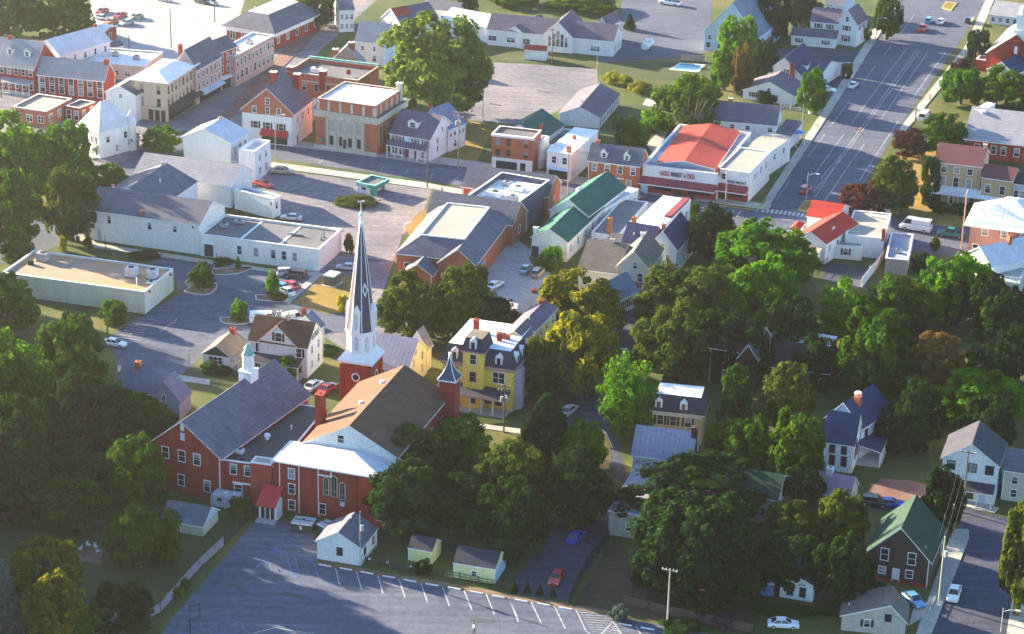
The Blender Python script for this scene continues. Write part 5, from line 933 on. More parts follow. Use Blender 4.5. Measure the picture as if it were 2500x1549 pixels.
L+=[('b1',200,60,1900,270,.1)] if 0 else []
lines('road_markings',L,paint,.046)
L=[]
for q in ([20,900,165,760,205,690,260,670,300,620],[120,790,165,930],[165,760,520,790],[290,620,350,660],[215,680,440,690],[310,790,350,960],[380,790,415,980],[330,960,415,975],[440,690,470,740],[500,820,550,850],[550,850,600,990],[225,910,240,935],[475,955,500,970]):
    for i in range(0,len(q)-2,2): L.append(('d1',q[i],q[i+1],q[i+2],q[i+3],.22))
for q in ([290,625,360,625],[290,640,355,655],[200,735,250,740],[195,750,255,752],[220,910,250,915],[470,960,505,965],[225,925,250,930],[330,970,415,980]): L.append(('d1',*q,.5))
for q in ([1850,1410,2090,1380,2230,1400,2240,1470],[1850,1410,1860,1470,2050,1500],[2140,1430,2200,1400],[2150,1400,2190,1430],[1640,1512,2000,1440]):
    for i in range(0,len(q)-2,2): L.append(('d0',q[i],q[i+1],q[i+2],q[i+3],.2))
L+= [('d0',2360,900,2419,830,.2)]
lines('playground_markings',L,paintb,.047)
lines('yellow_kerb_lines',[('b2',1880,455,2300,505,.5),('b2',2300,505,2380,400,.5),('b3',0,465,40,400,.4)],painty,.165)
# yellow kerbed island at the junction
for pts,lb in (([(330,505),(400,420),(500,420),(410,530)],'small grassy traffic island with yellow kerb at the crossroads'),([(1655,80),(1700,20),(1800,35),(1745,105)],'small grassy traffic island with yellow kerb at the top of the wide road')):
    t='b3' if lb.endswith('crossroads') else 'a3'; P=[G(t,p,0) for p in pts]; c=sum(P,Vector())/4; r=bpy.data.objects.new('traffic_island',None); COL.objects.link(r); r.location=c; tag(r,lb,'traffic island')
    m=MB(); g=MB()
    for i in range(4):
        a,b_=P[i]-c,P[(i+1)%4]-c; ai,bi=a*.82,b_*.82; m.poly([(a.x,a.y,.02),(b_.x,b_.y,.02),(b_.x,b_.y,.2),(a.x,a.y,.2)]); m.poly([(a.x,a.y,.2),(b_.x,b_.y,.2),(bi.x,bi.y,.2),(ai.x,ai.y,.2)])
    g.poly([((p-c).x*.83,(p-c).y*.83,.19) for p in P]); ob('kerb',m.mesh('kerb',painty),r); ob('grass',g.mesh('grass',MT['dry_lawn']),r)
# wheel stops
wm=MB(); wm.prism([(-.13,0),(.13,0),(.08,.16),(-.08,.16)],-1.,1.,'x'); wme=wm.mesh('wheel_stop',mat('white_concrete',(.74,.73,.70),None,1.)); fixnormals(wme)
WS=[('d1',655,880),('d1',848,913),('d1',1045,948),('d1',1245,985),('d1',1440,1020),('d1',1640,1057),('d1',1847,1092),('d1',2053,1130),('d1',2253,1168),('d2',120,1205),('d2',325,1240),('d2',530,1277),('d2',1080,1425),('d2',1287,1462),('d2',1500,1498)]
nm=['beside the white garage door corner','second from the white garage','third from the white garage','left of the small yellow shed','below the small yellow shed','between the two yellow sheds','at the left corner of the larger yellow shed','below the larger yellow shed','at the right corner of the larger yellow shed','by the row of tiny conifers','below the parked red car','last before the hatched bay','first right of the hatched bay','second right of the hatched bay','cut by the bottom edge beside the utility pole']
for (t,x,y),n in zip(WS,nm):
    a=G(t,(x-50,y-9),.035); b_=G(t,(x+50,y+9),.035); o=ob('wheel_stop',wme,None,(a+b_)/2,math.atan2(b_.y-a.y,b_.x-a.x)); tag(o,'white concrete wheel stop '+n,'wheel stop','wheel stops along the church car park')
# ================================================================ TREES
def leafmesh(name,n_cl,n_leaf,size,shape='round',seed=0,crad=(.2,.34),mt=None):
    r=np.random.default_rng(seed); C=[];Rr=[]
    if shape in('round','flat','feather'):
        k=np.arange(n_cl)+.5; ph=np.arccos(1-2*k/n_cl); th=math.pi*(1+5**.5)*k+r.normal(0,.25,n_cl)
        d=np.stack([np.cos(th)*np.sin(ph),np.sin(th)*np.sin(ph),np.cos(ph)],1); d+=r.normal(0,.1,d.shape); d/=np.linalg.norm(d,axis=1)[:,None]
        lob=1+.16*np.sin(3*th+seed)*np.sin(2*ph+seed*1.7)+r.normal(0,.07,n_cl); rad=np.where(r.random(n_cl)<.25,r.uniform(.25,.55,n_cl),.72)*lob
        C=d*rad[:,None]
        if shape=='round':
            nl=15; kk=np.arange(nl)+.5; p2=np.arccos(1-2*kk/nl*.86); t2=math.pi*(1+5**.5)*kk+r.normal(0,.35,nl); dl=np.stack([np.cos(t2)*np.sin(p2),np.sin(t2)*np.sin(p2),np.cos(p2)],1)*r.uniform(.52,.72,nl)[:,None]
            lr=r.uniform(.3,.44,nl); li=np.arange(n_cl)%nl; vv=r.normal(0,1,(n_cl,3)); vv/=np.linalg.norm(vv,axis=1)[:,None]; vv+=.45*dl[li]/np.linalg.norm(dl[li],axis=1)[:,None]; vv/=np.linalg.norm(vv,axis=1)[:,None]; C=dl[li]+vv*lr[li][:,None]*r.uniform(.75,1.05,n_cl)[:,None]
        C[:,2]=np.where(C[:,2]<-.45,-.45+(C[:,2]+.45)*.4,C[:,2]); Rr=r.uniform(*crad,n_cl)
        if shape=='feather': C=d*(r.uniform(.2,.95,n_cl)**.8)[:,None]; Rr=r.uniform(.1,.2,n_cl)
        if shape=='flat': C[:,2]*=.7; C[:,2]+=.1
    elif shape=='cone':
        z=np.linspace(-.95,.98,n_cl); th=np.arange(n_cl)*2.4; rr=(1-(z+1)/2.02)**.85*.85+.03; C=np.stack([np.cos(th)*rr*r.uniform(.7,1,n_cl),np.sin(th)*rr*r.uniform(.7,1,n_cl),z],1); Rr=.08+.2*(1-(z+1)/2)
    elif shape=='column':
        z=r.uniform(-.95,.85,n_cl); th=np.arange(n_cl)*2.4; rr=.62*np.sqrt(np.clip(1-np.abs(z)**3,0,1)); C=np.stack([np.cos(th)*rr,np.sin(th)*rr,z],1); Rr=r.uniform(.18,.3,n_cl)
    per=n_leaf//n_cl; idx=np.repeat(np.arange(n_cl),per); n=len(idx)
    v=r.normal(0,1,(n,3)); v/=np.linalg.norm(v,axis=1)[:,None]; p=C[idx]+v*(Rr[idx]*r.uniform(.55,1.05,n)**.6)[:,None]
    if shape=='column': p[:,2]=np.clip(p[:,2],-1.02,1.05)
    # leaf cluster orientation: biased to face outwards and up
    nrm=v+ .5*p/np.maximum(np.linalg.norm(p,axis=1),.1)[:,None]+np.array([0,0,.35])+r.normal(0,.55,(n,3)); nrm/=np.linalg.norm(nrm,axis=1)[:,None]
    a=np.cross(nrm,r.normal(0,1,(n,3))); a/=np.linalg.norm(a,axis=1)[:,None]; b_=np.cross(nrm,a); s=size*r.uniform(.6,1.35,n)[:,None]
    quad=np.stack([p-a*s-b_*s*.3,p-a*s*.2-b_*s*.8,p+a*s-b_*s*.1,p+a*s*.1+b_*s*.8],1)
    ext=np.abs(quad.reshape(-1,3)); sc=np.array([np.percentile(ext[:,0],99.3),np.percentile(ext[:,1],99.3),1.]); zmin,zmax=np.percentile(quad[...,2],.4),np.percentile(quad[...,2],99.6)
    quad[...,0]/=sc[0]; quad[...,1]/=sc[1]; quad[...,2]=(quad[...,2]-(zmax+zmin)/2)/((zmax-zmin)/2)
    me=bpy.data.meshes.new(name); me.vertices.add(n*4); me.vertices.foreach_set('co',quad.reshape(-1)); me.loops.add(n*4); me.loops.foreach_set('vertex_index',np.arange(n*4)); me.polygons.add(n); me.polygons.foreach_set('loop_start',np.arange(n)*4); me.update(); me.validate()
    return me
def leafmat(name,stops,trans=.35):
    m=bpy.data.materials.new(name); m.use_nodes=True; N=m.node_tree.nodes; L=m.node_tree.links; N.remove(N['Principled BSDF']); out=N['Material Output']
    oi=N.new('ShaderNodeObjectInfo'); tc=N.new('ShaderNodeTexCoord'); n=N.new('ShaderNodeTexNoise'); n.inputs['Scale'].default_value=3.2; n.inputs['Detail'].default_value=4; n.noise_dimensions='4D'; L.new(tc.outputs['Object'],n.inputs['Vector'])
    mw=N.new('ShaderNodeMath'); mw.operation='MULTIPLY'; mw.inputs[1].default_value=30; L.new(oi.outputs['Random'],mw.inputs[0]); L.new(mw.outputs[0],n.inputs['W'])
    wn=N.new('ShaderNodeTexWhiteNoise'); wn.noise_dimensions='3D'
    g=N.new('ShaderNodeNewGeometry'); L.new(g.outputs['True Normal'],wn.inputs['Vector'])
    ad=N.new('ShaderNodeMath'); ad.operation='MULTIPLY_ADD'; ad.inputs[1].default_value=.22; L.new(wn.outputs['Value'],ad.inputs[0]); L.new(n.outputs['Fac'],ad.inputs[2])
    a2=N.new('ShaderNodeMath'); a2.operation='MULTIPLY_ADD'; a2.inputs[1].default_value=.16; L.new(oi.outputs['Random'],a2.inputs[0]); L.new(ad.outputs[0],a2.inputs[2])
    r=N.new('ShaderNodeValToRGB'); el=r.color_ramp.elements; el[0].position=.45; el[0].color=(*stops[0],1); el[1].position=.95; el[1].color=(*stops[-1],1)
    for i,c in enumerate(stops[1:-1]): e=el.new(.45+.5*(i+1)/(len(stops)-1)); e.color=(*c,1)
    L.new(a2.outputs[0],r.inputs[0]); d=N.new('ShaderNodeBsdfDiffuse'); t=N.new('ShaderNodeBsdfTranslucent'); mx=N.new('ShaderNodeMixShader'); mx.inputs[0].default_value=trans
    br=N.new('ShaderNodeMix'); br.data_type='RGBA'; br.blend_type='MULTIPLY'; br.inputs[0].default_value=1; br.inputs[7].default_value=(1.5,1.45,.7,1); L.new(r.outputs[0],br.inputs[6])
    L.new(r.outputs[0],d.inputs[0]); L.new(br.outputs[2],t.inputs[0]); L.new(d.outputs[0],mx.inputs[1]); L.new(t.outputs[0],mx.inputs[2]); L.new(mx.outputs[0],out.inputs[0]); return m
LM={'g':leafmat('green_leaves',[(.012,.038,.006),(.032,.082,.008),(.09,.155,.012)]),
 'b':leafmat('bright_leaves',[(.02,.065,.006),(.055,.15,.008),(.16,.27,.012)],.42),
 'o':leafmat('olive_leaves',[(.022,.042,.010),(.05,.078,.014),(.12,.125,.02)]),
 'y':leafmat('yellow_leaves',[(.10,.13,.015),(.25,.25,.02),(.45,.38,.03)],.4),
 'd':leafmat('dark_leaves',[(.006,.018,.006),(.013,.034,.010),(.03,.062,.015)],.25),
 'a':leafmat('golden_leaves',[(.04,.055,.008),(.11,.12,.012),(.32,.27,.02)],.42),
 'm':leafmat('maroon_leaves',[(.022,.010,.012),(.05,.018,.018),(.11,.035,.03)],.25),
 's':leafmat('blue_spruce_needles',[(.03,.055,.045),(.06,.09,.08),(.12,.16,.14)],.15),
 'r':leafmat('russet_leaves',[(.04,.045,.014),(.12,.07,.025),(.24,.12,.04)],.35),
 'y2':leafmat('pale_green_leaves',[(.05,.09,.02),(.11,.17,.03),(.2,.27,.05)],.4),
 'p':leafmat('pink_blossom',[(.015,.025,.012),(.05,.03,.04),(.18,.07,.13)],.25)}
PROT={'round':[leafmesh('crown',210,17000,.040,'round',i+1,(.09,.16)) for i in range(5)],'small':[leafmesh('small_crown',34,3000,.085,'round',20+i,(.26,.42)) for i in range(3)],
 'cone':[leafmesh('conifer_crown',120,9000,.05,'cone',31)],'column':[leafmesh('column_crown',50,5000,.07,'column',41)],'feather':[leafmesh('feathery_crown',240,11000,.035,'feather',51),leafmesh('feathery_crown',240,11000,.035,'feather',52)],'flat':[leafmesh('low_crown',60,6000,.06,'flat',61)]}
PM={}
def crownmesh(sh,i,k):
    key=(sh,i%len(PROT[sh]),k)
    if key not in PM: me=PROT[sh][key[1]].copy(); me.materials.clear(); me.materials.append(LM[k]); PM[key]=me
    return PM[key]
bark=mat('bark',(.13,.10,.075),(.07,.055,.04),2.,rough=.95); barkg=mat('grey_bark',(.30,.25,.19),(.2,.16,.12),2.,rough=.95)
TK={}
def trunkmesh(k,seed):
    key=(k.name,seed)
    if key in TK: return TK[key]
    r=random.Random(seed); m=MB(); m.tube((0,0,0),(.02,.01,.3),.06,.045,8); m.tube((.02,.01,.3),(-.01,.0,.62),.045,.025,8); m.tube((-.01,0,.62),(.03,.02,.9),.025,.008,6)
    for i in range(9):
        a=i*2.4+r.random(); z0=.26+.05*i; l=.32*(1-.04*i); e=(math.cos(a)*l,math.sin(a)*l,z0+.22+r.random()*.12); mid=(math.cos(a)*l*.5,math.sin(a)*l*.5,z0+.08); m.tube((0,0,z0),mid,.022,.015,5); m.tube(mid,e,.015,.004,5)
    TK[key]=m.mesh('trunk',k); return TK[key]
TI=0
SP=math.sin(R_(24)); CP=math.cos(R_(24))
def T(t,x0,y0,x1,y1,k,label,sh='round',yb=None,cat='tree',grp=None,flat=None,bk=None,name=None):
    global TI; TI+=1
    a=src(t,(x0,y0)); c=src(t,(x1,y1)); xc=(a[0]+c[0])/2; mpp=G('m',(xc*.976,c[1]*.976)); dep=(mpp-Vector((0,0,CAMH))).dot(fw)/F_PX
    r=(c[0]-a[0])/2*dep; e_=(c[1]-a[1])/2*dep*.95
    ry=r*random.uniform(.9,1.05)
    q=max(e_*e_-(ry*SP)**2,(.45*e_)**2); rz=math.sqrt(q)/CP
    if flat: rz=min(rz,r*flat)
    if rz<.5*r: ry=min(ry,e_/SP*.8)
    gap=.0 if sh in('small','cone','column','flat') else .12
    zc=rz*(1+gap*2)
    if sh in('small','flat'): zc=rz*.92
    # base on the ground so that the crown covers its box
    ybase=c[1]+(zc*CP-e_)/dep if yb is None else src(t,(0,yb))[1]
    g=G('m',(xc*.976,ybase*.976))
    if yb is not None:
        Hc=(ybase-(a[1]+c[1])/2)*dep; zc=max(rz*.9,Hc/CP)
    nm={'cone':'conifer','column':'columnar_tree','small':'shrub' if cat!='tree' else 'small_tree','flat':'hedge'}.get(sh,'tree') if name is None else name
    root=bpy.data.objects.new(nm,None); COL.objects.link(root); root.location=(g.x,g.y,0); root.rotation_euler=(0,0,0); tag(root,label,cat,grp)
    ro=(TI*77%360) if sh!='flat' else 0
    o=ob('crown' if cat=='tree' else 'foliage',crownmesh(sh,TI,k),root,(0,0,zc),R_(ro),(r,ry,rz) if ro==0 else ((r+ry)/2,(r+ry)/2,rz))
    hgt_=zc+rz*.6; tr=ob('trunk' if cat=='tree' else 'stem',trunkmesh(bk or bark,TI%4),root,(0,0,0),R_(TI*31%360),(min(hgt_,r*2.4),)*2+(hgt_,))
    return root
g1='tall trees along the left edge'
T('m',-70,-40,110,88,'g','huge pale green tree at the very top left corner')
T('m',80,-30,228,88,'g','wide hazy tree behind the white house near the pale car park')
T('m',-40,262,150,470,'b','large sunlit tree left of the blue metal roofed house')
T('m',95,285,245,460,'b','full green tree overlapping the blue metal roofed house')
T('m',-60,400,120,590,'g','shaded tree at the left edge beside the side street')
T('m',105,400,235,560,'o','dull olive tree left of the cream warehouse')
T('m',212,388,318,462,'g','low round tree behind the cream warehouse',flat=.8)
T('m',268,288,338,355,'g','small hazy tree beside the white garage','small')
T('m',338,293,440,362,'b','rounded bright tree before the cream corner building',flat=.8)
T('m',0,575,80,625,'g','low bush on the verge of the side street','small',cat='shrub')
T('m',700,-20,800,62,'g','hazy tree at the top beside the upper left street')
T('m',905,34,1168,268,'y2','massive spreading tree at the top centre beside the upper car park')
T('m',1088,-40,1140,50,'d','slim tree behind the massive spreading tree','small')
T('m',1280,-30,1500,32,'g','dark tree belt at the top edge above the white hall',flat=.7)
T('m',1150,-40,1290,22,'g','round tree at the top edge left of the pickup',flat=.7)
T('m',1485,32,1515,72,'d','small conical conifer behind the white hall','cone')
T('m',1700,40,1810,150,'b','sunlit tree against the pale blue barn')
T('m',1688,95,1760,205,'b','lower bright tree left of the russet one')
T('m',1738,108,1792,218,'r','narrow russet brown tree beside the pool')
T('m',1795,-30,1880,90,'d','dark tree between the pale blue barn and the white farmhouse')
T('m',1870,-20,1960,70,'d','dark tree behind the white farmhouse')
T('m',1785,95,1850,190,'d','dark tree left of the white dormered cottage')
vt=T('m',1540,165,1728,318,'g','broad vase shaped tree with many bare stems behind the market',bk=barkg)
cr=[c for c in vt.children if c.name.startswith('crown')][0]; m=MB(); rv=random.Random(5); R0=cr.scale.x; zt=cr.location.z
for i in range(22):
    a=-math.pi/2+rv.uniform(-1.15,1.15); e=Vector((math.cos(a)*R0*rv.uniform(.35,.8),-R0*rv.uniform(.93,1.08),zt+cr.scale.z*rv.uniform(-.1,.55))); b0=Vector((rv.uniform(-.5,.5),-R0*.55,.2)); md=b0.lerp(e,.45)+Vector((0,-.5,.6)); m.tube(b0,md,.16,.11,5); m.tube(md,e,.11,.04,5)
ob('limb',m.mesh('limb',barkg),vt)
T('m',1435,168,1480,202,'y','bright yellow shrub, left of a pair on the lawn','small',cat='shrub')
T('m',1468,176,1508,208,'y','bright yellow shrub, right of a pair on the lawn','small',cat='shrub')
T('m',1496,188,1555,225,'y','yellow green hedge beside the dark roofed shed','small',cat='shrub')
T('m',1455,275,1545,360,'g','leafy thicket behind the dormered brick house','small',cat='shrub')
T('m',1520,262,1600,320,'b','brighter thicket beside the garden path','small',cat='shrub')
T('m',1898,165,1965,262,'b','slender birch with white trunk beside the low white cottage',bk=white2)
T('m',1800,215,1850,250,'d','dark bush before the low white cottage','small',cat='shrub')
T('m',2005,150,2030,190,'d','small dark shrub beside the white dormered cottage','small',cat='shrub')
T('m',2078,-20,2145,85,'g','dark green tree at the top beside the wide road')
T('m',2040,60,2075,100,'g','shrub beside the white farmhouse','small',cat='shrub')
T('m',2300,72,2356,152,'d','tall clipped dark conifer before the brick church','column')
T('m',2262,138,2312,185,'m','round dark reddish shrub by the pavement','small',cat='shrub')
T('m',2238,160,2340,245,'b','sunlit bushy tree left of the brick church',flat=.8)
T('m',2315,155,2480,262,'g','wide green tree in front of the brick church')
T('m',2122,302,2205,372,'m','spreading maroon tree beside the wide road',flat=.8)
T('m',2180,268,2305,362,'g','green tree overlapping the grey roofed brick hall')
T('m',2058,372,2188,495,'o','sunlit yellow green tree at the crossroads')
T('m',1998,430,2108,508,'m','dark maroon tree at the crossroads',flat=.8)
T('m',2188,372,2235,490,'d','tall dark column beside the yellow brick house','column')
T('m',2212,478,2262,508,'d','clipped bush left of the porch steps','small',cat='shrub')
T('m',2258,480,2322,514,'d','clipped bush right of the porch steps','small',cat='shrub')
T('m',1678,520,1950,700,'b','tall bright green tree in the middle of the right half')
T('m',1720,610,1900,800,'b','lower bright tree below the tall bright green one')
T('m',1508,618,1765,800,'o','wide olive tree beneath the tan house')
T('m',1500,720,1700,900,'o','shaded olive tree above the brown side lane')
T('m',1268,640,1480,800,'a','golden green tree right of the mansard house, upper crown')
T('m',1290,740,1470,935,'a','golden green tree overhanging the side street')
T('m',1632,490,1745,612,'d','dark tree behind the pale blue house')
T('m',1640,482,1672,530,'g','young tree at the corner of the market street','small')
T('m',1690,500,1740,550,'g','dull tree beside the utility transformer','small')
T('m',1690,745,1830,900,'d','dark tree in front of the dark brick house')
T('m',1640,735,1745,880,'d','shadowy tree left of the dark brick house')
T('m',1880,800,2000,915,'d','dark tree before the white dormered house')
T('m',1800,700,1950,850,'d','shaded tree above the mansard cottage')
T('m',1932,662,2080,820,'b','bright tree below the flat roofed house')
T('m',2070,650,2215,770,'g','green tree below the fenced yard')
T('m',2190,600,2375,765,'b','large bright tree before the metal roofed building')
T('m',1985,735,2160,930,'g','big leafy tree at the centre of the right hand wood')
T('m',2140,790,2300,940,'r','brownish tree in the right hand wood')
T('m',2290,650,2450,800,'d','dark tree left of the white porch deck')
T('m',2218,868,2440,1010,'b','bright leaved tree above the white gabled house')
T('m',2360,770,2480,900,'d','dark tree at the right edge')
T('m',2280,820,2390,930,'d','dark tree added for shade between the brownish tree and the right edge')  # added to deepen the shade at the right
T('m',2080,960,2180,1070,'d','dark tree added for shade right of the navy roofed house')  # another tree put in for more shade on the lawns
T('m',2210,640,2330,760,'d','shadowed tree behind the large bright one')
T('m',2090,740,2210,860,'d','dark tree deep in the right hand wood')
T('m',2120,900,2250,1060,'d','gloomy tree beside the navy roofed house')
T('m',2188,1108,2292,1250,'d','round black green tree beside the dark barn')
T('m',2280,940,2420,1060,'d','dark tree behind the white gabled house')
T('m',895,638,1080,800,'o','rounded olive tree below the brick municipal building')
T('m',1030,620,1190,800,'o','taller olive tree against the brick municipal building')
T('m',1110,700,1242,810,'d','shaded tree behind the mansard house')
T('m',1235,800,1330,940,'o','tree beside the bay of the mansard house')
T('m',-60,650,100,780,'b','bright sunlit tree at the left edge by the tan roof')
T('m',-60,775,145,1000,'b','large sunlit tree at the left edge')
T('m',78,738,278,960,'g','great green tree left of the long car park')
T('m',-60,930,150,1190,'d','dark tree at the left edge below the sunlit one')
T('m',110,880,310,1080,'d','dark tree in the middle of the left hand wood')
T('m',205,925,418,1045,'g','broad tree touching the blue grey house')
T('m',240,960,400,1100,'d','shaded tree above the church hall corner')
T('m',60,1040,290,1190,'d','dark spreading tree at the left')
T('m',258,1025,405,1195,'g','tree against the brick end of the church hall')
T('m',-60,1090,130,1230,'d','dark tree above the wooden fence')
T('m',75,1130,262,1250,'g','dusky tree above the long wooden fence')
T('m',248,1180,425,1335,'g','green tree beside the grey roofed shed')
T('m',20,1268,205,1400,'a','golden tipped tree over the back lawn')
T('m',60,1350,215,1540,'a','lower golden tree at the bottom left')
T('m',-45,1318,72,1540,'s','blue spruce in the bottom left corner','cone')
T('m',208,1378,375,1500,'d','dark rounded bush above the small blue roofed shed',flat=.8)
T('m',110,1420,255,1545,'g','leafy bush beside the small blue roofed shed',flat=.8)
T('m',370,1290,420,1330,'d','low shrub by the end of the plank fence','small',cat='shrub')
T('m',862,1000,1062,1170,'o','sunlit tree over the back of the church')
T('m',880,1080,1080,1260,'d','dark tree against the red wall of the church')
T('m',1035,985,1165,1110,'b','bright tree between the nave and the mansard house')
T('m',1108,1028,1310,1210,'o','large tree right of the church')
T('m',1120,1130,1300,1310,'d','shaded tree above the larger yellow shed')
T('m',1222,925,1380,1110,'d','dark feathery conifer beside the side street','cone')
T('m',1335,992,1442,1120,'b','yellow green tree beside the side street')
T('m',1290,1060,1445,1240,'d','dark tree behind the blue parked car')
T('m',1000,1110,1150,1260,'d','deep shaded tree behind the small yellow shed')
T('m',1400,1120,1462,1180,'o','small tree below the gold walled cottage')
T('m',1478,1062,1810,1260,'d','giant dark tree, its crown above the garden')
T('m',1500,1150,1800,1400,'d','giant dark tree, lower boughs over the garden')
T('m',1425,848,1560,1035,'b','bright feathery tree beside the mansard cottage','feather')
T('m',1450,920,1530,1045,'g','smaller feathery tree at the lane','feather')
T('m',1695,870,1795,1015,'g','green tree right of the mansard cottage')
T('m',1788,862,1948,1010,'o','olive tree left of the navy roofed house')
T('m',1680,985,1850,1120,'g','tree above the giant dark tree')
T('m',1815,975,1960,1150,'g','tree beside the navy roofed house')
T('m',1845,1080,1960,1200,'d','dark tree above the beige walled building')
T('m',1800,1190,1960,1310,'o','bushy tree left of the beige walled building')
T('m',1928,1165,2070,1300,'o','sunlit bushy tree before the beige walled building')
T('m',1600,1290,1810,1440,'d','dark mass beneath the giant tree')
T('m',1790,1260,1960,1400,'d','dark tree behind the tiny outbuilding')
T('m',1930,1260,2080,1430,'d','dark tree left of the dark barn')
T('m',2362,1190,2480,1440,'o','tree at the right edge over the lower street')
T('m',2060,1380,2120,1430,'d','shrub behind the tan cottage','small',cat='shrub')
T('m',450,625,512,690,'g','young tree on the island nearest the warehouse','small')
T('m',632,640,667,708,'b','narrow young tree beside the red parked cars','small')
T('m',548,713,592,765,'b','round young tree behind the brown roofed house','small')
T('m',238,708,305,775,'g','thin young tree on the lawn below the rusty roofed building','small')
T('m',655,843,718,908,'b','small tree in front of the white house porch','small')
T('m',1283,583,1342,645,'b','thin young tree at the end of the green roofed hall','small')
T('m',803,700,832,745,'y','bright yellow shrub on the dry lawn','small',cat='shrub')
T('m',800,458,905,498,'o','clipped hedge beside the teal kiosk','flat',cat='hedge')
T('m',820,555,845,605,'r','reddish shrub at the end of the warehouse wing','small',cat='shrub')
T('m',478,858,520,890,'g','bush at the corner of the green gabled cottage','small',cat='shrub')
T('m',505,868,555,895,'d','clipped hedge under the cottage window','small',cat='shrub')
T('m',750,820,810,850,'g','tree bush between the white house and the steeple','small',cat='shrub')
T('m',140,560,160,600,'y','small yellow sapling by the pavement','small',cat='shrub')
T('m',198,560,222,592,'g','shrub at the warehouse corner','small',cat='shrub')
T('m',310,592,385,622,'d','low dark hedge on the warehouse lawn','flat',cat='hedge')
T('m',505,610,560,635,'g','small shrub before the warehouse windows','small',cat='shrub')
T('m',560,610,575,640,'b','little conifer before the warehouse windows','cone',cat='tree')
T('m',636,700,690,718,'r','brown shrubs in the kerbed bed','small',cat='shrub')
T('m',2168,600,2215,650,'d','dark bush beside the low blue grey building','small',cat='shrub')
T('m',2215,560,2240,600,'o','bush beside the utility pole','small',cat='shrub')
T('m',1450,1440,1498,1480,'s','pale blue green bush at the corner of the hatched bay','small',cat='shrub')
T('m',1690,1455,1745,1500,'p','pink flowering bush along the fence','small',cat='shrub')
T('m',1640,1440,1690,1470,'b','green shrub left of the pink flowering bush','small',cat='shrub')
T('m',1560,1470,1680,1512,'d','dark brush beside the utility pole','small',cat='shrub')
T('m',1800,1440,1990,1470,'g','low hedge before the tiny outbuilding','flat',cat='hedge')
T('m',2020,1420,2060,1460,'d','dark bush left of the tan cottage','small',cat='shrub')
T('m',545,1180,600,1240,'g','shrub by the church hall fence','small',cat='shrub')
T('m',410,1395,440,1425,'b','small round shrub outside the plank fence','small',cat='shrub')
T('m',425,1375,455,1405,'g','second round shrub outside the plank fence','small',cat='shrub')
T('m',985,1330,1030,1370,'d','small dark shrub beside the small yellow shed','small',cat='shrub')
T('m',350,1240,430,1330,'g','green bush behind the camper trailer shed','small',cat='shrub')
for i,(x,y0,y1,n) in enumerate(((60,1010,1130,'leftmost'),(180,1015,1135,'second'),(295,1040,1145,'third'),(415,1075,1165,'rightmost'))):
    T('d2',x-32,y0,x+32,y1,'d',n+' tiny conifer in the row behind the wheel stops','cone',grp='row of tiny conifers')

# unseen trees added beyond the left edge to shade the car park, one mass
wl=[]; rw=random.Random(3)
root=bpy.data.objects.new('shade_woodland',None); COL.objects.link(root); root['kind']='stuff'; root['label']='added unseen trees beyond the left edge, shading the car park'
bm_v=[];bm_f=[]
base=PROT['round'][0]; nb=len(base.vertices); co=np.zeros(nb*3); base.vertices.foreach_get('co',co); co=co.reshape(-1,3); co=co.reshape(-1,4,3)[::5].reshape(-1,3); mid=co.reshape(-1,4,3).mean(1,keepdims=True); co=((co.reshape(-1,4,3)-mid)*2.1+mid).reshape(-1,3)
allv=[]
for i in range(30):
    y=292+ (i%15)*11.5+rw.uniform(-4,4); x=-(88+ (y-300)*.245)-rw.uniform(4,9)-(i//15)*11; r=rw.uniform(7,8.5); hz_=rw.uniform(10.5,12.5); a=rw.uniform(0,6.28); c,s_=math.cos(a),math.sin(a)
    v=co*np.array([r,r,hz_]); v=np.stack([v[:,0]*c-v[:,1]*s_+x,v[:,0]*s_+v[:,1]*c+y,v[:,2]+hz_+1.],1); allv.append(v)
V=np.concatenate(allv); n=len(V)//4; me=bpy.data.meshes.new('shade_woodland'); me.vertices.add(n*4); me.vertices.foreach_set('co',V.reshape(-1)); me.loops.add(n*4); me.loops.foreach_set('vertex_index',np.arange(n*4)); me.polygons.add(n); me.polygons.foreach_set('loop_start',np.arange(n)*4); me.update(); me.validate(); me.materials.append(LM['d'])
bpy.data.objects.remove(root); o=ob('shade_woodland',me); o['kind']='stuff'; o['label']='added unseen trees beyond the left edge, shading the car park'
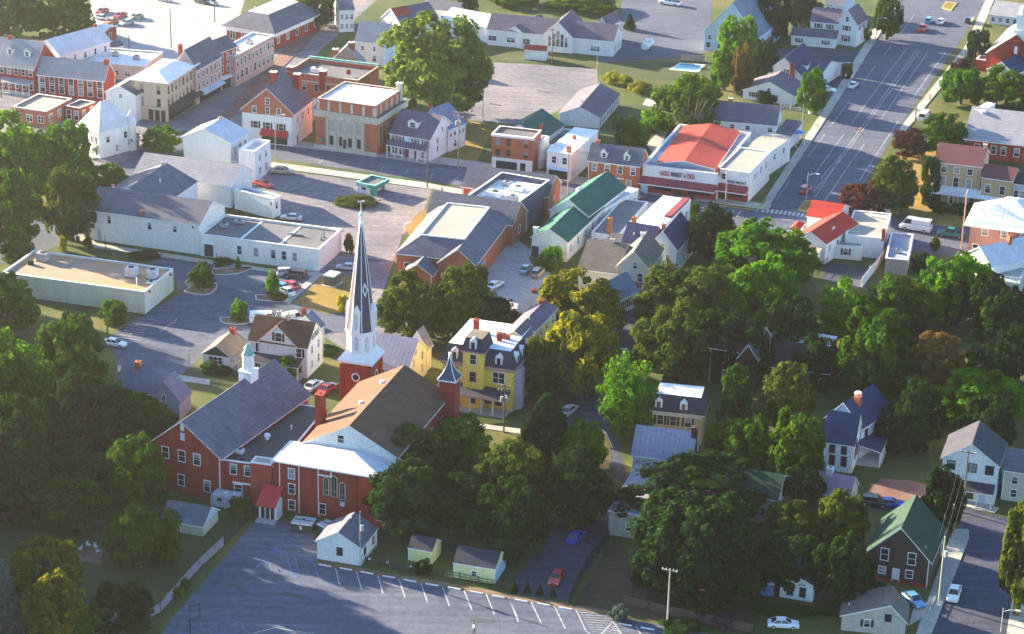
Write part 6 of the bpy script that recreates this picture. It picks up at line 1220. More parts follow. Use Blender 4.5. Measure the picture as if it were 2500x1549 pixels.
# ================================================================ VEHICLES
CP_={}
def paintm(name,c):
    if name not in CP_:
        m=bpy.data.materials.new(name+'_car_paint'); m.use_nodes=True; b=m.node_tree.nodes['Principled BSDF']; b.inputs['Base Color'].default_value=(*c,1); b.inputs['Roughness'].default_value=.3; b.inputs['Coat Weight'].default_value=.5; CP_[name]=m
    return CP_[name]
PC={'white':(.75,.75,.74),'red':(.5,.02,.02),'blue':(.02,.06,.4),'silver':(.45,.46,.48),'black':(.02,.02,.025),'tan':(.4,.33,.24),'teal':(.02,.16,.15),'green':(.03,.2,.12),'skyblue':(.08,.25,.5),'dark':(.04,.045,.06),'orange':(.6,.15,.03),'sage':(.3,.35,.22),'palegreen':(.3,.42,.4)}
VT={'sedan':dict(L=4.7,w=.9,st=[(-2.35,.62,.78),(-2.25,.86,.86),(-1.35,.94,.9),(.95,.96,.9),(2.1,.8,.87),(2.33,.6,.78)],gh=(-1.75,1.15,-1.05,.35,1.42)),
 'wagon':dict(L=4.6,w=.9,st=[(-2.3,.7,.82),(-2.22,.98,.9),(-1.3,1.0,.92),(1.1,1.,.92),(2.05,.9,.9),(2.3,.62,.8)],gh=(-2.15,1.25,-1.9,.55,1.62)),
 'van':dict(L=5.4,w=1.,st=[(-2.7,1.2,.96),(-2.65,1.3,1.),(-1.3,1.3,1.),(1.7,1.3,1.),(2.4,1.05,.96),(2.7,.8,.9)],gh=(-2.65,2.2,-2.6,1.55,2.15)),
 'pickup':dict(L=5.4,w=.95,st=[(-2.7,.9,.9),(-2.65,1.0,.95),(-1.,1.02,.95),(1.1,1.04,.95),(2.35,.98,.93),(2.65,.7,.86)],gh=(-.75,1.25,-.55,.65,1.75))}
BM={}
def vparts(ty):
    if ty in BM: return BM[ty]
    d=VT[ty]; m=MB(); rings=[]
    for x,z,hw in d['st']: rings.append([(x,-hw*.92,.28),(x,-hw,.5),(x,-hw*.98,z*.86),(x,-hw*.86,z),(x,hw*.86,z),(x,hw*.98,z*.86),(x,hw,.5),(x,hw*.92,.28)])
    for r in rings: m.v+=r
    n=8
    for i in range(len(rings)-1):
        for k in range(n): m.f.append((i*n+k,i*n+(k+1)%n,(i+1)*n+(k+1)%n,(i+1)*n+k)); m.m.append(0)
    m.f.append(tuple(range(n))); m.m.append(0); m.f.append(tuple(range(len(m.v)-n,len(m.v)))[::-1]); m.m.append(0)
    b0,b1,t0,t1,h=d['gh']; zb=max(s[1] for s in d['st'])-.02; w0=d['w']*.86; w1=d['w']*.68
    # roof and pillars belong to the body
    m.box(t0,t1,-w1,w1,h-.05,h+.02)
    for (xb,xt) in ((b0,t0),(b1,t1),((b0+b1)/2,(t0+t1)/2)):
        for s in (-1,1): m.tube((xb,s*w0,zb),(xt,s*w1,h-.03),.05,.05,4)
    if ty=='van': m.box(t0+.02,t1-.9,-w1-.16,w1+.16,zb-.05,h-.02); m.box(t0+.02,t1-.7,-w1-.05,w1+.05,h-.02,h+.03)
    if ty=='pickup': pass
    g=MB(); q0=[(b0,-w0,zb),(b1,-w0,zb),(b1,w0,zb),(b0,w0,zb)]; q1=[(t0,-w1,h-.05),(t1,-w1,h-.05),(t1,w1,h-.05),(t0,w1,h-.05)]
    for k in range(4): g.poly([q0[k],q0[(k+1)%4],q1[(k+1)%4],q1[k]])
    bed=None
    if ty=='pickup': bed=MB(); bed.box(-2.5,-.95,-.75,.75,1.02,1.035)
    wh=MB(); wh.v=[];
    for y0,y1,r0,mm in ((-.11,.11,.33,0),(-.125,.125,.19,1)):
        i=len(wh.v)
        for y in (y0,y1):
            for k in range(14): a=k*2*math.pi/14; wh.v.append((r0*math.cos(a),y,r0*math.sin(a)))
        for k in range(14): wh.f.append((i+k,i+(k+1)%14,i+14+(k+1)%14,i+14+k)); wh.m.append(mm)
        wh.f.append(tuple(range(i,i+14))); wh.f.append(tuple(range(i+27,i+13,-1))); wh.m+=[mm,mm]
    fixd=m.mesh('body',rubber); fixnormals(fixd); hl=MB(); hl.box(-.04,.04,-.17,.17,-.08,.08)
    BM[ty]=dict(body=fixd,glass=g.mesh('windows',glass),wheel=wh.mesh('wheel',[rubber,hub]),hl=hl.mesh('headlight',lampm),tl=hl.mesh('tail_light',tailm),bed=bed.mesh('bed',rubber) if bed else None); return BM[ty]
BC={}
def car(t,xr,yr,xf,yf,ty,col,label,grp='parked cars',sc=1.,name=None):
    """(xr,yr) rear end and (xf,yf) front end on the ground"""
    a=G(t,(xr,yr),.03); b=G(t,(xf,yf),.03); c=(a+b)/2; ang=math.atan2(b.y-a.y,b.x-a.x); P_=vparts(ty); d=VT[ty]
    nm=name or {'sedan':'car','wagon':'estate_car','van':'van','pickup':'pickup_truck'}[ty]
    r=bpy.data.objects.new(nm,None); COL.objects.link(r); r.location=(c.x,c.y,.035); r.rotation_euler=(0,0,ang); r.scale=(sc,)*3; tag(r,label,{'sedan':'car','wagon':'car','van':'van','pickup':'pickup'}[ty],grp)
    if (ty,col) not in BC: me=P_['body'].copy(); me.materials.clear(); me.materials.append(paintm(col,PC[col])); BC[(ty,col)]=me
    ob('body',BC[(ty,col)],r); ob('windows',P_['glass'],r)
    if P_['bed']: ob('bed',P_['bed'],r)
    wb=d['L']*.31
    for sx in (-1,1):
        for sy in (-1,1): ob('wheel',P_['wheel'],r,(sx*wb,sy*(d['w']-.1),.33))
    for sy in (-1,1):
        ob('headlight',P_['hl'],r,(d['L']/2-.05,sy*.6,.62)); ob('tail_light',P_['tl'],r,(-d['L']/2+.04,sy*.6,.7))
    return r
car('a0',1000,100,890,145,'sedan','red','faded red car nearest the big tree in the pale car park'); car('a0',980,190,870,170,'sedan','white','white car beside the faded red one in the pale car park')
car('a0',1170,140,1050,185,'sedan','red','red car in the middle of the pale car park row'); car('a0',1080,205,980,235,'sedan','orange','orange red car in the pale car park row'); car('a0',1240,210,1100,250,'sedan','palegreen','pale grey green car at the front of the pale car park'); car('a0',1320,160,1190,190,'sedan','sage','sage green car at the end of the pale car park row')
car('a0',900,330,985,320,'van','white','white van behind the red and white outbuilding'); car('a0',1480,5,1560,20,'sedan','silver','grey car at the top edge of the pale car park'); car('a0',1830,25,1900,40,'wagon','dark','dark car at the top edge near the hazy pole'); car('a0',1910,30,1985,50,'wagon','silver','silver car at the top edge near the hazy pole')
car('a3',805,840,880,770,'sedan','white','white car driving on the left lane of the wide road',None); car('a3',1505,250,1580,170,'wagon','skyblue','sky blue car waiting on the wide road',None); car('a3',1615,255,1690,180,'sedan','white','white car beside the sky blue one on the wide road',None); car('a3',1440,325,1520,245,'pickup','red','red pickup on the wide road',None); car('a3',1880,240,1955,175,'wagon','black','black car at the right kerb of the wide road',None)
car('a3',560,840,635,850,'sedan','white','white car on the drive beside the birch'); car('a3',1455,1150,1545,1060,'van','white','white van parked at the kerb near the maroon tree'); car('a3',120,1450,200,1390,'sedan','red','red car in the yard behind the market'); 
car('b3',350,385,450,290,'wagon','red','red car stopped near the zebra crossing',None); car('b3',1545,710,1290,670,'van','white','white van parked by the blue grey roof',sc=1.25); car('b3',1850,760,1640,735,'pickup','teal','dark teal pickup parked beside the utility pole',sc=1.1); car('b3',1190,540,950,515,'van','white','white van roof showing behind the tan flat roof')
car('b1',150,160,375,170,'sedan','tan','long beige car beside the white building on the main street',sc=1.1); car('b1',20,270,150,300,'sedan','red','red car behind the warehouse parapet'); car('b1',420,600,270,590,'sedan','silver','silver car hidden beside the white parapet wall')
car('b1',410,1250,270,1190,'sedan','red','bright red car beside the narrow young tree'); car('b1',290,1250,210,1220,'sedan','skyblue','pale blue car between the young tree and the red one'); car('b1',345,1300,250,1255,'sedan','white','white car nearest the kerbed bed with brown shrubs')
car('b1',430,1130,330,1120,'wagon','dark','dark car before the warehouse wing'); car('b1',240,1110,380,1100,'wagon','silver','grey car before the warehouse wing'); car('b1',920,1060,800,1050,'sedan','silver','silver car behind the steeple')
car('b1',2170,1250,2275,1190,'sedan','white','white car on the gravel beside the olive tree'); car('b2',130,1110,205,1030,'sedan','palegreen','pale teal car at the end of the green roofed hall'); car('b2',230,1150,320,1060,'wagon','tan','tan car beside the pale teal one'); car('b2',1240,400,1130,370,'sedan','dark','dark car outside the dormered brick house')
car('c0',995,310,1120,330,'sedan','white','white car at the edge of the left hand trees'); car('c1',450,780,640,650,'sedan','white','white car parked beside the church tower',sc=1.05); car('c1',600,790,765,690,'sedan','red','red car parked beside the church tower',sc=1.05)
car('c1',30,105,150,105,'van','white','white van behind the brown roofed house, left'); car('c1',270,125,400,95,'van','white','white van behind the brown roofed house, right')
car('c2',985,460,1075,370,'sedan','silver','silver car under the trees on the side street'); car('c2',740,770,865,670,'wagon','dark','dark car parked under the golden tree'); car('c2',500,990,630,890,'sedan','silver','silver car on the side street by the dark conifer')
car('d2',770,460,855,370,'sedan','dark','dark grey car at the top of the driveway'); car('d2',560,710,690,580,'sedan','blue','bright blue car on the driveway'); car('d2',500,920,400,1110,'sedan','red','red car on the driveway beside the wheel stops')
car('d3',1790,1090,1750,1240,'sedan','white','white car parked on the lower right street',sc=1.05); car('d3',90,1440,300,1450,'sedan','white','white car cut off near the bottom edge'); car('d3',960,310,1110,330,'wagon','black','black car in the yard behind the dark barn'); car('d3',1150,330,1215,335,'sedan','blue','dark blue car beside the black one'); car('d3',1360,1190,1430,1250,'sedan','skyblue','blue car hidden behind the tan cottage')
car('a2',1600,60,1390,30,'pickup','white','white pickup at the top edge of the grey yard',sc=1.2)
# boat on its trailer
a=G('a2',(1235,510)); b_=G('a2',(1350,400)); c=(a+b_)/2; r=bpy.data.objects.new('boat',None); COL.objects.link(r); r.location=c; r.rotation_euler=(0,0,math.atan2(b_.y-a.y,b_.x-a.x)); tag(r,'white covered motor boat on a trailer in the grey yard','boat')
m=MB(); st=[(-3.6,1.1,.7),(-2,1.25,.7),(0,1.3,.7),(2,1.1,.75),(3.2,.6,.95),(3.9,.05,1.3)]
for x,hw,zb in st: m.v+=[(x,0,zb-.1),(x,-hw*.7,zb+.15),(x,-hw,1.6),(x,-hw*.5,2.1),(x,hw*.5,2.1),(x,hw,1.6),(x,hw*.7,zb+.15)]
for i in range(5):
    for k in range(7): m.f.append((i*7+k,i*7+(k+1)%7,i*7+7+(k+1)%7,i*7+7+k)); m.m.append(0)
m.f.append(tuple(range(7))); m.f.append(tuple(range(41,34,-1))); m.m+=[0,0]; me=m.mesh('hull',white2); fixnormals(me); ob('hull',me,r)
m=MB(); m.box(-1.4,.9,-.8,.8,2.0,2.75); ob('cabin',m.mesh('cabin',white2),r); m=MB(); [m.box(-.9+k*.7,-.6+k*.7,-.82,.82,2.3,2.55) for k in range(3)]; ob('cabin_window',m.mesh('cabin_window',glass),r)
for sy in (-1,1): ob('wheel',BM['sedan']['wheel'],r,(-.8,sy*1.05,.33))
m=MB(); m.box(-3,4.6,-.06,.06,.4,.5); m.box(-.9,-.7,-1.,1.,.35,.45); ob('trailer_frame',m.mesh('trailer_frame',gmetal),r)
# camper trailer
a=G('d0',(1950,345)); b_=G('d0',(2200,385)); c=(a+b_)/2; u=(b_-a).normalized(); r=bpy.data.objects.new('camper_trailer',None); COL.objects.link(r); r.location=c+Vector((-u.y,u.x,0))*1.; r.rotation_euler=(0,0,math.atan2(u.y,u.x)); tag(r,'weathered white camper trailer parked under the church hall wall','caravan')
L_=(b_-a).length/2; m=MB(); m.prism([(-L_,.5),(L_-.3,.5),(L_,.9),(L_-.1,2.5),(-L_+.1,2.5),(-L_-.1,1.4)],-1.15,1.15,'y'); me=m.mesh('body',mat('weathered_white_metal',(.48,.5,.56),(.3,.32,.38),1.2)); fixnormals(me); ob('body',me,r)
for x in (-L_*.35,L_*.5): m=MB(); m.box(x-.4,x+.4,-1.18,-1.15,1.5,2.05); ob('window',m.mesh('window',glass),r)
m=MB(); m.box(-.5,.1,-.3,.3,2.5,2.72); m.box(L_*.5,L_*.5+.4,-.2,.2,2.5,2.65); ob('roof_vent',m.mesh('roof_vent',white2),r); m=MB(); m.box(-L_,L_,-1.17,-1.15,1.1,1.25); ob('stripe',m.mesh('stripe',grstone),r)
for sy in (-1,1): ob('wheel',BM['sedan']['wheel'],r,(.1,sy*.95,.33))
# dumpsters
for i,(A_,B_,lb) in enumerate((((318,580),(540,590),'dark green dumpster with grey lids, left one behind the garage'),((555,590),(720,640),'dark green dumpster with grey lids, right one behind the garage'))):
    b=bld('dumpster',lb,'dumpster','d1',(A_[0]+25,A_[1]-90),(B_[0]-10,B_[1]-75),(B_[0]+45,B_[1]-135),h=1.5,kind='flat',par=0,ov=.03,wall=mat('dumpster_green',(.02,.06,.045),None,1),roof=mat('grey_plastic_lid',(.42,.46,.48),None,1),grp='dumpsters behind the garage')
    b.box('warning_label','f',.42,.52,.65,1.2,.03,white2); m=MB(); m.box(-b.W/2+.1,b.W/2-.1,-.06,.06,1.76,1.84); m.tube((0,.2,1.76),(0,.2,1.95),.2,.15,8); ob('lid_bar',m.mesh('lid_bar',dkmetal),b.roof)
# ================================================================ POLES
def pole(t,x,yb,yt,label,arms=1,tr=0,lamp=0,m_=wood,xt=None,r=.16,name='utility_pole',cat='utility pole',aa=None):
    g=G(t,(x,yb)); h=hgt(t,x,yb,yt); ro=bpy.data.objects.new(name,None); COL.objects.link(ro); ro.location=g; ro.rotation_euler=(0,0,R_(-20) if aa is None else R_(aa)); tag(ro,label,cat)
    m=MB(); m.tube((0,0,0),(0,0,h),r,r*.65,8); ob('pole',m.mesh('pole',m_),ro)
    for k in range(arms):
        z=h-.35-k*.9; m=MB(); m.box(-1.2,1.2,-.14,-.02,z,z+.14); ob('crossarm',m.mesh('crossarm',m_),ro)
        m=MB(); [m.cyl((sx,-.08),.07,.05,z+.14,z+.38,6) for sx in (-1.1,-.55,.55,1.1)]; ob('insulator',m.mesh('insulator',white2),ro)
    for k in range(tr): m=MB(); a=k*2.1-.5; m.cyl((.5*math.cos(a),.5*math.sin(a)),.28,.28,h-3.2,h-2.2,10); m.box(0,.4*math.cos(a),-.04,.04,h-2.8,h-2.7); ob('transformer',m.mesh('transformer',gmetal),ro)
    if lamp: m=MB(); m.tube((0,0,h-.6),(lamp*1.0,0,h-.1),.05,.04,5); m.tube((lamp*1.0,0,h-.1),(lamp*2.,0,h),.04,.04,5); m.box(min(lamp*1.8,lamp*2.5),max(lamp*1.8,lamp*2.5),-.13,.13,h-.08,h+.06); ob('lamp_head',m.mesh('lamp_head',white2),ro)
    return ro,h
pole('a0',1065,480,120,'thin brown pole beside the green car in the pale car park',0); pole('a0',1580,440,80,'leaning pole behind the corner building',0); pole('a0',1195,510,330,'short pole on the pale flat roofed store side',0); pole('a0',1982,205,0,'pole at the top near the hipped roof bank building',0); pole('a0',1600,1120,870,'dark lamp pole at the cream corner building',0,r=.1,name='lamp_post',cat='lamp post'); pole('a0',12,900,680,'pole at the far left edge before the brick house',0)
pole('a1',690,280,160,'slim street lamp on the brick pavement',0,lamp=1,r=.09,name='street_lamp',cat='street lamp',m_=gmetal); pole('a1',200,1500,1050,'tall pole in front of the gambrel shop',0,lamp=1,r=.1,m_=gmetal); pole('a1',2112,1110,770,'street lamp with curved arm beside the upper car park',0,lamp=-1,r=.1,name='street_lamp',cat='street lamp',m_=gmetal)
pole('a1',1882,1560,1030,'tall wooden pole with two wide crossarms beside the white house',2,3,m_=brickp if 0 else mat('reddish_pole_wood',(.42,.25,.18),(.3,.18,.13),1)); pole('b1',1598,300,-170,'grey pole on the kerb of the main street',0,m_=wood)
pole('a2',405,600,265,'dark pole before the arched gable window',1); pole('a2',815,800,520,'pale thin pole at the edge of the upper car park',0,m_=stone,r=.1); pole('a3',1048,400,160,'pole beside the wide road below the dark tree',0,lamp=1,r=.1,m_=gmetal); pole('a3',725,690,570,'short street lamp beside the driveway',0,lamp=1,r=.08,name='street_lamp',cat='street lamp',m_=gmetal)
pole('a3',1950,590,270,'flagpole with a drooping red flag before the brick church',0,r=.07,m_=gmetal,name='flagpole',cat='flagpole'); pole('a3',1412,1160,970,'brown pole at the right kerb of the wide road',0); pole('a3',370,1180,960,'pale lamp pole by the driveway behind the market',0,r=.09,m_=gmetal); pole('a3',515,1175,1050,'short post at the left kerb of the wide road',0,r=.08,m_=dkmetal)
pole('a3',1260,190,90,'thin pole on the far left pavement of the wide road',0,r=.1); pole('a3',2290,640,400,'slim pole against the brick church front',0,r=.1)
pole('b2',550,370,-60,'reddish pole at the corner of the white shop',0,m_=MT['reddish_pole_wood']); pole('b2',2005,495,140,'brown utility pole in front of the market awning',1,0,m_=MT['reddish_pole_wood'],aa=60); pole('b2',1815,700,480,'pole with three grey transformers among the leaves',1,3)
pole('b3',1840,860,330,'brown utility pole right of the dark teal pickup',1,m_=MT['reddish_pole_wood'],aa=70); r_,h_=pole('b3',410,420,160,'traffic signal mast with long arm near the zebra crossing',0,lamp=1,r=.1,m_=gmetal,name='traffic_signal',cat='traffic light'); m=MB(); m.box(-.9,-.5,-.15,.15,h_-2.6,h_-1.7); ob('signal_head',m.mesh('signal_head',dkmetal),r_)
pole('c1',2305,1120,680,'dark pole with clustered transformers before the mansard house',2,3); pole('c0',992,215,20,'brown pole at the edge of the long car park',0); pole('c0',1748,500,370,'small lamp post beside the cottage lawn',0,r=.07,name='lamp_post',cat='lamp post',m_=dkmetal)
pole('b0',975,890,730,'black lamp post on the warehouse lawn, left',0,r=.09,name='lamp_post',cat='lamp post',m_=dkmetal); pole('b0',2000,1040,900,'black lamp post beside the warehouse door',0,r=.09,name='lamp_post',cat='lamp post',m_=dkmetal); pole('b0',2275,1480,1350,'black lamp post beside the round young tree',0,r=.09,name='lamp_post',cat='lamp post',m_=dkmetal); pole('b0',690,330,180,'white topped pole in front of the olive tree',0,1,m_=stone)
pole('d1',980,880,375,'tall pole standing at the garage corner',0,1,r=.15,m_=woodg); pole('d2',1470,1420,905,'grey utility pole with crossarm at the bottom of the car park',1,0,m_=mat('bleached_pole_wood',(.42,.40,.34),None,1)); pole('d3',1630,1235,610,'tall pole with transformer beside the lower right pavement',0,1,m_=MT['bleached_pole_wood']); pole('c3',1850,1860,1290,'dark pole in front of the white gabled house',1,0); pole('d3',2205,1490,1270,'street lamp at the right kerb of the lower street',0,lamp=1,r=.09,name='street_lamp',cat='street lamp',m_=gmetal); pole('b3',990,1100,1000,'thin lamp post at the fenced yard',0,r=.07,name='lamp_post',cat='lamp post',m_=gmetal); pole('b3',20,560,470,'short sign post on the pavement by the market',0,r=.07,m_=dkmetal,name='sign_post',cat='sign post')
fl=[o for o in bpy.data.objects if o.get('category')=='flagpole'][0]; m=MB(); hh=max(c.dimensions.z for c in fl.children) or 8; m.prism([(.08,5.2),(.5,5.4),(.7,6.8),(.1,7.4)],-.03,.03,'y'); ob('flag',m.mesh('flag',redaw),fl)
# overhead wires
def wire(pa,pb,label,k=3):
    (t0,x0,yb0,yt0),(t1,x1,yb1,yt1)=pa,pb; a=G(t0,(x0,yb0)); a.z=hgt(t0,x0,yb0,yt0)-.2; b=G(t1,(x1,yb1)); b.z=hgt(t1,x1,yb1,yt1)-.2; m=MB(); d=(b-a); q=Vector((-d.y,d.x,0)).normalized()
    for j in range(k):
        off=q*(j-(k-1)/2)*.9; pr=None
        for i in range(13):
            t=i/12; p=a+d*t+off; p.z-=4*t*(1-t)*d.length*.02
            if pr is not None: m.tube(pr,p,.028,n=3)
            pr=p
    o=ob('overhead_wire',m.mesh('overhead_wire',dkmetal)); tag(o,label,'overhead wire')
wire(('d3',1630,1235,610),('c3',1850,1860,1290),'sagging wires between the two poles of the lower right street')
wire(('d2',1470,1420,905),('d1',980,880,375),'sagging wires over the wheel stops to the garage pole')
wire(('b2',2005,495,140),('b2',550,370,-60),'sagging wires along the shop fronts of the main street')
wire(('b2',550,370,-60),('a1',1882,1560,1030),'sagging wires before the brick storefront')
wire(('b3',1840,860,330),('b2',1815,700,480),'sagging wires over the flat roofed house')
wire(('c1',2305,1120,680),('b2',1815,700,480),'sagging wires from the mansard house pole into the trees',2)
# ================================================================ FENCES
def fence(t,pts,h,m_,label,picket=False,th=.06,name='fence'):
    P=[G(t,p) for p in pts]; c=P[0].copy(); r=bpy.data.objects.new(name,None); COL.objects.link(r); r.location=c; tag(r,label,'fence'); pn=MB(); ps=MB()
    for a,b_ in zip(P,P[1:]):
        a=a-c;b_=b_-c; L=(b_-a).length; d=(b_-a)/L; q=Vector((-d.y,d.x,0))*th/2
        if picket:
            for z0,z1 in ((h-.15,h-.08),(h*.5,h*.5+.07),(.15,.22)):
                m0=[a-q,b_-q,b_+q,a+q]; i=len(pn.v); pn.v+=[(p.x,p.y,z0) for p in m0]+[(p.x,p.y,z1) for p in m0]; pn.f+=[(i,i+1,i+5,i+4),(i+1,i+2,i+6,i+5),(i+2,i+3,i+7,i+6),(i+3,i,i+4,i+7),(i+4,i+5,i+6,i+7)]; pn.m+=[0]*5
            for k in range(int(L/.9)): p=a+d*k*.9; pn.box(p.x-.03,p.x+.03,p.y-.03,p.y+.03,.05,h)
        else:
            n=max(1,int(L/2.4))
            for k in range(n):
                p0=a+d*(L*k/n);p1=a+d*(L*(k+1)/n-.04); dz=random.uniform(-.05,.05); m0=[p0-q,p1-q,p1+q,p0+q]; i=len(pn.v); pn.v+=[(p.x,p.y,.05) for p in m0]+[(p.x,p.y,h+dz) for p in m0]; pn.f+=[(i,i+1,i+5,i+4),(i+1,i+2,i+6,i+5),(i+2,i+3,i+7,i+6),(i+3,i,i+4,i+7),(i+4,i+5,i+6,i+7)]; pn.m+=[0]*5
        n=max(1,int(L/2.4))
        for k in range(n+1): p=a+d*(L*k/n); ps.box(p.x-.07,p.x+.07,p.y-.07,p.y+.07,0,h+.1)
    ob('panel',pn.mesh('panel',m_),r); ob('post',ps.mesh('post',m_),r)
fence('d0',[(1395,1350),(1480,1310),(1840,900),(2060,700)],1.6,woodg,'grey plank fence along the church car park')
fence('d0',[(2080,690),(2400,350)],1.5,dkmetal,'dark wire fence from the plank fence to the church hall',True)
fence('d0',[(0,450),(600,540),(950,560)],1.7,wood,'long brown wooden fence across the back gardens')
fence('d1',[(1030,860),(1900,1010),(2419,1120)],1.2,dkmetal,'low dark wire fence behind the wheel stops',True)
fence('d2',[(560,1230),(720,900),(930,640)],1.6,dkmetal,'dark fence beside the driveway')
fence('d2',[(1045,1230),(1300,1290),(1460,1330),(1900,1420),(2250,1500)],1.5,wood,'dark wooden fence below the giant tree')
fence('d3',[(490,1180),(660,1200),(735,1230)],1.6,wood,'wooden fence between the tiny outbuilding and the tan cottage')
fence('b3',[(925,1215),(1090,1010),(1240,800)],2.2,white2,'long pale wooden fence beside the flat roofed house')
fence('b3',[(470,1100),(600,990)],1.2,dkmetal,'short fence at the yard corner',True)
fence('a3',[(170,1000),(530,1060)],1.,white2,'low white fence below the birch',True)
fence('a2',[(1600,560),(1810,570)],1.6,mat('pale_wood',(.5,.4,.32),None,1),'pale wooden fence behind the swimming pool')
fence('a1',[(1700,960),(2110,690)],1.,gmetal,'pale railing along the upper car park',True)
fence('a3',[(1860,560),(1900,480),(1940,330)],.9,gmetal,'railing beside the clipped dark conifer',True)
fence('d3',[(1500,1420),(1560,1290),(1700,960)],.9,gmetal,'thin railing along the lower right pavement',True)
fence('d0',[(1755,1512),(1752,1380),(1845,1360)],2.4,dkmetal,'tall ball court fence at the bottom left of the car park',True)
# pool
P=[G('a2',p,.0) for p in ((1520,640),(1600,590),(1790,605),(1740,660))]; c=sum(P,Vector())/4; r=bpy.data.objects.new('swimming_pool',None); COL.objects.link(r); r.location=c; tag(r,'turquoise swimming pool with pale deck near the russet tree','swimming pool')
m=MB(); m.poly([((p-c).x*1.25,(p-c).y*1.25,.06) for p in P]); ob('deck',m.mesh('deck',MT['white_concrete']),r); m=MB(); m.poly([((p-c).x,(p-c).y,.075) for p in P]); ob('water',m.mesh('water',mat('pool_water',(.12,.36,.44),(.09,.3,.4),.5,rough=.15)),r)
# garden things
def chair(t,x,y,label):
    g=G(t,(x,y)); r=bpy.data.objects.new('garden_chair',None); COL.objects.link(r); r.location=g; r.rotation_euler=(0,0,x*.37); tag(r,label,'chair','white garden chairs'); m=MB(); m.box(-.27,.27,-.25,.25,.4,.45); ob('seat',m.mesh('seat',white2),r); m=MB(); m.box(-.27,.27,.22,.28,.45,.95); ob('backrest',m.mesh('backrest',white2),r)
    lm=MB(); lm.box(-.03,.03,-.03,.03,0,.4); lme=lm.mesh('leg',white2); [ob('leg',lme,r,(sx*.23,sy*.21,0)) for sx in (-1,1) for sy in (-1,1)]
chair('d0',742,740,'white garden chair, far left of the group on the patio'); chair('d0',818,705,'white garden chair at the back of the patio group'); chair('d0',885,720,'white garden chair beside the green bush'); chair('d0',905,765,'white garden chair at the right front of the patio group')
g=G('d0',(800,760)); r=bpy.data.objects.new('garden_table',None); COL.objects.link(r); r.location=g; tag(r,'small round dark garden table among the white chairs','table'); m=MB(); m.cyl((0,0),.55,.55,.68,.73,12); ob('tabletop',m.mesh('tabletop',dkmetal),r); m=MB(); m.cyl((0,0),.3,.06,0,.1,10); m.cyl((0,0),.05,.05,.1,.68,8); ob('pedestal',m.mesh('pedestal',dkmetal),r)
g=G('b1',(1420,690)); r=bpy.data.objects.new('sign_board',None); COL.objects.link(r); r.location=g; r.rotation_euler=(0,0,.9); tag(r,'low white sign board on the dry lawn by the brick building','sign'); m=MB(); m.box(-1.2,1.2,-.08,.08,.5,1.7); ob('board',m.mesh('board',white2),r); m=MB(); m.box(-1.15,-1.,-.06,.06,0,.5); m.box(1.,1.15,-.06,.06,0,.5); ob('post',m.mesh('post',white2),r)
for x,y,lb in ((1700,410,'dark litter bin outside the market'),(720,800,'dark litter bin on the warehouse pavement')):
    t='b2' if 'market' in lb else 'b0'; g=G(t,(x,y)); r=bpy.data.objects.new('litter_bin',None); COL.objects.link(r); r.location=(g.x,g.y,.12); tag(r,lb,'litter bin'); m=MB(); m.cyl((0,0),.35,.4,0,1.,10); ob('bin_body',m.mesh('bin_body',dkmetal),r); m=MB(); m.cyl((0,0),.43,.3,1.,1.15,10); ob('lid',m.mesh('lid',dkmetal),r)
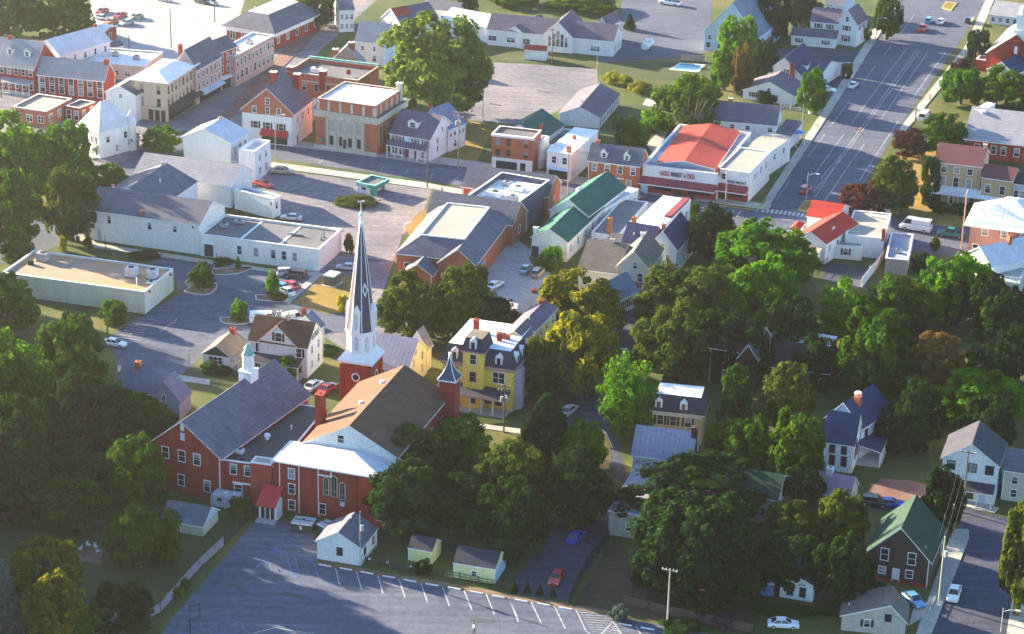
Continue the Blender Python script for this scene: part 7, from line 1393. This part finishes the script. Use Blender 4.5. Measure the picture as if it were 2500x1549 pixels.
# people
skin=mat('skin',(.45,.28,.2),None,1); cloths=mat('white_shirt',(.75,.75,.73),None,1); trous=mat('dark_trousers',(.03,.03,.04),None,1); hairm=mat('dark_hair',(.03,.02,.015),None,1)
def person(t,x,yb,ang,label,shirt,legs,h=1.78):
    g=G(t,(x,yb)); r=bpy.data.objects.new('person',None); COL.objects.link(r); r.location=(g.x,g.y,.03); r.rotation_euler=(0,0,ang); r.scale=(h/1.78,)*3; tag(r,label,'person')
    V=[(0,0,.95,.15),(0,0,1.15,.14),(0,0,1.4,.16),(0,0,1.52,.06),(0,-.01,1.62,.09),(0,0,1.72,.08),
       (.1,0,.9,.1),(.11,-.14,.5,.075),(.11,-.22,.08,.045),(.11,-.36,.04,.045),(-.1,0,.9,.1),(-.11,.14,.5,.075),(-.11,.34,.12,.045),(-.11,.24,.04,.04),
       (.2,0,1.42,.06),(.27,.08,1.15,.045),(.28,.02,.9,.035),(.28,-.04,.82,.035),(-.2,0,1.42,.06),(-.27,-.08,1.15,.045),(-.26,-.2,.98,.035),(-.26,-.27,.93,.035)]
    E=[(0,1),(1,2),(2,3),(3,4),(4,5),(0,6),(6,7),(7,8),(8,9),(0,10),(10,11),(11,12),(12,13),(2,14),(14,15),(15,16),(16,17),(2,18),(18,19),(19,20),(20,21)]
    me=bpy.data.meshes.new('body'); me.from_pydata([v[:3] for v in V],E,[]); o=ob('body',me,r); sm=o.modifiers.new('s','SKIN')
    for i,v in enumerate(V): me.skin_vertices[0].data[i].radius=(v[3],v[3]*.85)
    me.skin_vertices[0].data[0].use_root=True; o.modifiers.new('u','SUBSURF').levels=2; o.modifiers['u'].render_levels=2
    bpy.context.view_layer.update(); ev=bpy.data.meshes.new_from_object(o.evaluated_get(bpy.context.evaluated_depsgraph_get())); ev.name='body'; o.modifiers.clear(); o.data=ev
    ev.materials.clear(); [ev.materials.append(x) for x in (skin,shirt,legs)]
    for p in ev.polygons:
        z=p.center.z; p.material_index=0 if z>1.5 or (abs(p.center.x)>.22 and z<1.2) else 1 if z>.95 else 2
    hm=MB(); hm.cyl((0,.02),.1,.1,1.66,1.74,10); hm.cyl((0,.02),.1,.03,1.74,1.8,10); ob('hair',hm.mesh('hair',hairm),r)
person('d1',2030,1510,2.2,'person in a white shirt and dark trousers walking across the car park',cloths,trous)
person('b2',1045,285,0.5,'person in a white top at the steps of the dormered brick house',cloths,cloths) if 0 else None
for tno in ('a3',): person('b1',1735,360,.4,'person in dark clothes walking on the main street pavement',mat('grey_shirt',(.35,.35,.36),None,1),trous)
person('a3',1550,935,1.,'person in a red top on the right pavement of the wide road',redaw,trous)
person('a3',905,1235,2.,'person in a bright vest standing on the centre line of the wide road',mat('orange_vest',(.6,.12,.04),None,1),trous)
# white boxes seen along the garden fence
for x,y,lb in ((1065,840,'nearest the garage'),(1235,870,'midway to the small yellow shed'),(1445,912,'below the small yellow shed')):
    g=G('d1',(x,y)); r=bpy.data.objects.new('garden_light',None); COL.objects.link(r); r.location=g; tag(r,'small white garden marker '+lb,'garden light','white garden markers'); m=MB(); m.box(-.18,.18,-.18,.18,.35,.6); ob('head',m.mesh('head',white2),r); m=MB(); m.box(-.04,.04,-.04,.04,0,.35); ob('stake',m.mesh('stake',dkmetal),r)
# haze: one closed box of thin even air
HAZE=.00014
m=MB(); m.box(-2700,2700,-950,4700,-1,182); hz=m.mesh('haze',[]) if 0 else None
me=bpy.data.meshes.new('haze'); me.from_pydata(m.v,[],m.f); hm_=bpy.data.materials.new('haze'); hm_.use_nodes=True; N=hm_.node_tree.nodes; N.remove(N['Principled BSDF']); v=N.new('ShaderNodeVolumePrincipled'); v.inputs['Density'].default_value=HAZE; v.inputs['Color'].default_value=(1,.98,.95,1); v.inputs['Anisotropy'].default_value=.87; hm_.node_tree.links.new(v.outputs[0],N['Material Output'].inputs['Volume']); me.materials.append(hm_)
o=ob('haze',me); o['kind']='stuff'
print('objects',len(bpy.data.objects))
